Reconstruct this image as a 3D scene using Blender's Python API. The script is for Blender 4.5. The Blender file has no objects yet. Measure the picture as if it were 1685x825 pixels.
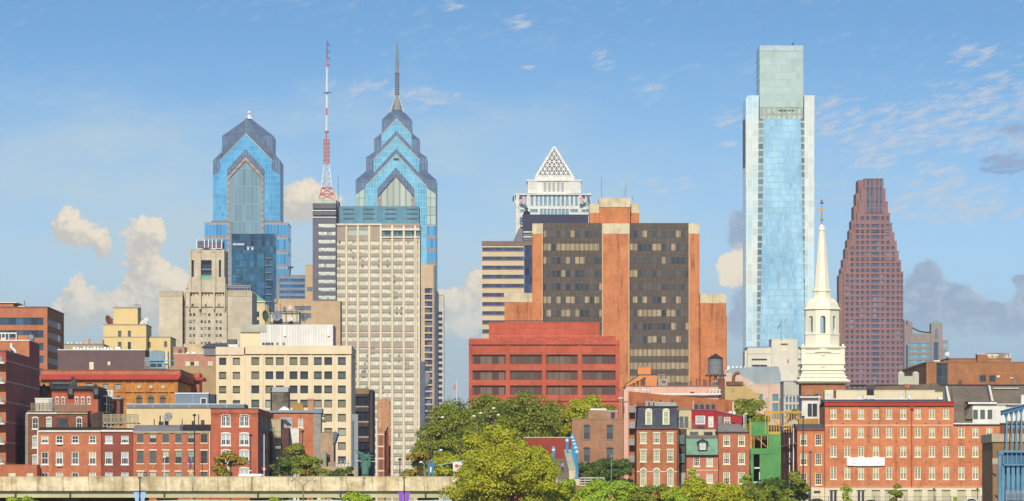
import bpy, bmesh, math, random
import numpy as np
from mathutils import Vector, Matrix

S = bpy.context.scene
COL = S.collection
R = math.radians
# ---------------------------------------------------------------- camera
FPX, CXP, HYP, CAMZ = 8485.0, 842.5, 828.0, 0.6      # focal length in photo pixels, centre column, horizon row, eye height
cam_d = bpy.data.cameras.new('camera')
cam = bpy.data.objects.new('camera', cam_d)
COL.objects.link(cam)
cam.location = (0, 0, CAMZ)
cam.rotation_euler = (R(90), 0, 0)
cam_d.sensor_width = 36.0
cam_d.lens = 36.0 * FPX / 1685.0
cam_d.shift_y = (HYP - 412.5) / 1685.0
cam_d.clip_start = 1.0
cam_d.clip_end = 90000.0
S.camera = cam

# ---------------------------------------------------------------- node helper
class NT:
    def __init__(s, nt):
        s.nt = nt
    def n(s, typ, **kw):
        nd = s.nt.nodes.new(typ)
        for k, v in kw.items():
            setattr(nd, k, v)
        return nd
    def put(s, sock, v):
        if hasattr(v, 'is_output') or isinstance(v, bpy.types.NodeSocket):
            s.nt.links.new(v, sock)
        elif v is not None:
            if hasattr(sock.default_value, '__len__'):
                v = tuple(v) if hasattr(v, '__len__') else (v,) * len(sock.default_value)
                if len(sock.default_value) == 4 and len(v) == 3:
                    v = v + (1.0,)
            sock.default_value = v
    def m(s, op, a, b=None, c=None, clamp=False):
        nd = s.n('ShaderNodeMath', operation=op, use_clamp=clamp)
        for i, v in enumerate((a, b, c)):
            if v is not None:
                s.put(nd.inputs[i], v)
        return nd.outputs[0]
    def vm(s, op, a, b=None, scale=None):
        nd = s.n('ShaderNodeVectorMath', operation=op)
        s.put(nd.inputs[0], a)
        if b is not None: s.put(nd.inputs[1], b)
        if scale is not None: s.put(nd.inputs['Scale'], scale)
        return nd.outputs[0] if op not in ('DOT_PRODUCT', 'LENGTH', 'DISTANCE') else nd.outputs['Value']
    def sep(s, v):
        nd = s.n('ShaderNodeSeparateXYZ'); s.put(nd.inputs[0], v); return nd.outputs
    def comb(s, x, y, z):
        nd = s.n('ShaderNodeCombineXYZ')
        for i, v in enumerate((x, y, z)): s.put(nd.inputs[i], v)
        return nd.outputs[0]
    def noise(s, vec, scale, detail=3.0, rough=0.55):
        nd = s.n('ShaderNodeTexNoise'); s.put(nd.inputs['Vector'], vec)
        nd.inputs['Scale'].default_value = scale; nd.inputs['Detail'].default_value = detail
        nd.inputs['Roughness'].default_value = rough
        return nd.outputs['Fac']
    def white(s, vec):
        nd = s.n('ShaderNodeTexWhiteNoise', noise_dimensions='3D'); s.put(nd.inputs['Vector'], vec)
        return nd.outputs['Value'], nd.outputs['Color']
    def mix(s, f, a, b, mode='MIX'):
        nd = s.n('ShaderNodeMix', data_type='RGBA', blend_type=mode)
        s.put(nd.inputs[0], f); s.put(nd.inputs[6], a); s.put(nd.inputs[7], b)
        return nd.outputs[2]
    def ss(s, v, lo, hi, a=0.0, b=1.0):
        nd = s.n('ShaderNodeMapRange', interpolation_type='SMOOTHSTEP')
        s.put(nd.inputs[0], v); s.put(nd.inputs[1], lo); s.put(nd.inputs[2], hi); s.put(nd.inputs[3], a); s.put(nd.inputs[4], b)
        return nd.outputs[0]
    def frac(s, v, step):
        return s.m('FRACT', s.m('DIVIDE', v, step))
    def floor(s, v, step):
        return s.m('FLOOR', s.m('DIVIDE', v, step))

def L(r, g, b):                                         # sRGB bytes -> linear
    f = lambda v: (v / 255.0 / 12.92) if v / 255.0 <= 0.04045 else ((v / 255.0 + 0.055) / 1.055) ** 2.4
    return (f(r), f(g), f(b))

# ---------------------------------------------------------------- sun, sky, exposure
SUN_EL, SUN_AZ = 31.0, 5.0                             # degrees; azimuth to the left of straight behind the camera
sun_d = bpy.data.lights.new('sun', 'SUN')
sun_d.energy = 3.7; sun_d.angle = R(0.5); sun_d.color = (1.0, 0.92, 0.77)
sun = bpy.data.objects.new('sun', sun_d); COL.objects.link(sun)
tosun = Vector((-math.sin(R(SUN_AZ)) * math.cos(R(SUN_EL)), -math.cos(R(SUN_AZ)) * math.cos(R(SUN_EL)), math.sin(R(SUN_EL))))
sun.rotation_euler = tosun.to_track_quat('Z', 'Y').to_euler()
sun.location = (0, -200, 400)

W = bpy.data.worlds.new('World'); S.world = W; W.use_nodes = True
wt = W.node_tree; wt.nodes.clear(); w = NT(wt)
SKY_STRENGTH = 0.15
gen = w.n('ShaderNodeTexCoord').outputs['Generated']
dx, dy, dz = w.sep(gen)
sky = w.n('ShaderNodeTexSky', sky_type='NISHITA', sun_disc=False)
sky.sun_elevation = R(SUN_EL); sky.sun_rotation = R(180 + SUN_AZ)
sky.altitude = 30; sky.air_density = 1.1; sky.dust_density = 0.6; sky.ozone_density = 2.2
# air close to the horizon is clear on this day: the blue comes down low
lifted = w.vm('NORMALIZE', w.comb(dx, dy, w.m('ADD', w.m('MULTIPLY', w.m('MAXIMUM', dz, 0.0), 5.2), 0.03)))
w.put(sky.inputs['Vector'], lifted)
az = w.m('MULTIPLY', w.m('ARCTAN2', dx, dy), 180 / math.pi)       # degrees right of straight ahead
el = w.m('MULTIPLY', w.m('ARCSINE', dz), 180 / math.pi)           # degrees above the horizon
ae = w.comb(az, el, 0.0)
skyc = w.mix(1.0, sky.outputs['Color'], (0.70, 0.99, 1.06), 'MULTIPLY')
low = w.ss(el, 0.0, 4.2, 1.0, 0.0)
# milky veil of thin high cloud, strongest in the left half and low down
veil_n = w.noise(w.vm('MULTIPLY', ae, (0.35, 0.9, 1.0)), 1.0, 6.0, 0.55)
veil = w.m('MULTIPLY', w.ss(veil_n, 0.36, 0.72), w.ss(az, -1.0, 4.5, 0.7, 0.12))
veil = w.m('MULTIPLY', veil, w.ss(el, 5.4, 3.6))
veil = w.m('ADD', w.m('MULTIPLY', veil, 0.8), w.m('MULTIPLY', w.ss(el, 1.2, 5.4, 0.92, 0.0), w.ss(az, 0.5, 5.0, 1.0, 0.66)))
def LK(r, g, b):                                         # a sky colour as it should look, in this sky's own units
    return tuple(v / SKY_STRENGTH * 0.86 for v in L(r, g, b))
VEIL, HORIZON, CREAM_LO, CREAM_HI, SLATE, CIRRUS, DARKCIR = LK(192, 215, 226), LK(176, 196, 204), LK(206, 202, 194), LK(250, 236, 210), LK(150, 170, 197), LK(206, 212, 222), LK(138, 160, 196)
skyc = w.mix(w.m('MINIMUM', veil, 0.9), skyc, VEIL)
skyc = w.mix(w.ss(el, 2.9, 1.2, 0.0, 0.75), skyc, w.mix(w.ss(az, 1.5, 5.0), HORIZON, LK(160, 184, 206)))
def pd(px, py):
    return ((px - CXP) / 148.1, (HYP - py) / 148.1)
def blob_field(blobs):                                   # soft blobs that melt into each other
    out = None
    for (px, py, rx, ry) in blobs:
        a, e = pd(px, py)
        q = w.vm('MULTIPLY', w.vm('SUBTRACT', ae, (a, e, 0)), (148.1 / rx, 148.1 / ry, 0))
        v = w.m('POWER', 0.42, w.vm('DOT_PRODUCT', q, q))
        out = v if out is None else w.m('ADD', out, v)
    return out
cn = w.noise(ae, 3.4, 8.0, 0.62)
cn2 = w.noise(w.vm('ADD', ae, (7.3, 2.1, 0.0)), 9.0, 6.0, 0.62)
cnv = w.m('ADD', w.m('MULTIPLY', w.m('SUBTRACT', cn, 0.5), 1.15), w.m('MULTIPLY', w.m('SUBTRACT', cn2, 0.5), 1.15))
# cream cumulus
cream = [(108, 366, 24, 24), (125, 388, 30, 24), (166, 394, 18, 18), (170, 412, 13, 15), (238, 385, 26, 26), (255, 380, 18, 18), (236, 425, 26, 30), (250, 462, 36, 34), (225, 500, 40, 32), (285, 470, 26, 24), (300, 490, 26, 26), (195, 510, 30, 22), (270, 520, 50, 34), (128, 480, 22, 26), (140, 515, 30, 30), (120, 520, 24, 26),
         (492, 322, 26, 24), (515, 330, 30, 30), (480, 348, 22, 16), (545, 345, 24, 24), (748, 520, 34, 30), (735, 495, 22, 22), (775, 500, 26, 30), (786, 460, 18, 26), (765, 535, 34, 18), (1195, 440, 18, 20), (1210, 458, 26, 20), (1222, 420, 18, 22)]
fld = w.m('ADD', blob_field(cream), w.m('MULTIPLY', cnv, 1.15))
lit = w.m('ADD', w.m('SUBTRACT', fld, blob_field([(b[0] - 5, b[1] + 12, b[2], b[3]) for b in cream[:24]])), w.m('MULTIPLY', w.m('SUBTRACT', cn2, 0.5), 1.3))
cream_c = w.mix(w.ss(lit, -0.45, 0.75), CREAM_LO, CREAM_HI)
skyc = w.mix(w.m('MULTIPLY', w.ss(fld, 0.44, 0.74), w.ss(el, 1.7, 2.6, 0.45, 0.98)), skyc, cream_c)
# slate blue cumulus in shade, low at the right
slate = [(1525, 452, 22, 26), (1505, 490, 34, 40), (1540, 510, 40, 32), (1575, 490, 22, 24), (1600, 520, 40, 26), (1635, 512, 16, 12), (1640, 532, 26, 18), (1500, 535, 40, 24), (1560, 540, 60, 16), (1685, 500, 24, 40), (1665, 535, 20, 20), (1678, 462, 16, 8), (1218, 362, 20, 22), (1212, 395, 18, 20), (1224, 500, 24, 40), (1215, 540, 26, 22)]
f2 = w.m('ADD', blob_field(slate), w.m('MULTIPLY', cnv, 0.85))
skyc = w.mix(w.m('MULTIPLY', w.ss(f2, 0.4, 0.82), w.ss(el, 1.55, 2.15, 0.08, 0.82)), skyc, w.mix(w.ss(w.m('ADD', cn, w.m('MULTIPLY', w.m('SUBTRACT', cn2, 0.5), 0.7)), 0.42, 0.68), SLATE, LK(178, 193, 209)))
# combed cirrus streaks, rising to the right
ang = R(17)
rot = w.comb(w.m('ADD', w.m('MULTIPLY', az, math.cos(ang)), w.m('MULTIPLY', el, math.sin(ang))),
             w.m('SUBTRACT', w.m('MULTIPLY', el, math.cos(ang)), w.m('MULTIPLY', az, math.sin(ang))), 0.0)
st = w.noise(w.vm('MULTIPLY', rot, (1.5, 5.0, 1.0)), 2.6, 9.0, 0.7)
cir = [(1640, 170, 100, 60), (1500, 215, 120, 50), (1430, 262, 46, 24), (1560, 325, 110, 26), (1195, 196, 40, 20), (1068, 150, 30, 20), (742, 165, 34, 16), (690, 158, 40, 16), (600, 145, 60, 20), (852, 40, 30, 18), (1085, 305, 70, 18), (870, 112, 16, 7), (1690, 250, 70, 46), (1360, 195, 46, 40), (990, 100, 30, 26), (745, 10, 30, 14), (1560, 355, 130, 22), (1600, 95, 60, 16), (1540, 290, 40, 14), (1200, 240, 24, 8)]
f3 = w.ss(w.m('ADD', w.m('MULTIPLY', w.m('MINIMUM', blob_field(cir), 1.0), 0.24), st), 0.62, 0.9)
f3 = w.m('MAXIMUM', f3, w.m('MULTIPLY', w.ss(w.m('ADD', st, w.m('MULTIPLY', w.m('SUBTRACT', veil_n, 0.5), 0.5)), 0.5, 0.78), w.ss(el, 1.8, 3.0, 0.0, 0.42)))
skyc = w.mix(w.m('MULTIPLY', f3, 0.78), skyc, CIRRUS)
dark_cir = [(1668, 268, 50, 20), (1670, 215, 40, 16), (1640, 278, 40, 12)]
f4 = w.ss(w.m('ADD', w.m('MULTIPLY', w.m('MINIMUM', blob_field(dark_cir), 1.0), 0.3), st), 0.64, 0.84)
skyc = w.mix(w.m('MULTIPLY', f4, 0.7), skyc, DARKCIR)
bg = w.n('ShaderNodeBackground'); w.put(bg.inputs['Color'], skyc); bg.inputs['Strength'].default_value = SKY_STRENGTH
wo = w.n('ShaderNodeOutputWorld'); wt.links.new(bg.outputs[0], wo.inputs[0])
S.view_settings.view_transform = 'Standard'; S.view_settings.look = 'None'
S.view_settings.exposure = 0.22; S.view_settings.gamma = 1.0

# ---------------------------------------------------------------- materials
def newmat(name):
    m = bpy.data.materials.new(name); m.use_nodes = True
    nt = m.node_tree; b = nt.nodes['Principled BSDF']
    return m, NT(nt), b
def objc(t):
    return t.n('ShaderNodeTexCoord').outputs['Object']

def wall(name, c1, c2=None, fine=2.2, amt=0.16, big=0.12, streak=0.16, course=0.0, jw=0.05, jdark=0.75, rough=0.88, spec=0.25, blot=0.5, panel=None):
    """masonry, plaster, concrete, roofing: mottled, weathered, optional horizontal courses or panel joints"""
    m, t, b = newmat(name)
    p = objc(t)
    c2 = c2 or tuple(v * 0.8 for v in c1)
    nf = t.noise(p, fine, 2.0, 0.7)
    nm = t.noise(p, 0.35, 4.0, 0.6)
    nb = t.noise(p, 0.07, 3.0, 0.5)
    ns = t.noise(t.vm('MULTIPLY', p, (1.1, 1.1, 0.07)), 1.0, 4.0, 0.6)
    col = t.mix(t.m('MULTIPLY', t.ss(nm, 0.35, 0.7), blot * 2 if blot < 0.5 else 1.0), c1, c2)
    v = t.m('ADD', 1.0, t.m('MULTIPLY', t.m('SUBTRACT', nf, 0.5), amt * 3))
    v = t.m('ADD', v, t.m('MULTIPLY', t.m('SUBTRACT', nb, 0.5), big * 3))
    v = t.m('SUBTRACT', v, t.m('MULTIPLY', t.ss(ns, 0.5, 0.8), streak))
    if course:
        x, y, z = t.sep(p)
        j = t.m('LESS_THAN', t.frac(z, course), jw / course)
        if panel:
            j = t.m('MAXIMUM', j, t.m('LESS_THAN', t.frac(t.m('ADD', x, y), panel), jw / panel))
            rv, _ = t.white(t.comb(t.floor(t.m('ADD', x, y), panel), t.floor(z, course), 0.0))
            v = t.m('MULTIPLY', v, t.m('ADD', 0.92, t.m('MULTIPLY', rv, 0.16)))
        v = t.m('MULTIPLY', v, t.m('SUBTRACT', 1.0, t.m('MULTIPLY', j, 1 - jdark)))
    col = t.vm('SCALE', col, scale=v)
    t.put(b.inputs['Base Color'], col)
    b.inputs['Roughness'].default_value = rough
    b.inputs['Specular IOR Level'].default_value = spec
    bp = t.n('ShaderNodeBump'); bp.inputs['Strength'].default_value = 0.25; bp.inputs['Distance'].default_value = 0.05
    t.put(bp.inputs['Height'], nf); t.put(b.inputs['Normal'], bp.outputs[0])
    return m

def brick(name, c1, c2=None, **k):
    """brickwork: per-brick colour scatter, mortar-lightened courses and soot"""
    m, t, b = newmat(name)
    p = objc(t); x, y, z = t.sep(p)
    c2 = c2 or tuple(v * 0.62 for v in c1)
    u = t.m('ADD', x, y)
    row = t.floor(z, 0.16)
    rv, rc = t.white(t.comb(t.floor(t.m('ADD', u, t.m('MULTIPLY', row, 0.17)), 0.42), row, 0.0))
    nm = t.noise(p, k.get('ms', 0.45), 6.0, 0.72)
    npt = t.noise(t.vm('ADD', p, (31.0, 7.0, 3.0)), 0.9, 3.0, 0.7)
    nb = t.noise(p, 0.11, 3.0, 0.5)
    ns = t.noise(t.vm('MULTIPLY', p, (0.9, 0.9, 0.09)), 1.0, 4.0, 0.6)
    f = t.m('ADD', t.m('MULTIPLY', t.ss(nm, 0.36, 0.68), 0.65), t.m('MULTIPLY', t.m('SUBTRACT', rv, 0.35), 0.45), clamp=True)
    col = t.mix(f, c1, c2)
    col = t.mix(t.m('MULTIPLY', t.ss(nb, 0.55, 0.75), 0.3), col, k.get('pale', tuple(min(1, v * 1.25 + 0.05) for v in c1)))
    v = t.m('SUBTRACT', 1.06, t.m('MULTIPLY', t.ss(ns, 0.5, 0.75), k.get('streak', 0.25) * 1.5))
    v = t.m('ADD', v, t.m('MULTIPLY', t.m('SUBTRACT', npt, 0.5), 0.55))
    v = t.m('MULTIPLY', v, t.ss(t.noise(p, 0.16, 2.0, 0.5), 0.3, 0.5, 0.84, 1.0))
    j = t.m('LESS_THAN', t.frac(z, 0.48), 0.06 / 0.48)
    v = t.m('MULTIPLY', v, t.m('SUBTRACT', 1.0, t.m('MULTIPLY', j, 0.1)))
    t.put(b.inputs['Base Color'], t.vm('SCALE', col, scale=v))
    b.inputs['Roughness'].default_value = 0.9; b.inputs['Specular IOR Level'].default_value = 0.2
    return m

def plain(name, c, rough=0.6, metal=0.0, var=0.12, spec=0.4, scale=1.5):
    m, t, b = newmat(name)
    n = t.noise(objc(t), scale, 4.0, 0.6)
    t.put(b.inputs['Base Color'], t.vm('SCALE', t.comb(*c), scale=t.m('ADD', 1.0 - var, t.m('MULTIPLY', n, var * 2))))
    b.inputs['Roughness'].default_value = rough; b.inputs['Metallic'].default_value = metal
    b.inputs['Specular IOR Level'].default_value = spec
    return m

def curtain(name, c, du, dv, line, lw=0.3, lh=None, var=0.3, metal=0.35, rough=0.18, tilt=0.05, sp=None, sph=0.0, big=0.0, c2=None):
    """curtain wall of glass panels: mullion grid, panel to panel scatter, optional spandrel band"""
    m, t, b = newmat(name)
    p = objc(t); x, y, z = t.sep(p)
    u = t.m('ADD', x, t.m('MULTIPLY', y, 1.0))
    rv, rc = t.white(t.comb(t.floor(u, du), t.floor(z, dv), 3.0))
    v = t.m('ADD', 1.0 - var, t.m('MULTIPLY', rv, var * 2))
    nb = t.noise(t.vm('MULTIPLY', p, (1, 1, 0.5)), 0.035, 4.0, 0.6)
    if big: v = t.m('ADD', v, t.m('MULTIPLY', t.m('SUBTRACT', nb, 0.5), big * 3))
    col = t.mix(t.ss(nb, 0.4, 0.6), c, c2) if c2 else t.comb(*c)
    col = t.vm('SCALE', col, scale=v)
    if sp:
        col = t.mix(t.m('LESS_THAN', t.frac(z, dv), sph / dv), col, sp)
    ln = t.m('LESS_THAN', t.frac(u, du), lw / du)
    ln = t.m('MAXIMUM', ln, t.m('LESS_THAN', t.frac(z, dv), (lh if lh is not None else lw) / dv))
    col = t.mix(ln, col, line)
    t.put(b.inputs['Base Color'], col)
    b.inputs['Metallic'].default_value = metal
    t.put(b.inputs['Roughness'], t.m('ADD', rough, t.m('MULTIPLY', ln, 0.4)))
    if tilt:
        nrm = t.n('ShaderNodeNewGeometry').outputs['Normal']
        t.put(b.inputs['Normal'], t.vm('NORMALIZE', t.vm('ADD', nrm, t.vm('SCALE', t.vm('SUBTRACT', rc, (0.5, 0.5, 0.5)), scale=tilt))))
    return m

def strip(name, du, dv, dark, light, pl, mull, lw=0.12, rough=0.15, off=0.0, half=0.0, mid=None):
    """a row of panes behind mullions: some dark, some with blinds drawn"""
    m, t, b = newmat(name)
    p = objc(t); x, y, z = t.sep(p)
    u = t.m('ADD', t.m('ADD', x, y), off)
    rv, rc = t.white(t.comb(t.floor(u, du), t.floor(z, dv), 5.0))
    r1, r2, r3 = t.sep(rc)
    fl, _ = t.white(t.comb(t.floor(u, du * 5), t.floor(z, dv), 9.0))
    isl = t.m('LESS_THAN', t.m('ADD', t.m('MULTIPLY', rv, 0.65), t.m('MULTIPLY', fl, 0.35)), pl)
    if half:                                            # blinds only part of the way down
        isl = t.m('MULTIPLY', isl, t.m('GREATER_THAN', t.frac(z, dv), t.m('MULTIPLY', r2, half)))
    dk = t.mix(r3, dark, mid or tuple(v * 1.9 for v in dark))
    col = t.mix(isl, dk, t.vm('SCALE', t.comb(*light), scale=t.m('ADD', 0.75, t.m('MULTIPLY', r2, 0.35))))
    ln = t.m('LESS_THAN', t.frac(u, du), lw / du)
    col = t.mix(ln, col, mull)
    t.put(b.inputs['Base Color'], col)
    t.put(b.inputs['Roughness'], t.m('ADD', rough, t.m('MULTIPLY', t.m('MAXIMUM', isl, ln), 0.5)))
    return m

def glass(name, c, rough=0.08, var=0.35, spec=0.6):
    m, t, b = newmat(name)
    n = t.noise(objc(t), 0.9, 3.0, 0.6)
    t.put(b.inputs['Base Color'], t.vm('SCALE', t.comb(*c), scale=t.m('ADD', 1 - var, t.m('MULTIPLY', n, var * 2))))
    b.inputs['Roughness'].default_value = rough; b.inputs['Specular IOR Level'].default_value = spec
    return m

# ---------------------------------------------------------------- geometry helpers
def X(px, D): return (px - CXP) * D / FPX               # photo column at a real distance -> metres right of the axis
def Z(py, D): return CAMZ + (HYP - py) * D / FPX        # photo row at a real distance -> metres above the street

class M:
    """collects faces and links them as ONE mesh object"""
    def __init__(s): s.v = []; s.f = []; s.mi = []; s.cur = 0
    def add(s, vs, fs):
        o = len(s.v); s.v += [tuple(p) for p in vs]
        for f in fs: s.f.append(tuple(o + i for i in f)); s.mi.append(s.cur)
        return s
    def quad(s, a, b, c, d): return s.add((a, b, c, d), ((0, 1, 2, 3),))
    def box(s, x0, x1, y0, y1, z0, z1):
        return s.add([(x0, y0, z0), (x1, y0, z0), (x1, y1, z0), (x0, y1, z0), (x0, y0, z1), (x1, y0, z1), (x1, y1, z1), (x0, y1, z1)],
                     [(0, 3, 2, 1), (4, 5, 6, 7), (0, 1, 5, 4), (1, 2, 6, 5), (2, 3, 7, 6), (3, 0, 4, 7)])
    def prism(s, poly, y0, y1):                          # outline in (x, z), given anticlockwise seen from the front
        n = len(poly)
        a = sum(poly[i][0] * poly[(i + 1) % n][1] - poly[(i + 1) % n][0] * poly[i][1] for i in range(n))
        if a < 0: poly = poly[::-1]
        vs = [(x, y0, z) for x, z in poly] + [(x, y1, z) for x, z in poly]
        fs = [tuple(range(n)), tuple(range(2 * n - 1, n - 1, -1))]
        for i in range(n):
            j = (i + 1) % n
            fs.append((j, i, n + i, n + j))
        return s.add(vs, fs)
    def lathe(s, cx, cy, prof, n=12, ph=0.0, sy=1.0, cap=True):
        vs = []
        for r, z in prof:
            for k in range(n):
                a = ph + 2 * math.pi * k / n
                vs.append((cx + r * math.cos(a), cy + r * sy * math.sin(a), z))
        fs = []
        for i in range(len(prof) - 1):
            for k in range(n):
                fs.append((i * n + k, i * n + (k + 1) % n, (i + 1) * n + (k + 1) % n, (i + 1) * n + k))
        if cap:
            fs.append(tuple(range(n - 1, -1, -1))); fs.append(tuple((len(prof) - 1) * n + k for k in range(n)))
        return s.add(vs, fs)
    def tube(s, p0, p1, r0, r1=None, n=6):
        p0 = Vector(p0); p1 = Vector(p1); r1 = r0 if r1 is None else r1
        d = (p1 - p0); 
        if d.length < 1e-6: return s
        q = d.normalized().to_track_quat('Z', 'Y').to_matrix()
        vs = []
        for p, r in ((p0, r0), (p1, r1)):
            for k in range(n):
                a = 2 * math.pi * k / n
                vs.append(p + q @ Vector((r * math.cos(a), r * math.sin(a), 0)))
        fs = [(k, (k + 1) % n, n + (k + 1) % n, n + k) for k in range(n)]
        fs.append(tuple(range(n - 1, -1, -1))); fs.append(tuple(range(n, 2 * n)))
        return s.add(vs, fs)
    def ball(s, c, r, n=10, sz=1.0):
        prof = [(max(1e-4, r * math.sin(math.pi * i / n)), c[2] - r * sz * math.cos(math.pi * i / n)) for i in range(n + 1)]
        return s.lathe(c[0], c[1], prof, n, cap=False)
    def front(s, x0, x1, z0, z1, holes=(), y=0.0, rec=0.2, inside=None):
        """front face seen from -y with openings cut through and reveals turned in"""
        xs = sorted({x0, x1} | {h[0] for h in holes} | {h[1] for h in holes} | set((inside or {}).get('x', ())))
        zs = sorted({z0, z1} | {h[2] for h in holes} | {h[3] for h in holes} | set((inside or {}).get('z', ())))
        xs = [v for v in xs if x0 - 1e-6 <= v <= x1 + 1e-6]; zs = [v for v in zs if z0 - 1e-6 <= v <= z1 + 1e-6]
        hs = list(holes); fn = (inside or {}).get('fn')
        for j in range(len(zs) - 1):
            cz = (zs[j] + zs[j + 1]) / 2
            row = [h for h in hs if h[2] < cz < h[3]]
            run = None
            for i in range(len(xs) - 1):
                cx = (xs[i] + xs[i + 1]) / 2
                solid = not any(h[0] < cx < h[1] for h in row) and (fn is None or fn(cx, cz))
                if solid and run is None: run = xs[i]
                if not solid and run is not None:
                    s.quad((run, y, zs[j]), (xs[i], y, zs[j]), (xs[i], y, zs[j + 1]), (run, y, zs[j + 1])); run = None
            if run is not None:
                s.quad((run, y, zs[j]), (xs[-1], y, zs[j]), (xs[-1], y, zs[j + 1]), (run, y, zs[j + 1]))
        for (a, b, c, d) in hs:
            s.quad((a, y, c), (a, y, d), (a, y + rec, d), (a, y + rec, c))
            s.quad((b, y, d), (b, y, c), (b, y + rec, c), (b, y + rec, d))
            s.quad((a, y, d), (b, y, d), (b, y + rec, d), (a, y + rec, d))
            s.quad((b, y, c), (a, y, c), (a, y + rec, c), (b, y + rec, c))
        return s
    def build(s, name, mat, parent=None, smooth=False, loc=None, mesh_only=False):
        me = bpy.data.meshes.new(name); me.from_pydata(s.v, [], s.f)
        mats = mat if isinstance(mat, (list, tuple)) else [mat]
        for mm in mats: me.materials.append(mm)
        if len(mats) > 1:
            for p, i in zip(me.polygons, s.mi): p.material_index = i
        if smooth:
            for p in me.polygons: p.use_smooth = True
        me.update()
        if mesh_only: return me
        return link(name, me, parent, loc)

def link(name, me, parent=None, loc=None):
    o = bpy.data.objects.new(name, me); COL.objects.link(o)
    if parent is not None: o.parent = parent
    if loc is not None: o.location = loc
    return o
def tag(o, label, cat, group=None):
    o['label'] = label; o['category'] = cat
    if group: o['group'] = group
    return o
def copy_tree(o, parent=None):                           # a thing, its parts and their sub-parts
    c = o.copy(); COL.objects.link(c)
    if parent is not None: c.parent = parent
    for ch in list(o.children): copy_tree(ch, c)
    return c

class T:
    """a thing: an Empty on the ground at real distance D; photo columns and rows are read at that distance"""
    def __init__(s, name, label, cat, px, D, group=None, z=0.0):
        s.o = bpy.data.objects.new(name, None); COL.objects.link(s.o)
        s.o.empty_display_size = 0.5
        s.rx = X(px, D); s.D = D; s.z0 = z
        s.o.location = (s.rx, D, z)
        tag(s.o, label, cat, group)
    def x(s, px, dy=0.0): return X(px, s.D + dy) - s.rx
    def z(s, py, dy=0.0): return Z(py, s.D + dy) - s.z0
    def P(s, px, py, dy=0.0): return (s.x(px, dy), dy, s.z(py, dy))
    def rect(s, r, dy=0.0): return (s.x(r[0], dy), s.x(r[1], dy), s.z(r[3], dy), s.z(r[2], dy))
    def pbox(s, m, px0, px1, py0, py1, y0, y1):          # py0 above py1
        return m.box(s.x(px0, y0), s.x(px1, y0), y0, y1, s.z(py1, y0), s.z(py0, y0))
    def part(s, name, mat, rects, y0, y1, parent=None):
        m = M()
        for r in rects: s.pbox(m, r[0], r[1], r[2], r[3], y0, y1)
        return m.build(name, mat, parent or s.o)
    def poly(s, pts, dy=0.0): return [(s.x(a, dy), s.z(b, dy)) for a, b in pts]

def block(t, px0, px1, pyt, depth, mat, holes=(), rec=0.2, y=0.0, pyb=None, name='wall', roof=None, cop=0.35, over=0.08, parent=None):
    """walls of one block with openings in the front, and a coping / roof slab on top"""
    x0, x1 = t.x(px0, y), t.x(px1, y); z1 = t.z(pyt, y); z0 = t.z(pyb, y) if pyb is not None else 0.0
    hs = [t.rect(h, y) for h in holes]
    m = M(); m.front(x0, x1, z0, z1, hs, y, rec)
    yb = y + depth
    m.quad((x1, y, z0), (x1, yb, z0), (x1, yb, z1), (x1, y, z1))
    m.quad((x0, yb, z0), (x0, y, z0), (x0, y, z1), (x0, yb, z1))
    m.quad((x1, yb, z0), (x0, yb, z0), (x0, yb, z1), (x1, yb, z1))
    wl = m.build(name, mat, parent or t.o)
    if roof is not None:
        M().box(x0 - over, x1 + over, y - over, yb + over, z1, z1 + cop).build('roof', roof, parent or t.o)
    return wl

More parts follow.
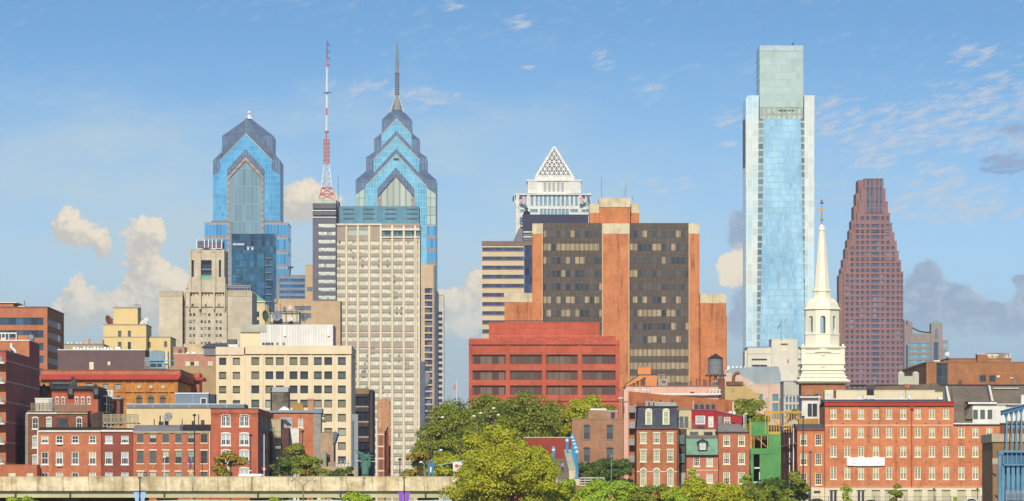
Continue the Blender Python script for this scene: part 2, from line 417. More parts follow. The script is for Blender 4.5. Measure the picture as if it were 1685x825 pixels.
MESH = {}
def window(t, h, kind, rec=0.16, y=0.0, sill=True, pane=None, frame=None, arch=0.0, lintel=None, nx=2, nz=2, fw=0.12, seg=None, rng=random):
    """one window thing-part: pane (the window) > frame > ..., set back in its opening; h in photo pixels"""
    x0, x1, z0, z1 = t.rect(h, y)
    W_, H_ = round(x1 - x0, 2), round(z1 - z0, 2)
    top, bot, fr = pane[0], pane[1], frame
    key = ('w', W_, H_, kind, rec, top.name, bot.name, fr.name if fr else '', arch, nx, nz)
    if key not in MESH:
        m = M(); zm = H_ * (seg if seg else 0.5)
        m.quad((-W_ / 2, rec, 0), (W_ / 2, rec, 0), (W_ / 2, rec, zm), (-W_ / 2, rec, zm)); m.cur = 1
        m.quad((-W_ / 2, rec, zm), (W_ / 2, rec, zm), (W_ / 2, rec, H_), (-W_ / 2, rec, H_))
        if arch:
            k = 8; r = W_ / 2
            pts = [(r * math.cos(math.pi * i / k), -0.012, H_ + arch * math.sin(math.pi * i / k)) for i in range(k + 1)]
            m.add(pts, [tuple(range(k + 1))])
        pm = m.build('window', [bot, top], mesh_only=True)
        fm = None
        if fr:
            m = M(); a, b_ = rec - 0.12, rec - 0.004
            m.box(-W_ / 2, -W_ / 2 + fw, a, b_, 0, H_); m.box(W_ / 2 - fw, W_ / 2, a, b_, 0, H_)
            m.box(-W_ / 2 + fw, W_ / 2 - fw, a, b_, H_ - fw, H_); m.box(-W_ / 2 + fw, W_ / 2 - fw, a, b_, 0, fw)
            if kind == 'sash':
                m.box(-W_ / 2 + fw, W_ / 2 - fw, a + 0.03, b_, H_ / 2 - 0.05, H_ / 2 + 0.05)
            if kind == 'french':
                m.box(-0.11, 0.11, a, b_, fw, H_ - fw)
            for i in range(1, nx):
                xx = -W_ / 2 + W_ * i / nx
                m.box(xx - 0.025, xx + 0.025, b_ - 0.03, b_ - 0.001, fw, H_ - fw)
            for i in range(1, nz):
                zz = H_ * i / nz
                if kind == 'sash' and abs(zz - H_ / 2) < 0.08: continue
                m.box(-W_ / 2 + fw, W_ / 2 - fw, b_ - 0.028, b_ - 0.002, zz - 0.025, zz + 0.025)
            if arch:
                k = 8; r = W_ / 2 + 0.03
                for i in range(k):
                    a0, a1 = math.pi * i / k, math.pi * (i + 1) / k
                    q = [((r - 0.16) * math.cos(a0), H_ + (arch - 0.13) * math.sin(a0)), ((r + 0.08) * math.cos(a0), H_ + (arch + 0.1) * math.sin(a0)),
                         ((r + 0.08) * math.cos(a1), H_ + (arch + 0.1) * math.sin(a1)), ((r - 0.16) * math.cos(a1), H_ + (arch - 0.13) * math.sin(a1))]
                    m.prism(q, -0.09, -0.015)
            fm = m.build('frame', fr, mesh_only=True)
        sm = M().box(-W_ / 2 - 0.12, W_ / 2 + 0.12, -0.1, 0.05, -0.2, -0.003).build('sill', sill if sill and sill is not True else (fr or bot), mesh_only=True) if sill else None
        lm = M().box(-W_ / 2 - 0.14, W_ / 2 + 0.14, -0.06, 0.04, H_ + 0.003, H_ + 0.26).build('lintel', lintel, mesh_only=True) if lintel else None
        MESH[key] = (pm, fm, sm, lm)
    pm, fm, sm, lm = MESH[key]
    o = link('window', pm, t.o, ((x0 + x1) / 2, y, z0))
    if fm: link('frame', fm, o)
    if sm: link('sill', sm, o)
    if lm: link('lintel', lm, o)
    return o

def grid(xs, ys, w_, h_):
    return [(x - w_ / 2, x + w_ / 2, y, y + h_) for y in ys for x in xs]
def panes(t, holes, mat, rec=0.3, y=0.0, name='window', limit=100, big=None):
    """plain panes set back in openings; past 100 the rest is one part"""
    for i, h in enumerate(holes[:limit]):
        x0, x1, z0, z1 = t.rect(h, y)
        mm = mat[i % len(mat)] if isinstance(mat, list) else mat
        M().quad((x0, y + rec, z0), (x1, y + rec, z0), (x1, y + rec, z1), (x0, y + rec, z1)).build(name, mm, t.o)
    if len(holes) > limit:
        m = M()
        for h in holes[limit:]:
            x0, x1, z0, z1 = t.rect(h, y)
            m.quad((x0, y + rec, z0), (x1, y + rec, z0), (x1, y + rec, z1), (x0, y + rec, z1))
        mm = mat[0] if isinstance(mat, list) else mat
        o = m.build(name, mm, t.o); o['kind'] = 'stuff'
rng = random.Random(7)
# ================================================================ ground and river
def ground():
    m = M()
    m.quad((-30000, 800, 0), (30000, 800, 0), (30000, 60000, 0), (-30000, 60000, 0))
    m.quad((-30000, 800, -7), (30000, 800, -7), (30000, 800, 0), (-30000, 800, 0))
    o = m.build('ground', wall('paving', (.22, .21, .19), (.16, .155, .14), fine=.5, streak=0)); o['kind'] = 'structure'
    mw, t, b = newmat('river_water')
    b.inputs['Base Color'].default_value = (.03, .05, .05, 1); b.inputs['Roughness'].default_value = .12
    bp = t.n('ShaderNodeBump'); bp.inputs['Strength'].default_value = .4
    t.put(bp.inputs['Height'], t.noise(t.vm('MULTIPLY', objc(t), (.25, .6, 1)), 1.0, 4.0)); t.put(b.inputs['Normal'], bp.outputs[0])
    m = M(); m.quad((-30000, -3000, -4), (30000, -3000, -4), (30000, 801, -4), (-30000, 801, -4))
    o = m.build('river', mw); o['kind'] = 'structure'
ground()

# ================================================================ shared materials
m_roof = wall('tar_roof', (.07, .068, .07), fine=1.0, streak=0)
m_white = wall('white_trim', (.74, .71, .64), (.62, .59, .52), amt=.1)
m_cream_trim = wall('cream_trim', (.72, .66, .47), (.62, .55, .38), amt=.1)
m_steel = plain('dark_steel', (.04, .04, .045), .5)
m_grey_metal = plain('grey_metal', (.33, .34, .35), .45, .4)
m_white_metal = plain('white_metal', (.75, .74, .71), .45)
g_dark = glass('dark_glass', (.042, .047, .052))
g_mid = glass('grey_glass', (.10, .12, .12))
g_green = glass('curtained_glass', (.30, .34, .25), rough=.3)
g_cream = glass('blind_behind_glass', (.52, .47, .33), rough=.35, var=.15)
g_pale = glass('sky_lit_glass', (.40, .47, .46), rough=.2)
g_blue = glass('blue_grey_glass', (.12, .17, .22))
m_granite = wall('grey_granite_band', (.23, .22, .23), amt=.08)
m_conc_cap = wall('pale_stained_concrete', (.66, .56, .37), (.50, .41, .26), streak=.35)

# ================================================================ One tower with a spire, blue glass chevrons
BL = (.07, .31, .56)
gl_blue = curtain('blue_tower_glass', BL, 1.6, 3.9, (.16, .36, .52), .22, .34, var=.12, metal=.3, rough=.2, tilt=.04, big=.3, c2=(.11, .38, .60))
gl_cyan = curtain('pale_blue_tower_glass', (.12, .39, .55), 1.7, 3.9, (.28, .45, .52), .24, .34, var=.12, metal=.3, rough=.2, tilt=.04, big=.3, c2=(.18, .46, .60))
gl_grey = curtain('striped_granite_glass', (.125, .18, .275), 1.8, 3.9, (.075, .115, .19), .4, .3, var=.2, metal=.25, rough=.3, tilt=.03)
gl_pale = curtain('pale_green_tower_glass', (.36, .47, .40), 3.4, 5.4, (.22, .2, .19), .45, .35, var=.15, metal=.1, rough=.3, tilt=.02)
gl_stripe = curtain('pink_striped_glass', (.40, .47, .40), 3.8, 30, (.35, .27, .25), 1.1, .2, var=.12, metal=.1, rough=.3, tilt=.02)
gl_teal = curtain('teal_grey_glass', (.17, .28, .34), 2.6, 11.5, (.22, .29, .32), .35, .5, var=.2, metal=.2, rough=.25)
m_rim = wall('cream_metal_edge', (.60, .56, .46), amt=.05)
m_pinkgran = wall('pink_granite', (.42, .32, .28), (.36, .27, .25), course=3.9, jw=1.2, jdark=.7)

def tri_gable(t, cx, hw, apex, eave, base, y0, y1, mat, name='gable'):
    return M().prism(t.poly([(cx - hw, base), (cx + hw, base), (cx + hw, eave), (cx, apex), (cx - hw, eave)]), y0, y1).build(name, mat, t.o)
def chevron(t, cx, hw, apex, eave, th, y0, y1, mat, name):
    p = [(cx - hw, eave), (cx, apex), (cx + hw, eave), (cx + hw, eave + th), (cx, apex + th), (cx - hw, eave + th)]
    return M().prism(t.poly(p), y0, y1).build(name, mat, t.o)
def pyramid_tier(t, cx, hw, hw2, pbase, peave, ptop, yc, mat, name='tier'):
    """square shaft with a sloping shoulder, centred yc behind the front plane"""
    k = t.D / FPX; a, b = hw * k, hw2 * k; x = t.x(cx)
    z0, z1, z2 = t.z(pbase), t.z(peave), t.z(ptop)
    q = 2 ** .5
    return M().lathe(x, yc, [(a * q, z0), (a * q, z1), (b * q, z2)], 4, math.pi / 4).build(name, mat, t.o)

t = T('office_tower', 'tall blue glass skyscraper with nested chevron gables and a needle spire', 'skyscraper', 652, 3190)
k = 3190 / FPX; yc = 66.5 * k
x = t.x(652)
pyramid_tier(t, 651.5, 66.3, 50, 828, 296, 281, yc, gl_grey)
pyramid_tier(t, 652, 50, 38, 281, 258, 249, yc, gl_grey)
pyramid_tier(t, 652, 37.3, 25, 249, 227, 216, yc, gl_grey)
pyramid_tier(t, 652, 24.8, 4.5, 216, 194, 173, yc, gl_grey)
for (hw, ap, ev, bs, yf, mt) in ((25, 193.5, 220, 262, (66.5 - 37.8) * k, gl_cyan), (37.6, 223.5, 262, 310, (66.5 - 50.6) * k, gl_cyan), (50.2, 254, 307, 828, -.6, gl_cyan)):
    tri_gable(t, 652, hw, ap, ev, bs, yf - .5, yf + 6, mt)
    chevron(t, 652, hw, ap - .5, ev - .5, 1.8, yf - .9, yf - .5, m_rim, 'gable_edge')
    chevron(t, 652, hw - .6, ap - 9, ev - 9, 8.4, yf + .2, yf + 5, gl_grey, 'gable_roof')
chevron(t, 651.5, 30, 276, 311, 13, -3.2, -.7, gl_grey, 'entrance_gable')
chevron(t, 651.5, 29.2, 287, 319, 4, -2.6, -.9, m_pinkgran, 'gable_edge')
tri_gable(t, 651.5, 29.5, 290, 322, 828, -1.6, -.65, gl_stripe, 'bay')
t.part('pier', m_pinkgran, [(621, 626, 322, 828)], -2.0, -.7); t.part('pier', m_pinkgran, [(677, 682, 322, 828)], -2.0, -.7)
M().prism(t.poly([(585.6, 828), (601.6, 828), (601.6, 309), (585.6, 321)]), -.55, .5).build('corner_glass', gl_pale, t.o)
M().prism(t.poly([(702, 372), (717.2, 372), (717.2, 320), (702, 309)]), -.55, .5).build('corner_glass', gl_pale, t.o)
t.part('corner_glass', curtain('banded_blue_glass', (.06, .30, .54), 2.0, 8.2, (.25, .23, .25), .25, 2.3, var=.25, metal=.3, rough=.2, big=.2), [(690, 717.2, 372, 828)], -.8, .5)
t.part('vent', m_steel, [(647.5, 656, 260.5, 263.8)], -1.6, -1.0)
for i, px in enumerate((648.6, 650.6, 652.6, 654.6)):
    pass
# spire: flared foot, mast, rings of equipment
m_spire = plain('weathered_spire_metal', (.30, .30, .30), .5, .3); m_ring = plain('violet_grey_aerials', (.12, .11, .19), .6)
m = M()
m.lathe(x, yc, [(3.4, t.z(181)), (1.9, t.z(160)), (1.15, t.z(152)), (1.05, t.z(120)), (.7, t.z(90)), (.42, t.z(66)), (.05, t.z(61))], 8)
m.build('mast', m_spire, t.o)
m = M()
for sx, sy in ((-1, -1), (1, -1), (1, 1), (-1, 1)):
    m.tube((x + sx * 4.2, yc + sy * 4.2, t.z(181)), (x + sx * 1.0, yc + sy * 1.0, t.z(153)), .55, .3, 4)
for i in range(3):
    z = 176 - i * 7; r = 3.6 - i
    m.box(x - r, x + r, yc - r, yc - r + .25, t.z(z), t.z(z) + .25)
m.build('spire_legs', plain('pale_spire_foot', (.34, .36, .34), .5), t.o)
for py in (157, 151, 147.5, 143, 139, 135, 131, 127, 123, 119, 116):
    M().lathe(x, yc, [(1.5, t.z(py)), (1.5, t.z(py) + .55)], 8).build('aerial_ring', m_ring, t.o)
for py in (106, 102, 98, 94, 90):
    M().lathe(x, yc, [(1.2, t.z(py)), (1.2, t.z(py) + .6)], 8).build('aerial_ring', m_spire, t.o)
for py in (81, 72):
    M().lathe(x, yc, [(.9, t.z(py)), (.9, t.z(py) + .5)], 8).build('aerial_ring', m_spire, t.o)

# ================================================================ the shorter blue tower on the left
t = T('office_tower', 'blue glass skyscraper with one pointed gable and a small white finial, wider at its foot', 'skyscraper', 406, 3368)
k = 3368 / FPX; yc = 55.5 * k
pyramid_tier(t, 406, 55.5, 44, 828, 264.5, 251, yc, gl_grey)
q = 2 ** .5; cx = t.x(407)
M().lathe(cx, yc, [(42.3 * k * q, t.z(256)), (42.3 * k * q, t.z(223)), (1.5 * k * q, t.z(190))], 4, math.pi / 4).build('tier', gl_grey, t.o)
tri_gable(t, 405, 43, 221, 266, 828, -1.0, 10, gl_blue)
M().prism(t.poly([(350.6, 828), (363, 828), (363, 281), (350.6, 290)]), -.8, .5).build('corner_glass', gl_blue, t.o)
M().prism(t.poly([(447, 828), (461.2, 828), (461.2, 289), (447, 280)]), -.8, .5).build('corner_glass', gl_blue, t.o)
chevron(t, 405, 43.4, 219.5, 264.5, 1.6, -1.4, -1.0, m_rim, 'gable_edge')
m = M()
for s in (-1, 1):                                        # dark folded roof planes between gable and cap
    for i in range(5):
        f = i / 5
        m.prism(t.poly([(405 + s * 43 * 1.0, 262 - i * 3.2), (405 + s * 43 * 1.0, 261.2 - i * 3.2), (406 + s * 2, 219 - i * 5.6), (406 + s * 2, 220.4 - i * 5.6)]), -.8 + i * .1, -.2)
m.build('roof_ribs', wall('ribbed_metal_roof', (.11, .15, .22), amt=.05), t.o)
tri_gable(t, 406, 43, 192, 262, 300, -.3, 8, gl_grey, 'gable_roof')
chevron(t, 404.5, 30, 246, 279, 11, -4.0, -1.1, gl_grey, 'entrance_gable')
chevron(t, 404.5, 29.5, 257, 289, 8, -3.4, -1.2, m_pinkgran, 'gable_edge')
tri_gable(t, 404.5, 29.5, 262, 293, 828, -2.2, -1.05, gl_teal, 'bay')
t.part('pier', m_pinkgran, [(374, 378, 290, 828)], -3.0, -1.1); t.part('pier', m_pinkgran, [(430, 434, 290, 828)], -3.0, -1.1)
t.part('cornice', m_granite, [(348, 463, 363, 366)], -1.7, 42)
bb = curtain('blue_glass_between_granite_bands', (.05, .29, .55), 2.2, 9.6, (.30, .29, .30), .25, 1.0, var=.22, metal=.3, rough=.2, sp=(.27, .26, .28), sph=2.6)
t.part('base_wing', bb, [(336.5, 378, 366, 828)], -1.65, 44); t.part('base_wing', bb, [(431, 474, 366, 828)], -1.65, 44)
m = M().lathe(cx, yc, [(3.2, t.z(192)), (2.0, t.z(189)), (.7, t.z(186)), (.5, t.z(182)), (.5, t.z(178))], 8)
m.lathe(cx, yc, [(1.4, t.z(182.5)), (1.6, t.z(181)), (1.2, t.z(180))], 8)
m.build('finial', m_white_metal, t.o)

# dark blue glass block in front of it
t = T('office_building', 'dark navy glass office block in front of the left blue tower', 'building', 418, 2900)
navy = curtain('navy_glass', (.012, .055, .125), 2.0, 3.9, (.018, .05, .10), .2, .5, var=.5, metal=.3, rough=.15, tilt=.05, big=.5, c2=(.02, .10, .17))
block(t, 381, 452, 386, 26, navy, roof=m_roof)
m = M().prism(t.poly([(383.5, 520), (436, 520), (436, 412), (383.5, 412)]), -6, -.2); m.build('lower_wing', navy, t.o)
m = M().prism(t.poly([(436.5, 520), (455, 520), (455, 391), (446, 386.5), (436.5, 391)]), -5, -.3); m.build('stair_tower', navy, t.o)
t.part('screen', plain('pale_louvre', (.42, .45, .47)), [(383, 402, 400.5, 404)], -8, -6.1)
m = M()
for px in (409, 416): m.lathe(t.x(px), -4, [(.7, t.z(412)), (.7, t.z(408.5)), (1.1, t.z(407.8)), (1.1, t.z(407))], 8)
m.build('roof_vent', m_white_metal, t.o)
for py in range(424, 500, 12):
    t.part('balcony', m_granite, [(437, 447, py, py + 1.4)], -6.2, -5)
for py in (438, 455, 467, 480):
    t.part('ledge', m_granite, [(386, 397, py, py + 1.0)], -6.6, -6)
# low blue banded office and a dish mast on it
t = T('office_building', 'low office block with blue ribbon windows right of the navy block', 'building', 480, 2700)
block(t, 455, 503, 454, 22, wall('grey_blue_panel', (.22, .25, .28), amt=.06), [(460, 502, 459 + i * 9.6, 464 + i * 9.6) for i in range(5)], rec=.4, roof=m_granite)
panes(t, [(460, 502, 459 + i * 9.6, 464 + i * 9.6) for i in range(5)], curtain('ribbon_window_glass', (.03, .12, .27), 2.2, 30, (.015, .03, .06), .25, .1, var=.5, metal=.2, rough=.15), rec=.39, name='window_band')
m = M().tube(t.P(476, 454, 4), t.P(479, 441, 4), .35, .25).lathe(t.x(478), 4, [(.4, t.z(441)), (1.3, t.z(440)), (1.5, t.z(438.5))], 10)
m.build('dish_mast', m_steel, t.o)
# tan block left of the dark slab
t = T('office_building', 'tan stepped office block squeezed left of the grey striped slab', 'building', 495, 2400)
tan = wall('tan_stone', (.55, .38, .22), (.48, .33, .2), amt=.08)
block(t, 502.5, 516, 437, 20, tan, [(505, 514, 473, 480)], rec=.3, roof=tan)
panes(t, [(505, 514, 473, 480)], g_blue, .29)
hs = [(466, 484, 505, 513), (488, 513, 503, 513), (488, 513, 521, 529)]
block(t, 452, 516, 493, 14, tan, hs, rec=.3, y=-14.5, roof=tan); panes(t, hs, g_blue, .29, y=-14.5)

# ================================================================ striped slab (grey) with mast
t = T('office_slab', 'dark grey slab with white ribbon windows under the red and white mast', 'building', 534, 2297)
slab = wall('slate_grey_brick', (.15, .14, .17), (.13, .125, .15), amt=.08, streak=.05)
rows = [367.5 + i * 13.15 for i in range(26)]
hs = [(524, 552, y, y + 7) for y in rows]
block(t, 514.5, 553, 358, 34, slab, hs, rec=.45)
st_w = strip('white_ribbon_panes', 1.22, 3.5, (.20, .23, .22), (.66, .66, .55), .72, (.48, .46, .46), .22, half=.4)
panes(t, hs, st_w, .44, name='window_band')
t.part('penthouse', slab, [(514.5, 553, 335, 343)], 0, 34)
t.part('window_band', g_dark, [(515.5, 552, 343, 346)], .8, 33); t.part('roof_band', m_white, [(514.5, 553, 346, 347.4)], -.3, 34)
t.part('penthouse', slab, [(514.5, 553, 347.4, 354)], 0, 34); t.part('window_band', g_dark, [(515.5, 552, 354, 357)], .8, 33)
t.part('roof_band', m_white, [(514.3, 553.2, 357, 358.5)], -.4, 34.2)
t.part('parapet', wall('pale_tile_parapet', (.55, .56, .44), amt=.08, course=1.1, jw=.1, panel=1.6), [(514.5, 553, 328, 335)], -.2, 34)
t.part('corner_shaft', slab, [(551.5, 557.5, 331, 400)], 8, 28)
t.part('pole', m_steel, [(556.2, 556.8, 290, 331)], 10, 10.3)
pole = T('radio_mast', 'slender red and white lattice mast on top of the dark grey slab', 'mast', 538, 2303, z=Z(328, 2303))
red = plain('mast_red_paint', (.60, .14, .12), .5); wh = plain('mast_white_paint', (.72, .70, .64), .5)
def lattice(t, px, wb, wt, pb, pt, n, mat, name='lattice', r=.16):
    m = M(); zs = [t.z(pb + (pt - pb) * i / n) for i in range(n + 1)]; k = t.D / FPX
    ws = [(wb + (wt - wb) * i / n) * k for i in range(n + 1)]; x = t.x(px)
    for i in range(n):
        a, b = ws[i], ws[i + 1]
        for s, q in ((-1, -1), (1, -1), (1, 1), (-1, 1)):
            m.tube((x + s * a, 6 + q * a, zs[i]), (x + s * b, 6 + q * b, zs[i + 1]), r, r, 4)
        for q in (-1, 1):
            m.tube((x + q * a, 6 - a, zs[i]), (x + q * b, 6 + b, zs[i + 1]), r * .6, r * .6, 4)
            m.tube((x + q * b, 6 - b, zs[i + 1]), (x + q * b, 6 + b, zs[i + 1]), r * .7, r * .7, 4)
            m.tube((x - a, 6 + q * a, zs[i]), (x + b, 6 + q * b, zs[i + 1]), r * .6, r * .6, 4)
            m.tube((x + a, 6 + q * a, zs[i]), (x - b, 6 + q * b, zs[i + 1]), r * .6, r * .6, 4)
            m.tube((x - b, 6 + q * b, zs[i + 1]), (x + b, 6 + q * b, zs[i + 1]), r * .7, r * .7, 4)
    return m.build(name, mat, t.o)
p = pole
lattice(p, 537.5, 13.5, 9, 328, 308, 2, red, r=.2); lattice(p, 537, 9, 4.2, 308, 270, 4, wh, r=.17)
lattice(p, 536.5, 4.2, 4.2, 270, 228, 6, red, r=.15); lattice(p, 536.5, 1.9, 1.9, 270, 228, 5, wh, r=.2)
m = M().tube(p.P(536.5, 270, 6), p.P(537, 217, 6), .5, .4, 6); m.build('pole', red, p.o)
m = M().tube(p.P(537, 217, 6), p.P(537.5, 190, 6), .45, .4, 6); m.build('pole', wh, p.o)
m = M().tube(p.P(537.5, 190, 6), p.P(537.7, 178, 6), .42, .42, 6); m.build('pole', red, p.o)
m = M().tube(p.P(537.7, 178, 6), p.P(537.9, 111, 6), .5, .38, 6); m.build('pole', wh, p.o)
m = M().tube(p.P(537.9, 111, 6), p.P(538, 96, 6), .35, .3, 6); m.build('pole', red, p.o)
m = M().tube(p.P(538, 96, 6), p.P(538.2, 66, 6), .28, .2, 6); m.build('pole', plain('mast_dark_red', (.22, .06, .10)), p.o)
m = M()
for py in (73, 84.5, 96, 107): m.tube(p.P(538, py, 6), p.P(541.5, py, 6), .22, .22, 4).box(p.x(541), p.x(541.8), 5.8, 6.2, p.z(py) - .5, p.z(py) + .3)
m.build('dipole', m_steel, p.o)
m = M().lathe(p.x(537.6), 6, [(1.6, p.z(151.5)), (1.6, p.z(150))], 8).lathe(p.x(537), 6, [(.9, p.z(217)), (.9, p.z(214))], 8); m.build('platform', m_granite, p.o)

# ================================================================ brown hotel slab with cream piers
t = T('hotel_tower', 'broad brown hotel slab with cream piers, pale window strips and teal plant room', 'building', 622, 2300)
brn = wall('brown_panel', (.40, .32, .25), (.36, .28, .215), amt=.07, streak=.08)
cols = [556.5 + i * 18.85 for i in range(8)]                     # pier centres
cols = [c_ - 3.4 + 18.85 * .0 for c_ in cols]
piers = [570 + i * 18.85 for i in range(7)]
edges = [553.5] + piers + [690.5]
rows = [396.6 + i * 13.15 for i in range(31)]
hs = []
for j, y in enumerate(rows):
    for i in range(8):
        a = edges[i] + (2.2 if i else .4); b = edges[i + 1] - (2.2 if i < 7 else .6)
        if b - a < 2: continue
        hs.append((a, b, y + (4.5 if j in (11, 13) else 0), y + 7.2))
hs0 = [(572.5, 605.5, 378.5, 387), (628, 690, 379.5, 389.5)]
block(t, 553.5, 690.5, 371, 32, brn, hs + hs0, rec=.4)
st_h = strip('hotel_window_strip', 1.02, 3.52, (.10, .11, .12), (.66, .66, .50), .84, (.50, .45, .34), .2, half=0, mid=(.3, .32, .28))
panes(t, hs0, [curtain('hall_window', (.45, .52, .44), 4.4, 30, (.5, .42, .3), .5, var=.1), curtain('top_floor_glass', (.10, .14, .15), 3.0, 30, (.3, .3, .25), .2, var=.5)], .39)
panes(t, hs, st_h, .39, name='window_strip')
m_pier = wall('cream_pier', (.74, .62, .44), (.68, .57, .40), amt=.05, streak=.06)
for px in piers: t.part('pier', m_pier, [(px - 1.5, px + 1.5, 371, 828)], -.5, .02)
t.part('pier', m_pier, [(684, 686.5, 393, 828)], -.5, .02); t.part('pier', m_pier, [(688.4, 690.8, 393, 828)], -.5, 3)
t.part('cornice', m_cream_trim, [(553, 629, 368, 371)], -.8, 32.5); t.part('cornice', m_white, [(628.5, 691, 376.5, 379.3)], -.8, 2); t.part('cornice', m_white, [(628.5, 691, 389.6, 391.5)], -.7, 2)
t.part('parapet', brn, [(629, 690.5, 368, 372)], -.3, 32)
teal = wall('teal_metal_cladding', (.13, .27, .35), (.11, .24, .32), amt=.05, course=30, panel=2.2, jw=.12, streak=.05)
tb = t.part('plant_room', teal, [(558.5, 689.5, 339.5, 367.8)], 2.5, 26)
for px in (574, 607, 643, 678.5):
    for py in (343.5, 351, 359):
        t.part('louvre', plain('dark_louvre', (.06, .10, .13)), [(px - 9, px + 9, py, py + 1.6)], 2.2, 2.48, parent=tb)
m = M()
for i in range(3): m.box(t.x(585 + i * 30), t.x(586 + i * 30), 5, 5.4, t.z(339.5), t.z(337.5))
m.build('roof_post', m_steel, t.o)

# tan tower right of it, slim white tower behind that
t = T('office_tower', 'tan concrete tower with dark slot windows right of the brown hotel slab', 'building', 706, 2500)
hs = [(699, 711.5, 474.5 + i * 10.7, 482.5 + i * 10.7) for i in range(30)] + [(689, 693, 474.5 + i * 10.7, 482.5 + i * 10.7) for i in range(30)]
tan2 = wall('tan_concrete', (.58, .42, .26), (.53, .38, .24), amt=.07)
block(t, 688, 716, 437, 30, tan2, hs, rec=.9, roof=tan2, over=.02)
panes(t, hs, strip('dark_slot_glass', 1.25, 3.15, (.02, .035, .08), (.12, .14, .2), .25, (.16, .13, .12), .12), .88)
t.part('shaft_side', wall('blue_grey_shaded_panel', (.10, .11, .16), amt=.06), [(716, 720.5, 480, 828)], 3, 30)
t.part('ledge', m_granite, [(713.2, 716.4, 437, 828)], -.4, .02)
t = T('office_tower', 'slim pale grey tower edge right of the tan tower', 'building', 725, 2650)
hs = [(720, 729, 513 + i * 9.6, 518.4 + i * 9.6) for i in range(31)]
block(t, 718, 730, 486.5, 26, wall('pale_precast', (.50, .46, .40), (.46, .42, .37), amt=.06), hs, rec=.6, roof=m_granite, over=.03)
panes(t, hs, g_dark, .59, name='window_band'); 
m = M()
for a in (718, 728): t.pbox(m, a, a + 2, 487, 828, -.7, .02)
m.build('pier', wall('white_precast', (.62, .58, .50), amt=.06), t.o)
# grey stub with a bracket, at the hotel's foot
t = T('office_building', 'narrow slate blue stair block at the right foot of the brown hotel slab', 'building', 695, 2100)
sb = wall('slate_blue_panel', (.12, .14, .19), amt=.06)
block(t, 691.5, 699, 596, 14, sb, roof=m_granite)
M().prism(t.poly([(699, 640), (699, 612), (708, 616), (706, 628)]), 1, 9).build('bracket', wall('grey_bracket', (.23, .22, .23), amt=.06), t.o)

# ================================================================ white pyramid tower
t = T('office_tower', 'white skyscraper topped by an openwork pyramid between two flags', 'skyscraper', 912, 3466)
wg = wall('white_granite', (.72, .69, .62), (.66, .63, .57), amt=.05, streak=.05, course=4.0, jw=.4, jdark=.88, panel=4)
hs = []
for a, b in ((873.4, 877.8), (881.4, 885.6), (888, 892.5), (895.2, 899.7), (902.4, 906.9), (909.6, 914.1), (916.8, 921.3), (924, 928.5), (931.2, 935.6), (939, 943.2), (946.4, 950.6), (856, 860.6), (862.6, 866.4), (957.4, 961), (965, 969)):
    hs.append((a, b, 321.5, 339))
hs2 = [(855, 867, 345, 350), (872.5, 885, 344.5, 349.8), (888, 936, 344, 360), (938.5, 951, 344.5, 349.8), (957, 969, 345, 350), (855, 860, 375, 383), (855, 860, 360, 369), (855, 860, 390, 399)]
hs3 = [(855, 870, 400 + i * 10, 406 + i * 10) for i in range(40)]
bw = curtain('blue_slot_glass', (.16, .31, .40), 2.4, 4.2, (.30, .35, .38), .35, .3, var=.25, metal=.2, rough=.2)
block(t, 849, 971.5, 320, 44, wg, hs + hs2, rec=.8)
panes(t, hs, bw, .78); panes(t, hs2, bw, .78, name='window_band')
m = M()
for px in (888 + i * 6.05 for i in range(9)): t.pbox(m, px - .7, px + .7, 343, 372, -.4, .7)
m.build('fins', wg, t.o)
t.part('corner_pier', wg, [(849.5, 854.3, 320, 828)], -1.2, .02); t.part('corner_pier', wg, [(953.2, 956, 320, 400)], -1.2, .02)
t.part('corner_pier', wg, [(867.5, 871.8, 319, 400)], -1.2, .02)
hsu = [(a, a + 4.4, 301, 316) for a in (894.8, 902, 909.2, 916.4, 923.6)]
block(t, 868.5, 955.5, 297, 34, wg, hsu, rec=.5, y=4, pyb=320, name='upper_stage')
panes(t, hsu, plain('grey_lattice', (.36, .36, .34)), .48, y=4, name='louvre')
t.part('cornice', wg, [(866.5, 957.5, 295.6, 298.2)], 3, 39); t.part('cornice', wg, [(847.5, 973, 318.6, 321)], -1.4, 44.5)
t.part('plinth', wg, [(880, 945, 290, 295.8)], 8, 34); t.part('corner_block', wg, [(868.5, 884, 299, 318)], 3.0, 4.5); t.part('corner_block', wg, [(939, 955.5, 299, 318)], 3.0, 4.5)
k = 3466 / FPX; xc = t.x(912.3); yc = 21.0; hw = 30.5 * k
M().lathe(xc, yc, [(hw * 2 ** .5 * .93, t.z(290)), (.02, t.z(241))], 4, math.pi / 4).build('pyramid_core', plain('dark_lattice_inside', (.13, .13, .19), .7), t.o)
m = M()
zb, zt = t.z(290), t.z(238.5)
def face_pt(u, f):                                       # u across -1..1, f up 0..1, on the front face
    return (xc + u * hw * (1 - f), yc - hw * (1 - f), zb + (zt - zb) * f)
def bar(a, b, r): m.tube(face_pt(*a), face_pt(*b), r, r, 4)
bar((-1, 0), (-1, .999), .95); bar((1, 0), (1, .999), .95); bar((-1, 0.01), (1, 0.01), .8)
N = 8
for i in range(1, N):
    f = i / N
    bar((-1, f), (1, f), .42)
for i in range(N):
    a = -1 + 2 * i / N
    # lattice lines parallel to the two slanting edges
    for s in (1, -1):
        x0 = s * a
        L_ = (1 - a) / 2.0
        p0 = Vector(face_pt(x0, 0)); e = Vector(face_pt(0, 1)) - Vector(face_pt(-s, 0))
        m.tube(p0, p0 + e * L_, .42, .42, 4)
for s in (-1, 1):
    m.tube((xc + s * hw, yc + hw, zb), (xc, yc, zt), .9, .5, 4)
m.build('pyramid_lattice', wg, t.o)
m = M()
for px in (868.5, 955): m.tube(t.P(px, 300, 6), t.P(px, 297, 6), .9, .3, 5)
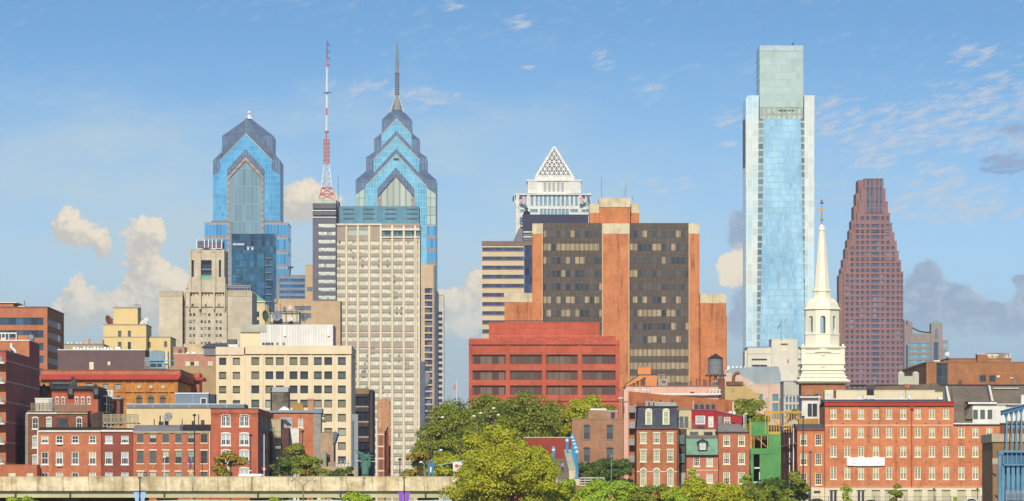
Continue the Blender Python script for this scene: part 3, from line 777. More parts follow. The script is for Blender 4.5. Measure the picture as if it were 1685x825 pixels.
m.build('corner_light', m_steel, t.o)

# flags on that tower
def flag(px, py, w_, h_, D, label, mat, lean, pole_to):
    t = T('flag', label, 'flag', px, D, z=Z(py, D))
    t.part
    M().tube((0, 0, t.z(pole_to)), (lean * 1.2, -.6, h_ + .4), .22, .14, 5).build('pole', m_white_metal, t.o)
    m = M(); n = 6
    for i in range(n):
        a, b = i / n, (i + 1) / n
        f = lambda q: (lean * 1.2 + lean * w_ * q, -.6 + .5 * math.sin(q * 6), -1.2 * q)
        pa, pb = f(a), f(b)
        m.quad((pa[0], pa[1], pa[2]), (pb[0], pb[1], pb[2]), (pb[0], pb[1], pb[2] + h_), (pa[0], pa[1], pa[2] + h_))
        m.quad((pa[0], pa[1] + .06, pa[2]), (pa[0], pa[1] + .06, pa[2] + h_), (pb[0], pb[1] + .06, pb[2] + h_), (pb[0], pb[1] + .06, pb[2]))
    m.build('cloth', mat, t.o)
def flagmat(w_, h_, lean):
    mm, t, b = newmat('striped_flag'); x, y, z = t.sep(objc(t))
    s = t.m('GREATER_THAN', t.frac(z, h_ / 4.0), .5)
    c = t.mix(s, (.55, .10, .12), (.72, .66, .66))
    u = t.m('MULTIPLY', x, lean)
    canton = t.m('MULTIPLY', t.m('LESS_THAN', u, 1.2 + w_ * .42), t.m('GREATER_THAN', z, h_ * .42))
    t.put(b.inputs['Base Color'], t.mix(canton, c, (.05, .06, .2))); b.inputs['Roughness'].default_value = .8
    return mm
flag(851.5, 331, 4.6, 2.9, 3460, 'striped flag flying at the left shoulder of the white pyramid tower', flagmat(4.6, 2.9, 1), 1, 336)
flag(966, 330, 4.2, 3.0, 3460, 'striped flag flying at the right shoulder of the white pyramid tower', flagmat(4.2, 3.0, -1), -1, 336)
flag(848.8, 330, 1.0, 3.4, 3462, 'dark green flag hanging at the far left edge of the white pyramid tower', plain('green_flag', (.05, .10, .10)), -1, 336)
flag(973.5, 331, 1.2, 3.2, 3462, 'dark blue flag hanging at the far right edge of the white pyramid tower', plain('blue_flag', (.10, .13, .2)), -1, 336)

# ================================================================ dark slab, bronze figure on its hidden tower, striped block
t = T('office_slab', 'plain indigo top of an office slab below the white pyramid tower', 'building', 914, 2000)
ind = wall('indigo_panel', (.055, .055, .095), (.05, .05, .085), amt=.05, streak=.04)
block(t, 860, 968, 354.5, 30, ind, [(861, 875, 384, 388.5), (861, 875, 391.5, 396)], rec=.3, roof=m_steel, over=.1, cop=.3)
panes(t, [(861, 875, 384, 388.5), (861, 875, 391.5, 396)], g_blue, .29)
t.part('ledge', m_cream_trim, [(861, 876, 381, 383)], -.3, .02); t.part('ledge', m_cream_trim, [(861, 876, 389, 391)], -.3, .02)
m = M()
for py in (358, 363, 368, 373): t.pbox(m, 857, 860, py, py + 1.6, 2, 6)
t.pbox(m, 856.4, 857.4, 356, 376, 2, 6)
m.build('cradle', m_steel, t.o)

t = T('stone_tower', 'grey clock tower hidden behind the indigo slab, carrying the bronze statue', 'building', 867, 2880)
m = M().lathe(0, 12, [(12, 0), (12, t.z(420)), (9, t.z(400)), (5, t.z(375)), (2.6, t.z(372.5)), (2.6, t.z(371))], 8, math.pi / 8); m.build('shaft', m_granite, t.o)
def person_mesh(h, joints, bones, subdiv=1):
    me = bpy.data.meshes.new('body'); me.from_pydata([tuple(Vector(j[0]) * h) for j in joints], bones, [])
    o = bpy.data.objects.new('tmp_body', me); COL.objects.link(o)
    md = o.modifiers.new('skin', 'SKIN'); md.use_smooth_shade = True
    for i, j in enumerate(joints):
        sv = me.skin_vertices[0].data[i]; sv.radius = (j[1] * h, (j[2] if len(j) > 2 else j[1]) * h); sv.use_root = (i == 0)
    sb_ = o.modifiers.new('sub', 'SUBSURF'); sb_.levels = subdiv; sb_.render_levels = subdiv
    dg = bpy.context.evaluated_depsgraph_get(); dg.update()
    out = bpy.data.meshes.new_from_object(o.evaluated_get(dg))
    bpy.data.objects.remove(o)
    for p in out.polygons: p.use_smooth = True
    return out
bronze = plain('black_bronze', (.012, .012, .018), .6, .3)
t = T('statue', 'dark bronze statue of a standing man in a wide brimmed hat and long coat', 'statue', 867, 2880, z=Z(371, 2880))
H = Z(340, 2880) - Z(371, 2880)
J = [((0, 0, .50), .105, .09), ((0, 0, .62), .10, .085), ((0, 0, .76), .115, .08), ((0, 0, .845), .04, .04), ((0, -.01, .90), .052, .058), ((0, -.01, .955), .045, .05),
     ((.125, 0, .76), .04), ((.165, -.02, .60), .035), ((.14, -.10, .50), .03), ((-.125, 0, .76), .04), ((-.17, 0, .60), .035), ((-.17, -.03, .46), .03),
     ((.06, 0, .46), .075), ((.06, 0, .26), .055), ((.06, .01, .04), .04), ((.06, -.08, .02), .03), ((-.06, 0, .46), .075), ((-.06, 0, .26), .055), ((-.06, .01, .04), .04), ((-.06, -.08, .02), .03)]
B_ = [(0, 1), (1, 2), (2, 3), (3, 4), (4, 5), (2, 6), (6, 7), (7, 8), (2, 9), (9, 10), (10, 11), (0, 12), (12, 13), (13, 14), (14, 15), (0, 16), (16, 17), (17, 18), (18, 19)]
me = person_mesh(H, J, B_); me.materials.append(bronze); link('figure', me, t.o, (0, 12, 0))
M().lathe(0, 12, [(.155 * H, .30 * H), (.15 * H, .45 * H), (.125 * H, .6 * H), (.13 * H, .74 * H), (.06 * H, .82 * H)], 10).build('coat', bronze, t.o)
M().lathe(0, 12, [(.125 * H, .935 * H), (.125 * H, .948 * H), (.062 * H, .955 * H), (.055 * H, 1.0 * H), (.03 * H, 1.01 * H)], 12).build('hat', bronze, t.o)

t = T('office_building', 'horizontally striped office block, cream and navy bands, left of the bronze glass building', 'building', 833, 1800)
hs = [(793.6, 862, 407.4 + i * 15.0, 413 + i * 15.0) for i in range(28)]
stc = wall('tan_stripe_panel', (.62, .48, .30), (.57, .44, .28), amt=.06, streak=.06)
block(t, 793, 862.5, 404, 40, stc, hs, rec=.3)
panes(t, hs, curtain('navy_ribbon_glass', (.055, .075, .15), 1.6, 30, (.03, .035, .06), .15, var=.4, metal=.2, rough=.15), .29, name='window_band')
t.part('cornice', wall('brown_stone_band', (.24, .16, .13), amt=.08), [(792.8, 876, 397, 404.2)], -.25, 40)
t.part('corner_glass', curtain('navy_corner_glass', (.03, .05, .12), 1.4, 3.2, (.02, .03, .07), .15, .25, var=.6, metal=.2, rough=.12), [(862.5, 876, 404.2, 560)], .35, 40)
m = M()
for i in range(28):
    t.pbox(m, 793, 862.5, 413 + i * 15.0, 414.0 + i * 15.0, -.18, -.01)
m.build('sill_band', wall('rose_brown_sill', (.36, .22, .19), amt=.06), t.o)

# ================================================================ bronze glass and brick federal block
t = T('office_building', 'massive brick office block with two wide bays of dark bronze glass', 'building', 1012, 1600)
ob = brick('orange_brown_brick', (.56, .21, .085), (.43, .145, .06), streak=.3, ms=.14)
bronze_p = wall('bronze_spandrel', (.125, .10, .085), (.11, .09, .08), amt=.08, streak=.0, course=4.09, panel=1.49, jw=.12)
for a, b in ((893.5, 990.5), (1036, 1133)):
    t.part('curtain_wall', bronze_p, [(a, b, 367.2, 828)], .6, 28)
    rws = [379.8 + i * 21.72 for i in range(21)]
    off = rng.uniform(0, 100)
    for i, y in enumerate(rws):
        lt = [.25, .75, .25, .2, .2, .55, .4, .35, .5, .92, .9, .9][i % 12] * (1.0 if a < 900 else (1.0 if i not in (1, 4) else .6))
        key = 'bz%d' % round(lt * 100)
        if key not in MESH:
            MESH[key] = strip('bronze_window_row', 1.49, 4.09, (.025, .03, .042), (.36, .28, .17), lt, (.10, .075, .055), .14, mid=(.11, .095, .085), half=.35)
        t.part('window_band', MESH[key], [(a + .4, b - .4, y, y + 10.9)], .52, .7)
    m = M()
    n = 13
    for i in range(n + 1):
        px = a + (b - a) * i / n
        t.pbox(m, px - .32, px + .32, 367.2, 828, .1, .51)
    m.build('mullion', wall('bronze_mullion', (.16, .105, .06), amt=.06), t.o)
for a, b, cap in ((876, 893.5, True), (990.5, 1036, True), (1133, 1151, True)):
    t.part('pier', ob, [(a, b, 385 if a < 990 else 384, 828)], -1.6, 30)
    t.part('pier_cap', m_conc_cap, [(a, b, 368, 384.9)], -1.62, 30)
m = M()
for px in (892.4, 991.5, 1035, 1134):
    t.pbox(m, px - .9, px + .9, 384, 828, -1.75, -1.58)
m.build('quoin', wall('tan_corner_strip', (.60, .38, .2), amt=.06), t.o)
t.part('wing', ob, [(830, 876, 497.5, 828)], 3, 30); t.part('wing_cap', m_conc_cap, [(829.6, 876, 482.5, 497.4)], 2.9, 30.2)
t.part('wing', ob, [(1151, 1195, 499.5, 828)], 3, 34); t.part('wing_cap', m_conc_cap, [(1151, 1195.3, 484, 499.4)], 2.9, 34.2)
t.part('ledge', wall('tan_edge', (.60, .45, .24), amt=.05), [(1194, 1197, 520, 828)], 6, 34)
t.part('core', ob, [(970, 1052, 351, 372)], 10, 26); t.part('core_cap', m_conc_cap, [(970, 1052, 336, 351)], 9.9, 26.1)
t.part('core', ob, [(986.5, 1037, 341, 372)], 6, 10); t.part('core_cap', m_conc_cap, [(986, 1037.5, 325.5, 341)], 5.8, 25)
m = M()
for px, h in ((990, 292), (1027, 312), (1030, 300), (1041, 322)): t.pbox(m, px - .25, px + .25, h, 330, 14, 14.2)
m.build('aerial', m_steel, t.o)

# ================================================================ red lower building in front
t = T('office_building', 'bright terracotta red office block with three rows of wide brown windows', 'building', 895, 1350)
tr = wall('red_terracotta', (.50, .11, .06), (.43, .09, .05), amt=.12, streak=.22, big=.12, course=1.6, jw=.1, jdark=.88, panel=3.2)
hs = [(a, b, y, y + 15.6) for y in (583.7, 609.8, 634.5) for a, b in ((777.5, 832), (839.5, 891.5), (899, 950.5), (957.8, 1012.8))]
block(t, 771.5, 1019.5, 567, 40, tr, hs, rec=.8, name='wall')
brw = strip('brown_tinted_glass', 1.6, 40, (.085, .04, .03), (.17, .095, .062), .35, (.04, .02, .018), .16, rough=.1, mid=(.14, .07, .05))
panes(t, hs, brw, .78)
for px in (774, 835.8, 895.2, 954.2, 1016):
    t.part('pier', tr, [(px - 2.6, px + 2.6, 567.6, 660)], -.35, .02)
t.part('cornice', tr, [(771, 1020, 560, 567.2)], -.5, 40.4)
t.part('lower_band', tr, [(771.5, 1019.5, 650.3, 660)], -.4, .02)
block(t, 804.5, 986.5, 531.5, 26, tr, y=6, pyb=561, name='upper_storey', roof=tr, cop=.2)
t.part('parapet', tr, [(772, 1013, 557, 560)], 2, 6); t.part('upper_storey', tr, [(986.5, 1013, 553, 560)], 5.5, 20)
m = M()
for i in range(14):
    px = 806 + i * 14.6; t.pbox(m, px - .2, px + .2, 553, 560, 1, 1.1)
t.pbox(m, 806, 1002, 552.6, 553.2, 1, 1.1)
m.build('railing', wall('pink_rail', (.5, .26, .2), amt=.04), t.o)
m = M()
for i in range(9): px = 810 + i * 22; t.pbox(m, px - .3, px + .3, 527.5, 531, 12, 12.2)
t.pbox(m, 806, 893, 527.5, 529, 12, 12.3)
m.build('roof_rail', m_steel, t.o)

# ================================================================ very tall pale glass tower on the right
t = T('office_tower', 'tallest pale glass skyscraper, blue tapering front panel between white shoulders', 'skyscraper', 1284, 3360)
gp = curtain('pale_grey_green_glass', (.44, .54, .48), 3.3, 4.6, (.40, .44, .38), .35, 1.0, var=.1, metal=.35, rough=.2, tilt=.03, big=.2)
gw = curtain('white_reflective_glass', (.76, .74, .64), 3.3, 4.6, (.60, .63, .57), .3, .3, var=.08, metal=.25, rough=.18, tilt=.06, big=.2, c2=(.50, .64, .68))
gb = curtain('sky_blue_panel_glass', (.27, .48, .62), 1.55, 4.1, (.22, .42, .57), .2, .5, var=.09, metal=.3, rough=.18, tilt=.05, big=.35, c2=(.40, .58, .66))
gd = curtain('dark_notch_glass', (.20, .27, .30), 6, 4.6, (.42, .44, .40), .4, 1.2, var=.5, metal=.2, rough=.2)
t.part('core', gp, [(1250, 1321.8, 75, 828)], 0, 46)
t.part('roof_band', wall('pale_cap_glass', (.48, .58, .60), amt=.05), [(1250.5, 1321.3, 75.2, 84)], -.3, .02)
t.part('core_band', wall('yellowish_plant_floor', (.46, .52, .44), amt=.1, course=4.6, jw=1.4, panel=3.3), [(1250, 1321.8, 176, 196)], -.2, .02)
m = M()
for a, b in ((1281, 1287), (1289.5, 1294), (1297, 1301), (1303, 1307), (1287, 1288.5)): t.pbox(m, a, b, 181, 183.4, -.4, -.18)
m.build('plant_opening', m_steel, t.o)
M().prism(t.poly([(1227.5, 828), (1243, 828), (1248.5, 157.5), (1231, 157.5), (1227, 163)]), -1.5, 44).build('shoulder', gw, t.o)
M().prism(t.poly([(1325.5, 828), (1338.6, 828), (1340, 157.5), (1323.2, 157.5)]), -1.5, 44).build('shoulder', gw, t.o)
M().prism(t.poly([(1242, 828), (1252, 828), (1258.5, 196), (1248.5, 196)]), -.8, -.05).build('notch', gd, t.o)
M().prism(t.poly([(1320, 828), (1327.5, 828), (1323.5, 196), (1315.5, 196)]), -.8, -.05).build('notch', gd, t.o)
M().prism(t.poly([(1245, 828), (1329, 828), (1317, 196), (1257.5, 196)]), -2.6, -.9).build('front_panel', gb, t.o)
M().box(t.x(1226.5) - .4, t.x(1226.5), 12, 30, t.z(273), t.z(194)).build('slot', m_steel, t.o)
m = M().tube(t.P(1303, 76, 10), t.P(1306, 70, 10), .7, .3, 5); m.build('roof_crane', m_steel, t.o)

# ================================================================ stepped rose granite tower
t = T('office_tower', 'rose granite skyscraper stepping in towards a dark glass crown', 'skyscraper', 1433, 3575)
rose = wall('rose_granite', (.29, .15, .135), (.25, .13, .12), amt=.06, streak=.04)
ux = lambda v: 1360 + v / 2.117
uy = lambda v: 270 + v / 2.117
Rs = [(198, 50, 85), (206, 85, 130), (214, 130, 170), (221, 170, 205), (229, 205, 238), (237, 238, 268), (245, 268, 303), (252, 303, 335), (260, 335, 375), (267.5, 375, 1182)]
Ls = [(132, 50, 92), (120, 92, 140), (112, 140, 172), (106, 172, 205), (97, 205, 238), (88, 238, 268), (80, 268, 303), (73, 303, 335), (66, 335, 375), (60, 375, 1182)]
def inside_px(px, py):
    vx, vy = (px - 1360) * 2.117, (py - 270) * 2.117
    for (r, a, b), (l, _, _) in zip(Rs, Ls):
        if a <= vy < b: return l <= vx <= r
    return False
cols = [(66, 77), (84, 95), (102, 113), (120, 131), (138, 149), (156, 184), (190, 201), (208, 219), (226, 237), (244, 254), (258, 265)]
hs = []; 
for j in range(50):
    vy = 210 + j * 19.4
    for a, b in cols:
        pa, pb, pt, pbm = ux(a), ux(b), uy(vy), uy(vy + 11.5)
        if inside_px(pa - .4, pt - 2) and inside_px(pb + .4, pt - 2): hs.append((pa, pb, pt, pbm))
for a, b in ((120, 131), (138, 149), (156, 184), (190, 201), (208, 217)):
    hs.append((ux(a), ux(b), uy(183), uy(196)))
crown = (ux(136), ux(197), uy(54), uy(173))
hz = [t.rect(h) for h in hs] + [t.rect(crown)]
xs = [t.x(ux(v[0])) for v in Rs + Ls]; zs = [t.z(uy(v)) for r in Rs for v in (r[1], r[2])]
k = t.D / FPX
fn = lambda x, z: inside_px((x + t.rx) / k + CXP, HYP - (z - CAMZ) / k)
m = M(); m.front(min(xs), max(xs), 0, t.z(uy(50)), hz, 0, .9, {'x': xs, 'z': zs, 'fn': fn})
for (r, a, b), (l, _, _) in zip(Rs, Ls):
    xr, xl, z1, z0 = t.x(ux(r)), t.x(ux(l)), t.z(uy(a)), max(0, t.z(uy(b)))
    gx = 13.5 - (267.5 - r) * .1
    m.quad((xr, 0, z0), (xr, 34, z0), (xr, 34, z1), (xr, 0, z1)); m.quad((xl, 34, z0), (xl, 0, z0), (xl, 0, z1), (xl, 34, z1))
    m.quad((xl, 0, z1), (xr, 0, z1), (xr, 34, z1), (xl, 34, z1)); m.quad((xr, 34, z0), (xl, 34, z0), (xl, 34, z1), (xr, 34, z1))
m.build('wall', rose, t.o)
for i, (v, a, b) in enumerate(((113, 54, 1182), (105, 100, 1182), (97, 145, 1182), (89, 195, 1182), (82, 228, 1182), (74, 262, 1182), (67, 292, 1182), (59, 330, 1182), (52, 362, 1182), (45, 385, 1182))):
    # shaded flank steps back to the left
    px1 = ux(Ls[min(i, 9)][0] + 1)
    M().box(t.x(ux(v)), t.x(px1), 4 + (9 - i) * .3, 34 - i * .5, 0, t.z(uy(a))).build('flank', rose, t.o)
tw = strip('rose_tower_panes', 2.3, 8.0, (.035, .05, .12), (.16, .20, .30), .2, (.12, .08, .10), .4, mid=(.075, .10, .20))
panes(t, hs, tw, .85)
x0, x1, z0, z1 = t.rect(crown)
M().quad((x0, .85, z0), (x1, .85, z0), (x1, .85, z1), (x0, .85, z1)).build('crown_glass', curtain('crown_blue_glass', (.075, .11, .20), 2.1, 7.6, (.17, .13, .14), .35, .6, var=.3, metal=.2, rough=.2), t.o)
m = M()
for v in (136, 151, 166.5, 182, 196): m.box(t.x(ux(v)) - .5, t.x(ux(v)) + .5, -.5, .84, t.z(uy(173)), t.z(uy(50)))
m.build('crown_fin', rose, t.o)

t = T('office_building', 'grey stone office block with blue ribbon windows and a small green pyramid roof', 'building', 1524, 3700)
gs = wall('grey_brown_stone', (.30, .24, .22), (.27, .22, .20), amt=.06)
block(t, 1488, 1540, 549, 34, gs, [(1494, 1540, 565 + i * 9.4, 570 + i * 9.4) for i in range(5)], rec=.4, name='wall')
panes(t, [(1494, 1540, 565 + i * 9.4, 570 + i * 9.4) for i in range(5)], curtain('light_blue_ribbon', (.18, .38, .46), 3, 40, (.12, .2, .26), .3, var=.25, metal=.2, rough=.2), .39, name='window_band')
M().prism(t.poly([(1487.6, 828), (1494, 828), (1494, 541), (1487.6, 526)]), -3, 20).build('left_wing', gs, t.o)
M().prism(t.poly([(1494, 549), (1502, 549), (1502, 531), (1494, 527)]), 4, 20).build('left_wing', gs, t.o)
t.part('turret', gs, [(1532, 1551, 532.5, 600)], -1.5, 12); t.part('slot', g_blue, [(1538.5, 1543.5, 541, 558)], -1.7, -1.48)
m = M().lathe(t.x(1541.5), 5, [(6.6, t.z(532.5)), (.3, t.z(527.5))], 4, math.pi / 4); m.build('roof', plain('verdigris', (.17, .36, .27), .7), t.o)
t.part('right_wing', gs, [(1551, 1560.5, 560, 828)], 0, 30)
t.part('window_band', curtain('light_blue_ribbon_side', (.2, .4, .48), 3, 4.1, (.30, .24, .22), .3, 1.9, var=.2), [(1552, 1560, 565, 610)], -.2, .02)
t.part('slot', plain('navy_slot', (.03, .06, .14)), [(1490.5, 1494, 568, 640)], -3.2, -2.98); t.part('slot', plain('navy_slot2', (.03, .06, .14)), [(1536.5, 1544, 563, 640)], -1.75, -1.48)
m = M(); pts = [(1501, 539.5), (1507, 543), (1515, 546), (1524, 547.3), (1532, 547)]
for a, b in zip(pts, pts[1:]): m.tube((t.x(a[0]), -.3, t.z(a[1])), (t.x(b[0]), -.3, t.z(b[1])), .5, .5, 4)
m.build('arc_rail', m_steel, t.o)
# ================================================================ middle distance, left half
PANES = {'dark': (g_dark, g_dark), 'mid': (g_mid, g_mid), 'green': (g_green, g_mid), 'cream': (g_cream, g_dark), 'pale': (g_pale, g_pale), 'blind': (g_cream, g_mid), 'gd': (g_green, g_dark), 'gg': (g_green, g_green), 'pd': (g_pale, g_dark)}
def wins(t, holes, kind, kinds, **k):
    for h in holes: window(t, h, kind, pane=PANES[rng.choice(kinds)], **k)
rust = brick('terracotta_brick', (.45, .17, .085), (.40, .14, .07), streak=.08, ms=.15)
rust_side = rust

# office block at the left edge with ribbon windows
t = T('office_building', 'terracotta office block with blue ribbon windows at the left edge, vents on its roof', 'building', 40, 1300)
hs = [(-60, 71.5, 523 + i * 20.9, 535 + i * 20.9) for i in range(14)]
x0, x1 = t.x(-60), t.x(78); z1 = t.z(507); dp = 48.0
hz = [t.rect((-58, 71.5, h[2], h[3])) for h in hs]
m = M(); m.front(x0, x1, 0, z1, hz, 0, .3)
m.quad((x0, dp, 0), (x0, 0, 0), (x0, 0, z1), (x0, dp, z1)); m.quad((x1, dp, 0), (x0, dp, 0), (x0, dp, z1), (x1, dp, z1))
# right flank with its own openings: build it turned, as a front in (y, z)
fl = M(); fz = [(2.2, dp - 3, c_, d_) for (_, _, c_, d_) in hz]
fl.front(0, dp, 0, z1, fz, 0, .3)
m.add([(x1 - v[1], v[0], v[2]) for v in fl.v], fl.f)
m.build('wall', rust, t.o)
M().box(x0 - .1, x1 + .1, -.1, dp + .1, z1, z1 + .35).build('roof', wall('dark_coping', (.22, .11, .08), amt=.06), t.o)
gl_l = curtain('blue_slate_ribbon', (.05, .08, .13), 1.9, 40, (.03, .04, .06), .12, .1, var=.5, metal=.2, rough=.12, big=.4)
for (a, b, c_, d_) in hz:
    M().quad((a, .29, c_), (b, .29, c_), (b, .29, d_), (a, .29, d_)).build('window_band', gl_l, t.o)
side_st = strip('flank_panes', 2.3, 40, (.03, .035, .045), (.55, .52, .42), .8, (.30, .12, .07), .5, half=.0)
for i, (a, b, c_, d_) in enumerate(fz):
    M().quad((x1 - .29, a, c_), (x1 - .29, b, c_), (x1 - .29, b, d_), (x1 - .29, a, d_)).build('flank_window_band', side_st, t.o)
t.part('penthouse', rust, [(-30, 22, 498.5, 507)], 8, 22); t.part('penthouse_roof', m_white_metal, [(-30, 28, 497.5, 498.6)], 7.5, 30)
m = M(); t.pbox(m, 17, 40, 495, 495.5, 24, 24.2); t.pbox(m, 17, 17.6, 495, 505, 24, 24.2); t.pbox(m, 28, 28.3, 486, 505, 24, 24.2); t.pbox(m, 38.6, 40, 495, 505, 24, 26)
m.build('roof_frame', m_grey_metal, t.o)
t.part('roof_unit', m_white_metal, [(30, 41, 503.5, 507)], 6, 12)

# red apartment house at the left edge, balconies on its front
t = T('apartment_building', 'dark red apartment house at the left edge, cream lines on its blank flank, white balconies', 'building', 5, 980)
wine = wall('wine_red_panel', (.44, .095, .075), (.38, .08, .064), amt=.07, streak=.06, course=1.3, jw=.06, jdark=.9, panel=40)
x1 = t.x(9.5); zt = t.z(579); zt2 = t.z(561.5, 48)
M().box(-16 + x1, x1, .4, 48, 0, zt).build('wall', wine, t.o)
M().box(-16 + x1, x1, 48, 70, 0, zt2).build('rear_wall', wine, t.o)
or_br = brick('orange_brick', (.47, .19, .09), (.42, .15, .07), streak=.15)
M().box(-16.3 + x1, x1 - .05, 47.8, 47.99, zt, zt2 - .1).build('rear_parapet', or_br, t.o)
M().box(-16 + x1, x1, .3, 47.9, zt, zt + .35).build('coping', plain('dark_metal_coping', (.12, .09, .09)), t.o)
M().box(-16.4 + x1, x1 + .1, 47.8, 70.1, zt2, zt2 + .25).build('roof', m_white, t.o)
for py in (593.5, 627.5, 661, 694.5, 728, 762):
    z = t.z(py)
    M().box(x1 - .02, x1 + .035, .4, 70, z - .14, z + .14).build('band', wall('cream_band', (.55, .42, .25), amt=.06), t.o)
m = M()
for y in (14, 38, 60): m.box(x1 - .02, x1 + .03, y, y + .2, 1, t.z(593.5))
m.build('joint', wall('pinkish_joint', (.34, .13, .10), amt=.06), t.o)
for i, py in enumerate((597, 630, 663.5, 697, 730, 763)):
    z = t.z(py)
    sl = M().box(-16 + x1, x1 - .05, -2.2, .4, z - .25, z + .1).build('balcony', m_white, t.o)
    M().box(-16 + x1, x1 - .5, -2.15, -2.08, z + .1, z + 1.1).build('balustrade', glass('green_balcony_glass', (.22, .33, .27), .15), sl)
    M().box(-16 + x1, x1 - 1.2, .36, .39, z + .1, z + 3.4).build('window', glass('green_room_glass', (.13, .20, .17), .1), t.o)
    M().box(x1 - 1.15, x1, .3, .4, z - 3.4, z - .3).build('front_pier', or_br, t.o)
    M().box(-16 + x1, x1 - 2, .34, .36, z + 2.6, z + 2.75).build('transom', m_white, t.o)
m = M(); zz = zt2
for (a, b) in ((-6, 27), ): t.pbox(m, a, b, 547.5, 549.5, 52, 60)
for a in (-6, 2, 8, 14, 26): t.pbox(m, a, a + 1.2, 549.5, 561, 52, 53)
t.pbox(m, 2, 10, 556, 561, 52.5, 56)
m.build('roof_pergola', m_white, t.o)
t.part('stair_hood', or_br, [(28, 46, 552, 561)], 54, 62)
m = M().ball((t.x(51, 55), 55, t.z(556.5, 55)), .75, 8); m.build('roof_vent', m_grey_metal, t.o)
m = M()
for a, b in (((18.5, 565), (18.5, 572)), ((18.5, 572), (25, 578)), ((25, 578), (25.5, 583))): m.tube(t.P(a[0], a[1], 47), t.P(b[0], b[1], 47), .28, .28, 6)
m.build('flue', m_white_metal, t.o)

# low dark purple block with a white roof edge
t = T('warehouse', 'long low plum brown windowless block with a white roof edge', 'building', 166, 1250)
plum = wall('plum_brown_stucco', (.15, .095, .09), (.135, .085, .082), amt=.05, streak=.04)
block(t, 95, 239, 576.5, 14, plum, roof=None)
t.part('roof', m_white, [(94.5, 239.5, 575, 576.6)], -.15, 14.2)
t.part('window', m_cream_trim, [(147, 154, 596, 612), (177, 181.5, 595, 601)], -.05, .02)
m = M()
for i in range(12): t.pbox(m, 120 + i * 5.6, 124 + i * 5.6, 571 + (i % 3), 575, 4, 8)
t.pbox(m, 190, 198, 571, 575, 4, 7)
m.build('roof_hatch', m_white_metal, t.o)
t = T('rooftop_building', 'low tan rooftops with grey plant screens behind the plum block', 'building', 140, 1480)
block(t, 106, 170, 568, 20, wall('dusty_tan', (.45, .34, .20), (.4, .3, .18)), roof=m_granite)
t.part('plant_screen', m_grey_metal, [(146, 169, 559, 568)], 2, 8); t.part('stair_hood', tan, [(139, 147, 557.5, 568)], 2, 9)
m = M()
for a in (110, 116, 125, 131): t.pbox(m, a, a + 4, 563.5, 568, 3, 5)
m.build('roof_unit', m_cream_trim, t.o)

# yellow block with a cube on top and two dishes
t = T('apartment_building', 'yellow stucco block stepped up to a blank cube, flanked by two satellite dishes', 'building', 215, 1500)
yel = wall('yellow_stucco', (.70, .52, .24), (.66, .48, .22), amt=.05, streak=.1)
shade = wall('weathered_stone_coping', (.34, .29, .22), (.28, .24, .19))
hs = [(194.3, 199.7, 544.5, 554), (210.3, 215.5, 544.5, 554), (194, 200, 563, 572), (210.3, 215.5, 563, 575)]
block(t, 170, 240.5, 535.5, 22, yel, hs, rec=.3, roof=shade)
wins(t, hs, 'plain', ['mid', 'dark'], rec=.3, sill=m_granite)
t.part('string_course', shade, [(170, 240.5, 554.3, 555.2)], -.12, .01)
block(t, 186.5, 226.5, 507.5, 14, yel, y=4, pyb=535, name='upper_storey', roof=shade)
hs = [(243.5, 248, 563, 571), (270, 275, 562, 570)]
block(t, 240.5, 280.5, 556, 24, yel, hs, rec=.3, y=6, name='annexe', roof=shade)
wins(t, hs, 'plain', ['mid', 'dark'], rec=.3, y=6, sill=m_granite)
m = M()
for a in (223, 226.5): t.pbox(m, a, a + 1.2, 494, 507, 9, 9.5)
t.pbox(m, 217, 231, 501, 503, 9, 10); t.pbox(m, 228, 231, 503, 507, 8, 10)
m.build('chimney', m_grey_metal, t.o)
def dish(name, label, px, py, r, D, mat, tilt=35, turn=0, post=2.0, group=None, dy=0):
    t = T('satellite_dish', label, 'satellite dish', px, D, group, z=Z(py, D))
    n = 14; m = M(); rows_ = 4; vs = []
    q = Matrix.Rotation(R(turn), 3, 'Z') @ Matrix.Rotation(R(90 - tilt), 3, 'X')
    for off in (0.0, -.05 * r):
        for i in range(rows_ + 1):
            rr = r * i / rows_; h = .28 * r * (i / rows_) ** 2
            for k_ in range(n):
                a = 2 * math.pi * k_ / n
                v = q @ Vector((rr * math.cos(a), rr * math.sin(a), h - .28 * r + off)); vs.append((v.x, v.y, v.z))
    fs = []
    for s in range(2):
        o = s * (rows_ + 1) * n
        for i in range(rows_):
            for k_ in range(n):
                f = (o + i * n + k_, o + i * n + (k_ + 1) % n, o + (i + 1) * n + (k_ + 1) % n, o + (i + 1) * n + k_)
                fs.append(f if s == 0 else f[::-1])
    m.add(vs, fs); m.build('reflector', mat, t.o, smooth=True)
    e = q @ Vector((0, 0, r * .75)); m = M()
    for k_ in range(3):
        a = 2 * math.pi * k_ / 3; v = q @ Vector((r * .9 * math.cos(a), r * .9 * math.sin(a), 0)); m.tube(v, e, r * .03, r * .03, 4)
    m.tube(e, e * .8, r * .1, r * .1, 6); m.build('feed_arm', m_steel, t.o)
    m = M().tube((0, .25 * r, -r - post), (0, .2 * r, -.1 * r), r * .09, r * .09, 6); m.build('post', m_steel, t.o)
    return t
dish('', 'rust brown satellite dish left of the yellow cube, seen nearly from behind', 180, 528, 1.7, 1502, plain('rusty_dish', (.26, .07, .04), .7), 20, 60, .3)
dish('', 'white satellite dish right of the yellow cube', 237.5, 530, 1.6, 1506, plain('white_dish', (.78, .75, .7), .5), 35, -40, .2)

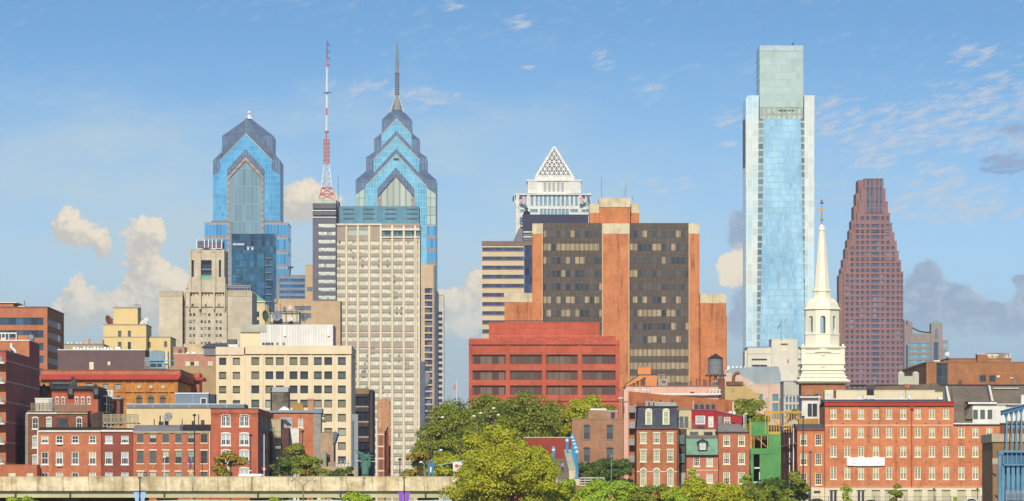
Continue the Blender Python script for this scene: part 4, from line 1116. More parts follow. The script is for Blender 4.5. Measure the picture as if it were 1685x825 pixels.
# salmon and tan walls
t = T('warehouse', 'salmon pink low building with boarded cream windows and a small brick hut', 'building', 320, 1310)
sal = wall('salmon_stucco', (.52, .24, .16), (.47, .21, .145), streak=.15)
hs = [(306.5, 313, 595, 602), (326, 333.5, 595, 602)]
block(t, 286, 357, 583, 20, sal, [(313.3, 319.5, 596, 601.5)], rec=.25, roof=m_cream_trim, cop=.2)
t.part('window', m_cream_trim, [(305.5, 313, 594.8, 602.2), (319.7, 327, 594.8, 602.2), (342, 350, 594.8, 602)], -.04, .02)
t.part('window', g_dark, [(313.3, 319.5, 596, 601.5)], .22, .24)
hs = [(293.5, 299, 575.5, 583)]
block(t, 285, 303.5, 573, 10, sal, hs, rec=.3, y=.4, pyb=588, name='hut', roof=shade); panes(t, hs, g_mid, .29, y=.4)
t.part('roof_wall', wall('cream_low_wall', (.58, .46, .28), streak=.15), [(302, 357, 566, 583)], 12, 15)
m = M()
for a, b in ((303, 311), (316, 322), (335, 352)): t.pbox(m, a, b, 579.5, 582, 3, 6)
m.build('roof_unit', m_white_metal, t.o)
t = T('warehouse', 'plain dirty tan wall between the ornate orange hall and the cream office block', 'building', 316, 1235)
block(t, 274, 357, 603.5, 16, wall('dirty_tan', (.42, .29, .16), (.37, .25, .135), streak=.2, course=2.2, jw=.08, jdark=.85), roof=wall('dirty_tan_cap', (.5, .38, .22)), cop=.15)

# blue grey stair hood with arched roof and blue rails
t = T('roof_pavilion', 'blue grey roof pavilion with a rounded top and bright blue rails', 'pavilion', 259, 1200, z=0)
bgm = wall('blue_grey_metal', (.25, .33, .39), (.22, .30, .36), amt=.05, course=40, panel=1.1, jw=.08, streak=.04)
pts = [(246, 607), (270, 607), (270, 580), (267, 577.5), (258, 576.2), (249, 577.5), (246, 580)]
M().prism(t.poly(pts), 0, 7).build('wall', bgm, t.o)
M().prism(t.poly([(246, 607.2), (270, 607.2), (270, 640), (246, 640)]), .3, 7).build('base', bgm, t.o)
t.part('window', g_dark, [(247.5, 257, 598.5, 604), (258.5, 266, 598.5, 604)], -.08, -.01)
blue_p = plain('bright_blue_paint', (.10, .33, .55), .5)
m = M(); t.pbox(m, 237, 289, 593, 594, -.5, -.3)
for a in (243, 245.5, 270.2, 287.5): t.pbox(m, a, a + .9, 594, 607, -.5, -.35)
m.build('railing', blue_p, t.o)
t.part('shaft', m_cream_trim, [(271, 276, 578, 607)], 1, 5); t.part('foot', shade, [(238, 246, 588, 607)], 2, 5)

# ================================================================ art deco stone building
t = T('art_deco_building', 'weathered grey stone art deco building with a stepped tower and dark belfry opening', 'building', 338, 1750)
st1 = wall('weathered_limestone', (.58, .49, .36), (.50, .42, .31), streak=.25, course=4.0, jw=.12, jdark=.9, panel=9, big=.15)
bx = lambda v: 250 + v / 4.342
by = lambda v: 380 + v / 4.342
def BR(a, b, c_, d_): return (bx(a), bx(b), by(c_), by(d_))
hs = []
for v in (590, 640, 688, 738, 792, 846, 900, 954):
    for a in (268, 294, 348, 374, 402, 455, 482): hs.append(BR(a, a + 16, v, v + 20))
for a in (283, 377, 472): hs.append(BR(a, a + 15, 522, 541))
for a in (280, 297, 358, 380, 404, 468, 484): hs.append(BR(a, a + 7, 447, 468))
block(t, bx(240), bx(535), by(410), 30, st1, hs, rec=.35, y=1.2, name='wall')
for h in hs: window(t, h, 'plain', rec=.35, y=1.2, pane=PANES[rng.choice(['dark', 'mid', 'pd', 'gg', 'gd'])], sill=False)
block(t, bx(52), bx(218), by(433), 34, st1, name='wing'); 
block(t, bx(540), bx(715), by(433), 34, st1, name='wing')
for a, b in ((52, 218), (540, 715)):
    t.part('frieze', wall('stone_frieze', (.50, .42, .29), (.42, .35, .24), streak=.35), [(bx(a) - .2, bx(b) + .2, by(433), by(470))], -.12, .6)
    m = M(); n = 22
    for i in range(n):
        px = bx(a) + (bx(b) - bx(a)) * (i + .3) / n; t.pbox(m, px, px + .7, by(428), by(433), 0, .5)
    m.build('cresting', shade, t.o)
for px in (bx(218), bx(522)):
    hz2 = [(px + (1.6 if px < 330 else 1.2), px + (3.2 if px < 330 else 2.8), by(v), by(v + 22)) for v in (482, 515, 588, 640, 690, 738, 790)]
    block(t, px, px + 4.2, by(440), 26, st1, hz2, rec=.4, y=5 if px < 330 else 4, name='return_wall'); panes(t, hz2, g_dark, .38, y=5 if px < 330 else 4)
# tower
M().prism(t.poly([(bx(245), by(440)), (bx(532), by(440)), (bx(532), by(385)), (bx(522), by(372)), (bx(255), by(372)), (bx(245), by(385))]), 1.0, 26).build('tower_shoulder', st1, t.o)
op = BR(352, 427, 210, 352); s1 = BR(284, 300, 210, 330); s2 = BR(478, 494, 210, 330)
block(t, bx(270), bx(517), by(137), 24, st1, [op, s1, s2], rec=2.2, y=.3, pyb=by(440), name='tower', roof=None)
M().box(t.x(bx(270)), t.x(bx(517)), .3, 24, t.z(by(137)), t.z(by(137)) + .1).build('roof', m_granite, t.o)
panes(t, [op, s1, s2], glass('dark_belfry', (.03, .035, .06), .2), 2.18, y=.3, name='opening')
x0, x1, z0, z1 = t.rect(op, .3)
m = M()
for i in range(9):
    a0 = math.pi * i / 8; m.tube(((x0 + x1) / 2 + 2.3 * math.cos(a0), 1.4, z0 + 7.5 + 3.6 * math.sin(a0)), ((x0 + x1) / 2 + 2.3 * math.cos(a0 + math.pi / 8), 1.4, z0 + 7.5 + 3.6 * math.sin(a0 + math.pi / 8)), .3, .3, 5) if i < 8 else None
m.box((x0 + x1) / 2 - 2.5, (x0 + x1) / 2 + 2.5, 1.3, 1.6, z0 + 3.4, z0 + 3.9); m.build('arch_tracery', plain('blue_grey_tracery', (.16, .19, .26)), t.o)
m = M()
for i in range(6): m.lathe(x0 + (x1 - x0) * (i + .5) / 6, .9, [(.45, z0), (.4, z0 + 1.0), (.05, z0 + 1.9)], 6)
m.box(x0, x1, .5, 1.4, z0 - .2, z0 + .6); m.build('copper_cresting', plain('verdigris_cresting', (.20, .42, .28), .7), t.o)
for a, b in ((325, 350), (430, 455), (270, 281), (503, 517)):
    t.part('buttress', st1, [(bx(a), bx(b), by(132), by(440))], -.5, .32)
for a, b in ((335, 350), (438, 448), (262, 270), (517, 524)):
    t.part('buttress', st1, [(bx(a), bx(b), by(330), by(560))], -.7, 1.25)
for a, b in ((328, 350), (430, 448)):
    t.part('urn', wall('gilded_stone', (.52, .42, .2)), [(bx(a), bx(b), by(137), by(152))], -.8, -.48)
for v in (408, 540):
    t.part('string_course', shade, [(bx(244), bx(533), by(v), by(v + 5))], .75, 1.25)
cr = wall('violet_louvre', (.16, .13, .18), amt=.06, course=1.1, jw=.3, jdark=1.6)
t.part('cooling_plant', cr, [(bx(322), bx(500), by(72), by(130))], 3, 18)
m = M()
for v in (321, 375, 404, 431, 459, 499): t.pbox(m, bx(v) - .7, bx(v) + .7, by(62), by(130), 2, 2.9)
t.pbox(m, bx(321), bx(499), by(126), by(130), 2.2, 2.7)
m.build('cooling_post', m_white_metal, t.o)
m = M()
t.pbox(m, bx(538), bx(705), by(388), by(393), 4, 4.3); t.pbox(m, bx(538), bx(705), by(405), by(408), 4, 4.3); t.pbox(m, bx(538), bx(705), by(424), by(433), 4, 20)
for i in range(9): t.pbox(m, bx(538 + i * 20.6), bx(541 + i * 20.6), by(388), by(425), 4, 4.3)
m.build('roof_railing', m_grey_metal, t.o)
t.part('roof_unit', cr, [(bx(540), bx(703), by(396), by(424))], 6, 16)

# cream hip roofed house behind, green copper roof
t = T('office_building', 'cream building with a green copper hip roof beside the art deco tower', 'building', 425, 1850)
crm = wall('cream_stone', (.66, .53, .32), (.6, .48, .28), amt=.06)
hs = [(422, 426.5, 513, 522), (422, 426.5, 527, 534)]
block(t, 408, 436, 496, 20, crm, hs, rec=.4); panes(t, hs, g_dark, .38)
M().prism(t.poly([(404, 496), (437, 496), (414, 478.5), (404, 478.5)]), -.5, 20).build('roof', plain('green_copper', (.16, .37, .27), .6), t.o)
t.part('cornice', m_cream_trim, [(407.5, 436.6, 495.5, 497.5)], -.6, 20.4)
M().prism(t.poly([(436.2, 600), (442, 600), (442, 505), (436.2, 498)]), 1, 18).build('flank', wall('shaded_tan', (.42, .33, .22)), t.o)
# rooftop aerial hut with big dishes
t = T('aerial_hut', 'white panelled rooftop hut crowded with aerials and drum dishes', 'hut', 471, 1400)
pan = wall('cream_panel', (.62, .54, .38), (.56, .49, .34), amt=.06, course=40, panel=1.2, jw=.09)
block(t, 443, 492, 514, 12, pan, roof=m_steel, cop=.2)
m = M()
for a, h in ((440, 502), (444, 498), (455, 505), (461, 500), (470, 508), (480, 506), (488, 510), (495, 505), (498, 500)): t.pbox(m, a, a + .7, h, 530, -.8, -.6)
t.pbox(m, 443, 493, 513, 514, -.9, -.6); t.pbox(m, 443, 493, 530, 531.5, -1.2, -.6); t.pbox(m, 492, 499, 510, 511, -.7, -.5)
m.build('aerial_frame', m_steel, t.o)
dish('', 'large grey drum dish on the front of the aerial hut', 455.5, 520, 1.35, 1397.5, plain('grey_drum', (.22, .25, .30)), 5, 0, .3)
dish('', 'small white dish between the grey drums on the aerial hut', 477, 524, .75, 1397.5, plain('small_white_dish', (.74, .7, .62)), 20, 10, .3)
dish('', 'white round dish standing above the aerial hut roof', 477.5, 506, .6, 1402, plain('round_white_dish', (.7, .66, .58)), 10, 0, .6)
dish('', 'grey green dish hanging at the right end of the aerial hut', 501, 522, 1.2, 1400, plain('grey_green_drum', (.20, .26, .24)), 5, -35, .3)
dish('', 'dark green dish seen edge on left of the aerial hut', 437, 520, 1.5, 1400, plain('green_drum', (.10, .17, .10)), 5, 60, .3)
t = T('office_building', 'tan office wing low behind the aerial hut dishes', 'building', 500, 1900)
block(t, 470, 560, 497, 18, tan, [(485, 512, 504, 511), (485, 512, 516, 524)], rec=.3, roof=tan)
panes(t, [(485, 512, 504, 511), (485, 512, 516, 524)], g_blue, .29)
m = M()
for i, (a, h) in enumerate(((452, 500), (449, 494), (458, 492), (455, 489))): m.tube(t.P(455, 500, 2), t.P(a, h, 2), .22, .12, 4)
m.build('bare_branch_aerial', m_granite, t.o)

# ================================================================ cream office block with square windows
t = T('office_building', 'cream concrete office block with rows of deep square dark windows', 'building', 470, 1180)
cc = wall('cream_concrete', (.74, .61, .41), (.69, .56, .37), amt=.05, streak=.12, big=.06)
wy = [588 + i * 23.3 for i in range(9)]
wx = [413.6, 436.7, 454, 476.5, 494, 516.5, 533.6, 556]
hs = [(a, a + 13, y, y + 13) for y in wy for a in wx if not (y > 690 and a < 445)]
block(t, 404, 578, 584, 32, cc, hs, rec=.55)
wpan = [(g_green, g_mid), (g_mid, g_dark), (g_dark, g_dark), (glass('olive_blind', (.17, .17, .09), .3), g_dark), (glass('beige_tint', (.25, .22, .16), .25), glass('beige_tint2', (.22, .2, .15), .25))]
for i, h in enumerate(hs):
    window(t, h, 'plain', rec=.55, pane=wpan[(3 if h[2] < 600 and h[0] < 500 else rng.choice([1, 1, 2, 2, 3]) if h[2] < 635 else rng.choice([1, 3, 0, 4, 4]))], sill=False, frame=m_steel, fw=.1, nx=1, nz=1, seg=rng.choice([.1, .2, .2]))
t.part('parapet', cc, [(403.5, 578.5, 569, 582.8)], -.5, 32.5)
t.part('string_course', wall('tan_joint', (.5, .37, .2)), [(404, 578, 582.8, 584)], -.2, .6)
for px in (432, 470, 512, 549, 575.6):
    t.part('pier', cc, [(px - 1.6, px + 1.6, 584.2, 790)], -.28, .02)
hs = [(360.5, 372.3, y + .8, y + 13) for y in wy] + [(383, 395, y + .8, y + 13) for y in wy]
block(t, 355.5, 403.8, 584, 30, cc, hs, rec=.55, y=2.5, name='side_wing')
for h in hs: window(t, h, 'plain', rec=.55, y=2.5, pane=wpan[rng.choice([1, 2, 3, 4])], sill=False, frame=m_steel, fw=.1, nx=1, nz=1, seg=.2)
t.part('parapet', cc, [(355, 401.5, 571, 584)], 2.1, 31)
for px in (378,): t.part('pier', cc, [(px - 1.6, px + 1.6, 584.2, 790)], 2.25, 2.52)
# plant room on it
t = T('plant_room', 'white corrugated rooftop plant room with a cream section and a row of louvres', 'plant room', 472, 1212)
corr = wall('white_corrugated', (.66, .64, .60), (.60, .585, .56), amt=.04, course=60, panel=.62, jw=.2, jdark=.84, streak=.05)
block(t, 428, 548, 536, 20, corr, roof=m_white_metal, cop=.2)
block(t, 395.5, 428, 546.5, 19, cc, y=.4, name='cream_section')
t.part('roof_slab', wall('grey_green_metal', (.45, .46, .38), amt=.04), [(395.5, 438.5, 534.5, 546.5)], -.2, 18)
for i, a in enumerate((431.5, 436.5, 441, 446, 454.5, 465)):
    t.part('louvre', g_dark if i < 4 else m_granite, [(a, a + 3.8, 564, 568)], -.12, -.01)
m = M()
for a in (467, 539): t.pbox(m, a, a + 3.6, 536, 553, -.6, -.02)
m.build('duct', m_white_metal, t.o)
t.part('flank_frame', m_steel, [(546.8, 549.6, 537, 568)], .5, 4)
t = T('roof_hut', 'dark sloping roof hut left of the cream plant room', 'hut', 350, 1260)
M().prism(t.poly([(331, 572), (377, 572), (372, 564.5), (340, 565.5)]), 0, 10).build('roof', wall('blue_slate', (.08, .09, .13)), t.o)
t.part('wall', m_granite, [(335, 374, 572, 585)], .4, 9.5)
t.part('louvre_box', wall('slatted_grey', (.16, .145, .13), course=.35, jw=.12), [(373.5, 389, 558.5, 567)], 2, 6)
t.part('louvre_stand', m_white_metal, [(372, 392, 567, 571)], 2, 6)

# dark glass office behind it and a narrow brick party wall
t = T('office_building', 'dark glass office block with cream floor edges beside the cream concrete block', 'building', 600, 1250)
hs = [(579, 606, y, y + 14.5) for y in [652.5 + i * 25.0 for i in range(6)]]
dkb = wall('dark_brown_frame', (.07, .055, .06), amt=.06)
block(t, 576, 606.5, 640, 24, dkb, hs, rec=.6)
panes(t, hs, strip('dark_office_panes', 2.0, 40, (.012, .013, .025), (.42, .26, .09), .22, (.03, .025, .03), .15, half=.6, mid=(.03, .032, .06)), .58, name='window_band')
for y in [668.6 + i * 25.0 for i in range(6)]: t.part('floor_edge', wall('cream_floor_edge', (.56, .40, .22)), [(577, 606.5, y, y + 1.8)], -.1, .02)
t.part('parapet', wall('olive_brown_cap', (.27, .19, .09)), [(575.6, 607, 639, 648.5)], -.2, .02)
M().box(t.x(606.5), t.x(619.5) - 1.0, 2, 24, 0, t.z(641)).build('flank', dkb, t.o)
t = T('stair_shaft', 'slim grey panelled shaft in front of the dark glass office', 'shaft', 583, 1178)
block(t, 578.6, 589, 682.5, 4, wall('blue_grey_panel', (.30, .33, .33), amt=.05), roof=m_grey_metal, cop=.1)
t.part('slot', plain('slate_slot', (.08, .12, .18)), [(579.2, 583, 693, 790)], -.06, .01)
t = T('brick_house', 'narrow salmon brick house with ragged gable edge between dark office and brown hotel', 'house', 631, 1100)
sbr = brick('salmon_brick', (.48, .25, .14), (.40, .19, .10), streak=.2)
hs = [(623, 630.5, 717 + i * 20, 733 + i * 20) for i in range(4)]
block(t, 620.5, 632.5, 710, 12, sbr, hs, rec=.3, name='wall'); panes(t, hs, [brick('infill_brick', (.30, .12, .07))], .1)
t.part('string_course', m_cream_trim, [(620.5, 632.5, y - 2.8, y - 1) for y in (717, 737, 757, 777)], -.06, .01)
M().prism(t.poly([(620, 709.8), (634, 709.8), (639, 700), (640, 660), (636, 656), (624, 657), (620, 664)]), .8, 12).build('upper_wall', sbr, t.o)
t.part('faded_sign', wall('faded_paint', (.56, .40, .22), (.5, .3, .16)), [(623.6, 626.6, 672, 705)], .74, .79)
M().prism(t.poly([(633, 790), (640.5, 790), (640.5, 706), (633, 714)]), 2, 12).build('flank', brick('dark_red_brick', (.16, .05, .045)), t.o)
m = M()
for i in range(14): m.tube(t.P(640.3 + (i % 2) * .8, 664 + i * 5, 1), t.P(640.3 + ((i + 1) % 2) * .8, 669 + i * 5, 1), .28, .28, 5)
m.build('ragged_edge', sbr, t.o)
t.part('downpipe', wall('red_pipe', (.42, .10, .06)), [(638, 639.3, 714, 770)], .2, .5)
t = T('lamp_pole', 'white pole in front of the salmon brick house', 'pole', 620, 1020)
M().tube((0, 0, 0), (0, 0, t.z(692)), .16, .12, 6).ball((0, 0, t.z(692)), .28, 6).build('pole', m_white_metal, t.o)
M().tube((0, 0, t.z(760)), (-4.2, 0, t.z(758.5)), .06, .06, 5).build('arm', m_white_metal, t.o)
# ================================================================ old town, left half
br_or = brick('orange_red_brick', (.47, .155, .075), (.38, .105, .055), streak=.15)
br_red = brick('red_brick', (.51, .185, .09), (.38, .115, .06), streak=.18)
br_dk = brick('dark_red_row_brick', (.27, .075, .048), (.20, .06, .042), streak=.2)
br_br = brick('brown_red_brick', (.25, .095, .05), (.17, .065, .04), streak=.25)
br_st = brick('scarlet_brick', (.46, .135, .07), (.37, .095, .055), streak=.18)
wood = wall('grey_wood', (.30, .24, .16), (.22, .18, .12), fine=4, streak=.2)
blk = wall('black_roofing', (.025, .022, .025), (.035, .03, .035), streak=0)
f_white = plain('white_window_frame', (.76, .74, .68), .5, var=.06)
f_cream = plain('cream_window_frame', (.74, .68, .46), .5, var=.06)
f_dark = plain('dark_window_frame', (.10, .095, .09), .5)
cop_green = wall('green_copper_roof', (.20, .36, .25), (.16, .30, .22), amt=.08, course=60, panel=.55, jw=.08, jdark=.82, streak=.3)

# ornate terracotta hall with red cornice
t = T('terracotta_hall', 'ornate orange terracotta hall with a deep red cornice, round and arched windows', 'building', 190, 1120)
ter = wall('orange_terracotta', (.56, .245, .055), (.46, .17, .04), amt=.3, fine=1.2, streak=.25, course=2.3, jw=.1, jdark=.8)
redm = wall('red_painted_cornice', (.46, .065, .045), (.40, .056, .04), amt=.06)
brp = brick('parapet_brick', (.44, .17, .09), (.36, .12, .07))
arch = [(a - 5.3, a + 5.3, 655, 690) for a in (229, 248.3, 268)] + [(190.5, 199, 655, 690)]
sq = [(188.5, 199.5, 632.5, 641), (169, 178, 632, 641), (142, 152, 631, 639), (115, 124, 631, 639)]
block(t, 67, 292.5, 625, 46, ter, arch + sq, rec=.35, name='wall')
for h in arch: window(t, h, 'sash', rec=.35, pane=PANES['mid'], frame=plain('orange_frame', (.40, .16, .05)), arch=.72, sill=False, nx=2)
for h in sq: window(t, h, 'sash', rec=.35, pane=PANES['pale'], frame=f_dark, sill=False)
for a in (229, 248.3, 268):
    w_ = M(); c_ = (t.x(a), t.z(636.2))
    w_.prism([(c_[0] + .42 * math.cos(i * math.pi / 8), c_[1] + .42 * math.sin(i * math.pi / 8)) for i in range(16)], -.06, -.01)
    w_ = w_.build('round_window', glass('pale_green_round', (.42, .47, .30), .3), t.o)
    m = M()
    for i in range(16):
        a0, a1 = i * math.pi / 8, (i + 1) * math.pi / 8
        m.prism([(c_[0] + r_ * math.cos(q_), c_[1] + r_ * math.sin(q_)) for r_, q_ in ((.42, a0), (.62, a0), (.62, a1), (.42, a1))], -.16, -.005)
    m.build('surround', ter, w_)
for px in (204, 218.5, 239, 258, 278, 289): t.part('pilaster', ter, [(px - 1.4, px + 1.4, 626, 690)], -.32, -.002)
t.part('string_course', ter, [(205, 292, 643.5, 645.5)], -.42, -.33); t.part('string_course', ter, [(67, 204, 644, 645.3)], -.2, -.002)
M().prism(t.poly([(67, 625), (293.5, 625), (297, 620), (299, 616.5), (67, 616.5)]), -.95, 47).build('cornice', redm, t.o)
t.part('parapet', brp, [(67, 297, 609.4, 616.4)], -.55, 46.5); t.part('parapet_cap', redm, [(66.5, 297.5, 608.2, 609.4)], -.7, 46.6)
m = M()
for i in range(60):
    px = 68 + i * 3.8; m.box(t.x(px), t.x(px + 1.7), -.75, -.02, t.z(627.6), t.z(625.1))
m.build('brackets', wall('dark_red_bracket', (.15, .03, .025)), t.o)
t2 = t.x(292.5)
m = M()
for i in range(14): m.box(t2, t2 + 1.1, 1 + i * 3.2, 2.4 + i * 3.2, t.z(628), t.z(625.1))
m.box(t2, t2 + .3, .5, 46, t.z(626), t.z(625.1)); m.build('side_brackets', wall('dark_red_bracket', (.15, .03, .025)), t.o)
t.part('rear_wing', brp, [(300, 328, 626, 690)], 49, 60); t.part('rear_cornice', redm, [(299, 334, 621, 626)], 47.5, 61); t.part('rear_parapet', brp, [(304, 328, 614, 621)], 49, 60)
t.part('roof_beam', m_steel, [(130, 139, 603.5, 604.5)], 4, 4.4)

# red second empire house
t = T('mansard_house', 'scarlet brick house with a dark bracketed eave, small dormers and white arched windows', 'house', 112, 1060)
hs = [(a - 2.6, a + 2.6, 656, 664.5) for a in (94, 104, 126, 136, 146)]
block(t, 44, 161, 641, 26, br_st, hs, rec=.25, name='wall')
for h in hs: window(t, h, 'sash', rec=.25, pane=PANES['mid'], frame=f_white, arch=.35, nx=1, nz=1)
slate = wall('dark_slate', (.045, .05, .058), (.06, .062, .07), course=.3, jw=.03)
M().prism(t.poly([(43, 641), (162, 641), (160, 635.5), (46, 635.5)]), -.9, 26).build('eave', slate, t.o)
for a in (73, 116, 158):
    d_ = M().prism(t.poly([(a - 4.8, 651), (a + 4.8, 651), (a + 4.8, 637.5), (a, 631), (a - 4.8, 637.5)]), -1.3, -.91).build('dormer', slate, t.o)
    t.part('dormer_louvre', plain('dark_louvre_grey', (.10, .11, .12)), [(a - 3, a + 3, 640, 649)], -1.36, -1.31, parent=d_)
m = M()
for i in range(30): px = 46 + i * 3.85; m.box(t.x(px), t.x(px + 1.2), -.4, -.01, t.z(645.5), t.z(641.2))
m.box(t.x(46), t.x(160), -.15, -.01, t.z(642.2), t.z(641.2)); m.build('corbels', br_st, t.o)
M().box(t.x(161), t.x(161) + .3, .05, 27, 0, t.z(640)).build('flank', brick('shade_dark_brick', (.07, .035, .03), (.05, .03, .028)), t.o)  # the flank's shadow is painted in as a near-black brick colour
t.part('rear_block', brick('dull_red_brick', (.24, .09, .06)), [(181, 197.5, 657, 700)], 26, 36); t.part('rear_roof', m_grey_metal, [(180, 199, 654.5, 657)], 25.5, 36.5)
for px in (177.5, 184): M().lathe(t.x(px, 22), 22, [(.36, t.z(657, 22)), (.36, t.z(643.5, 22)), (.42, t.z(643.2, 22)), (.42, t.z(642, 22))], 8).build('flue', m_white_metal, t.o)
m = M(); xx = t.x(161) + .35
for zz in (651, 664, 677): m.box(xx, xx + .9, 8, 22, t.z(zz), t.z(zz) + .08); m.box(xx + .85, xx + .9, 8, 22, t.z(zz) + .9, t.z(zz) + .95)
for y_ in (8, 12, 16, 20): m.box(xx + .84, xx + .9, y_, y_ + .06, t.z(690), t.z(648))
m.build('fire_escape', m_grey_metal, t.o)
t = T('roof_duct', 'black exhaust duct with a raised hood on the roof of the scarlet house', 'duct', 104, 1062, z=Z(636, 1062))
m = M().tube(t.P(85, 632, 5), t.P(116, 632, 5), .5, .5, 8).tube(t.P(85, 630, 5), t.P(85, 640, 5), .55, .55, 8); m.build('pipe', m_steel, t.o)
M().box(t.x(115), t.x(122.5), 3.5, 6.5, t.z(634), t.z(622.5)).build('fan_box', m_steel, t.o); M().box(t.x(114.5), t.x(118), 3.3, 6.7, t.z(622.3), t.z(619)).build('hood', m_steel, t.o)
m = M()
for a in (92, 102, 111, 120): m.box(t.x(a), t.x(a) + .12, 4.5, 5.5, 0, t.z(633))
m.build('stand', m_steel, t.o)

# brown row house with a roof deck
t = T('row_house', 'brown brick house with white round topped windows under a weathered roof deck', 'house', 96, 1000)
hs = [(53, 63, 689, 706), (76, 85, 689, 705.5), (125.5, 135, 689, 705), (53, 63, 720, 737), (53, 63, 751, 770), (76, 85, 720, 737)]
block(t, 43, 144, 681.5, 30, br_br, hs, rec=.22)
for h in hs: window(t, h, 'sash', rec=.22, pane=PANES[rng.choice(['pale', 'pd', 'dark'])], frame=f_white, arch=.3)
t.part('cornice', m_white, [(43, 93, 679, 681.6)], -.35, .3); t.part('cornice', wall('buff_cornice', (.45, .36, .22)), [(93, 144, 679, 681.6)], -.3, .3)
t.part('pilaster', wall('grey_pilaster', (.30, .27, .22), streak=.3), [(41.5, 46.5, 682, 790)], -.25, 1)
M().prism(t.poly([(144, 790), (168, 790), (168, 677), (160, 677), (144, 681)]), 4, 26).build('rear_wing', brick('dark_brown_brick', (.10, .06, .045)), t.o)  # rear wing in a much darker brown than the front
t = T('roof_deck', 'weathered wooden roof deck with railings on the brown brick house', 'deck', 98, 1003, z=Z(678.5, 1003))
m = M(); m.box(t.x(46), t.x(146), 0, 8, .1, .3)
for i in range(15): px = 51 + i * 6.6; m.box(t.x(px), t.x(px) + .14, 0, .14, .3, 1.75)
for z_ in (.75, 1.2, 1.65): m.box(t.x(50), t.x(146), .02, .12, z_, z_ + .14)
for i in range(46): px = 51 + i * 2.05; m.box(t.x(px), t.x(px) + .1, .13, .17, .35, 1.6)
m.build('railing', wood, t.o)
m = M()
for i in range(8): m.box(t.x(51 + i * 13), t.x(52.5 + i * 13), .5, 7.5, -.35, .1)
m.build('joist', wood, t.o)
t = T('shed', 'white boxy shed on the left end of the roof deck', 'shed', 71, 1005, z=Z(676, 1005))
M().box(t.x(57), t.x(85), 1, 4, 0, t.z(656.5)).build('body', m_white, t.o); M().box(t.x(56.5), t.x(86), .9, 4.1, t.z(656.5), t.z(655)).build('lid', m_white_metal, t.o)
t.part('louvre', wall('slatted_white', (.5, .48, .44), course=.25, jw=.1), [(80, 85, 657.5, 674)], .93, .99)
t = T('barrel', 'blue barrel beside the white shed on the roof deck', 'barrel', 87.5, 1004, z=Z(676, 1004))
M().lathe(0, .9, [(.26, 0), (.3, .2), (.31, .5), (.3, .8), (.26, 1.0), (.22, 1.02)], 12).build('barrel_body', plain('blue_plastic', (.03, .08, .35), .4), t.o)
# rooftop cooling unit, dark
t = T('cooling_unit', 'black rooftop cooling unit on legs on the red row house', 'roof unit', 102, 985, z=Z(706, 985))
m = M()
for a in (92.5, 98, 104, 110.5): m.box(t.x(a), t.x(a) + .1, 0, .1, 0, t.z(700)); m.box(t.x(a), t.x(a) + .1, 1.6, 1.7, 0, t.z(700))
m.box(t.x(91.5), t.x(111.5), -.1, 1.8, t.z(701.5), t.z(700)); m.build('stand', m_steel, t.o)
M().box(t.x(94), t.x(110.5), 0, 1.6, t.z(700), t.z(688)).build('casing', plain('black_casing', (.035, .035, .05), .5), t.o)
t.part('fan_grille', g_dark, [(99, 109, 690, 698)], -.05, -.005)

# three row houses on the front street
def rowhouse(label, px0, px1, pyt, D, mat, cols, rows_, kind, kinds, frame, lintel=None, sill=None, fw=.13, nx=2, nz=2, cornice=m_white, roof=blk, rt=6, seg=None):
    t = T('row_house', label, 'house', (px0 + px1) / 2, D, 'row houses behind the viaduct')
    hs = [(a, b, c_, d_) for (c_, d_) in rows_ for (a, b) in cols]
    block(t, px0, px1, pyt, 14, mat, hs, rec=.2)
    for h in hs: window(t, h, kind, rec=.2, pane=PANES[rng.choice(kinds)], frame=frame, lintel=lintel, sill=sill or frame, fw=fw, nx=nx, nz=nz, seg=seg)
    t.part('cornice', cornice, [(px0, px1, pyt - 1.4, pyt + 1.8)], -.28, -.01)
    M().prism([(0, 0), (t.x(px1) - t.x(px0), 0), (t.x(px1) - t.x(px0), t.z(pyt - rt) - t.z(pyt)), (0, t.z(pyt - rt) - t.z(pyt))], -.35, 13.8)
    x0, x1, z0, z1 = t.x(px0), t.x(px1), t.z(pyt - 1.4), t.z(pyt - rt)
    M().add([(x0, -.3, z0), (x1, -.3, z0), (x1, 5, z1), (x0, 5, z1), (x0, 14, z0), (x1, 14, z0)], [(0, 1, 2, 3), (3, 2, 5, 4), (0, 3, 4), (1, 5, 2), (1, 0, 4, 5)]).build('roof', roof, t.o)
    return t
rows_ = [(717, 729.5), (743.7, 764.4), (777.8, 794)]
t = rowhouse('red brick row house, four windows wide, with white frames and a cream cornice', 62, 166, 709.5, 962, br_red, [(68, 79.6), (92, 103.6), (118, 129.5), (146.5, 158)], rows_, 'sash', ['mid', 'dark', 'blind', 'pd', 'dark'], f_white, cornice=m_cream_trim, rt=7)
t.part('downpipe', m_white, [(61, 63, 709, 800)], -.3, -.1)
for a, b in ((92.5, 103, ), ): 
    for y_ in (730.3, 766): t.part('window_air_conditioner', m_white_metal, [(a + 1, b - 1, y_ - 1.5, y_ + 1.6)], -.5, -.11)
t = rowhouse('darker maroon brick row house, two windows wide, below a lattice roof terrace', 166, 219, 709, 962.5, br_dk, [(173, 185), (199.5, 211.4)], rows_, 'sash', ['pale', 'pale', 'pd'], f_white, nx=3, rt=5)
t.part('downpipe', m_white, [(165, 166.4, 764, 800)], -.3, -.1); t.part('downpipe', m_white, [(220, 221.8, 709, 800)], -.3, -.1)
rows_c = [(714.5, 728.7), (742, 762.6), (776.6, 794)]
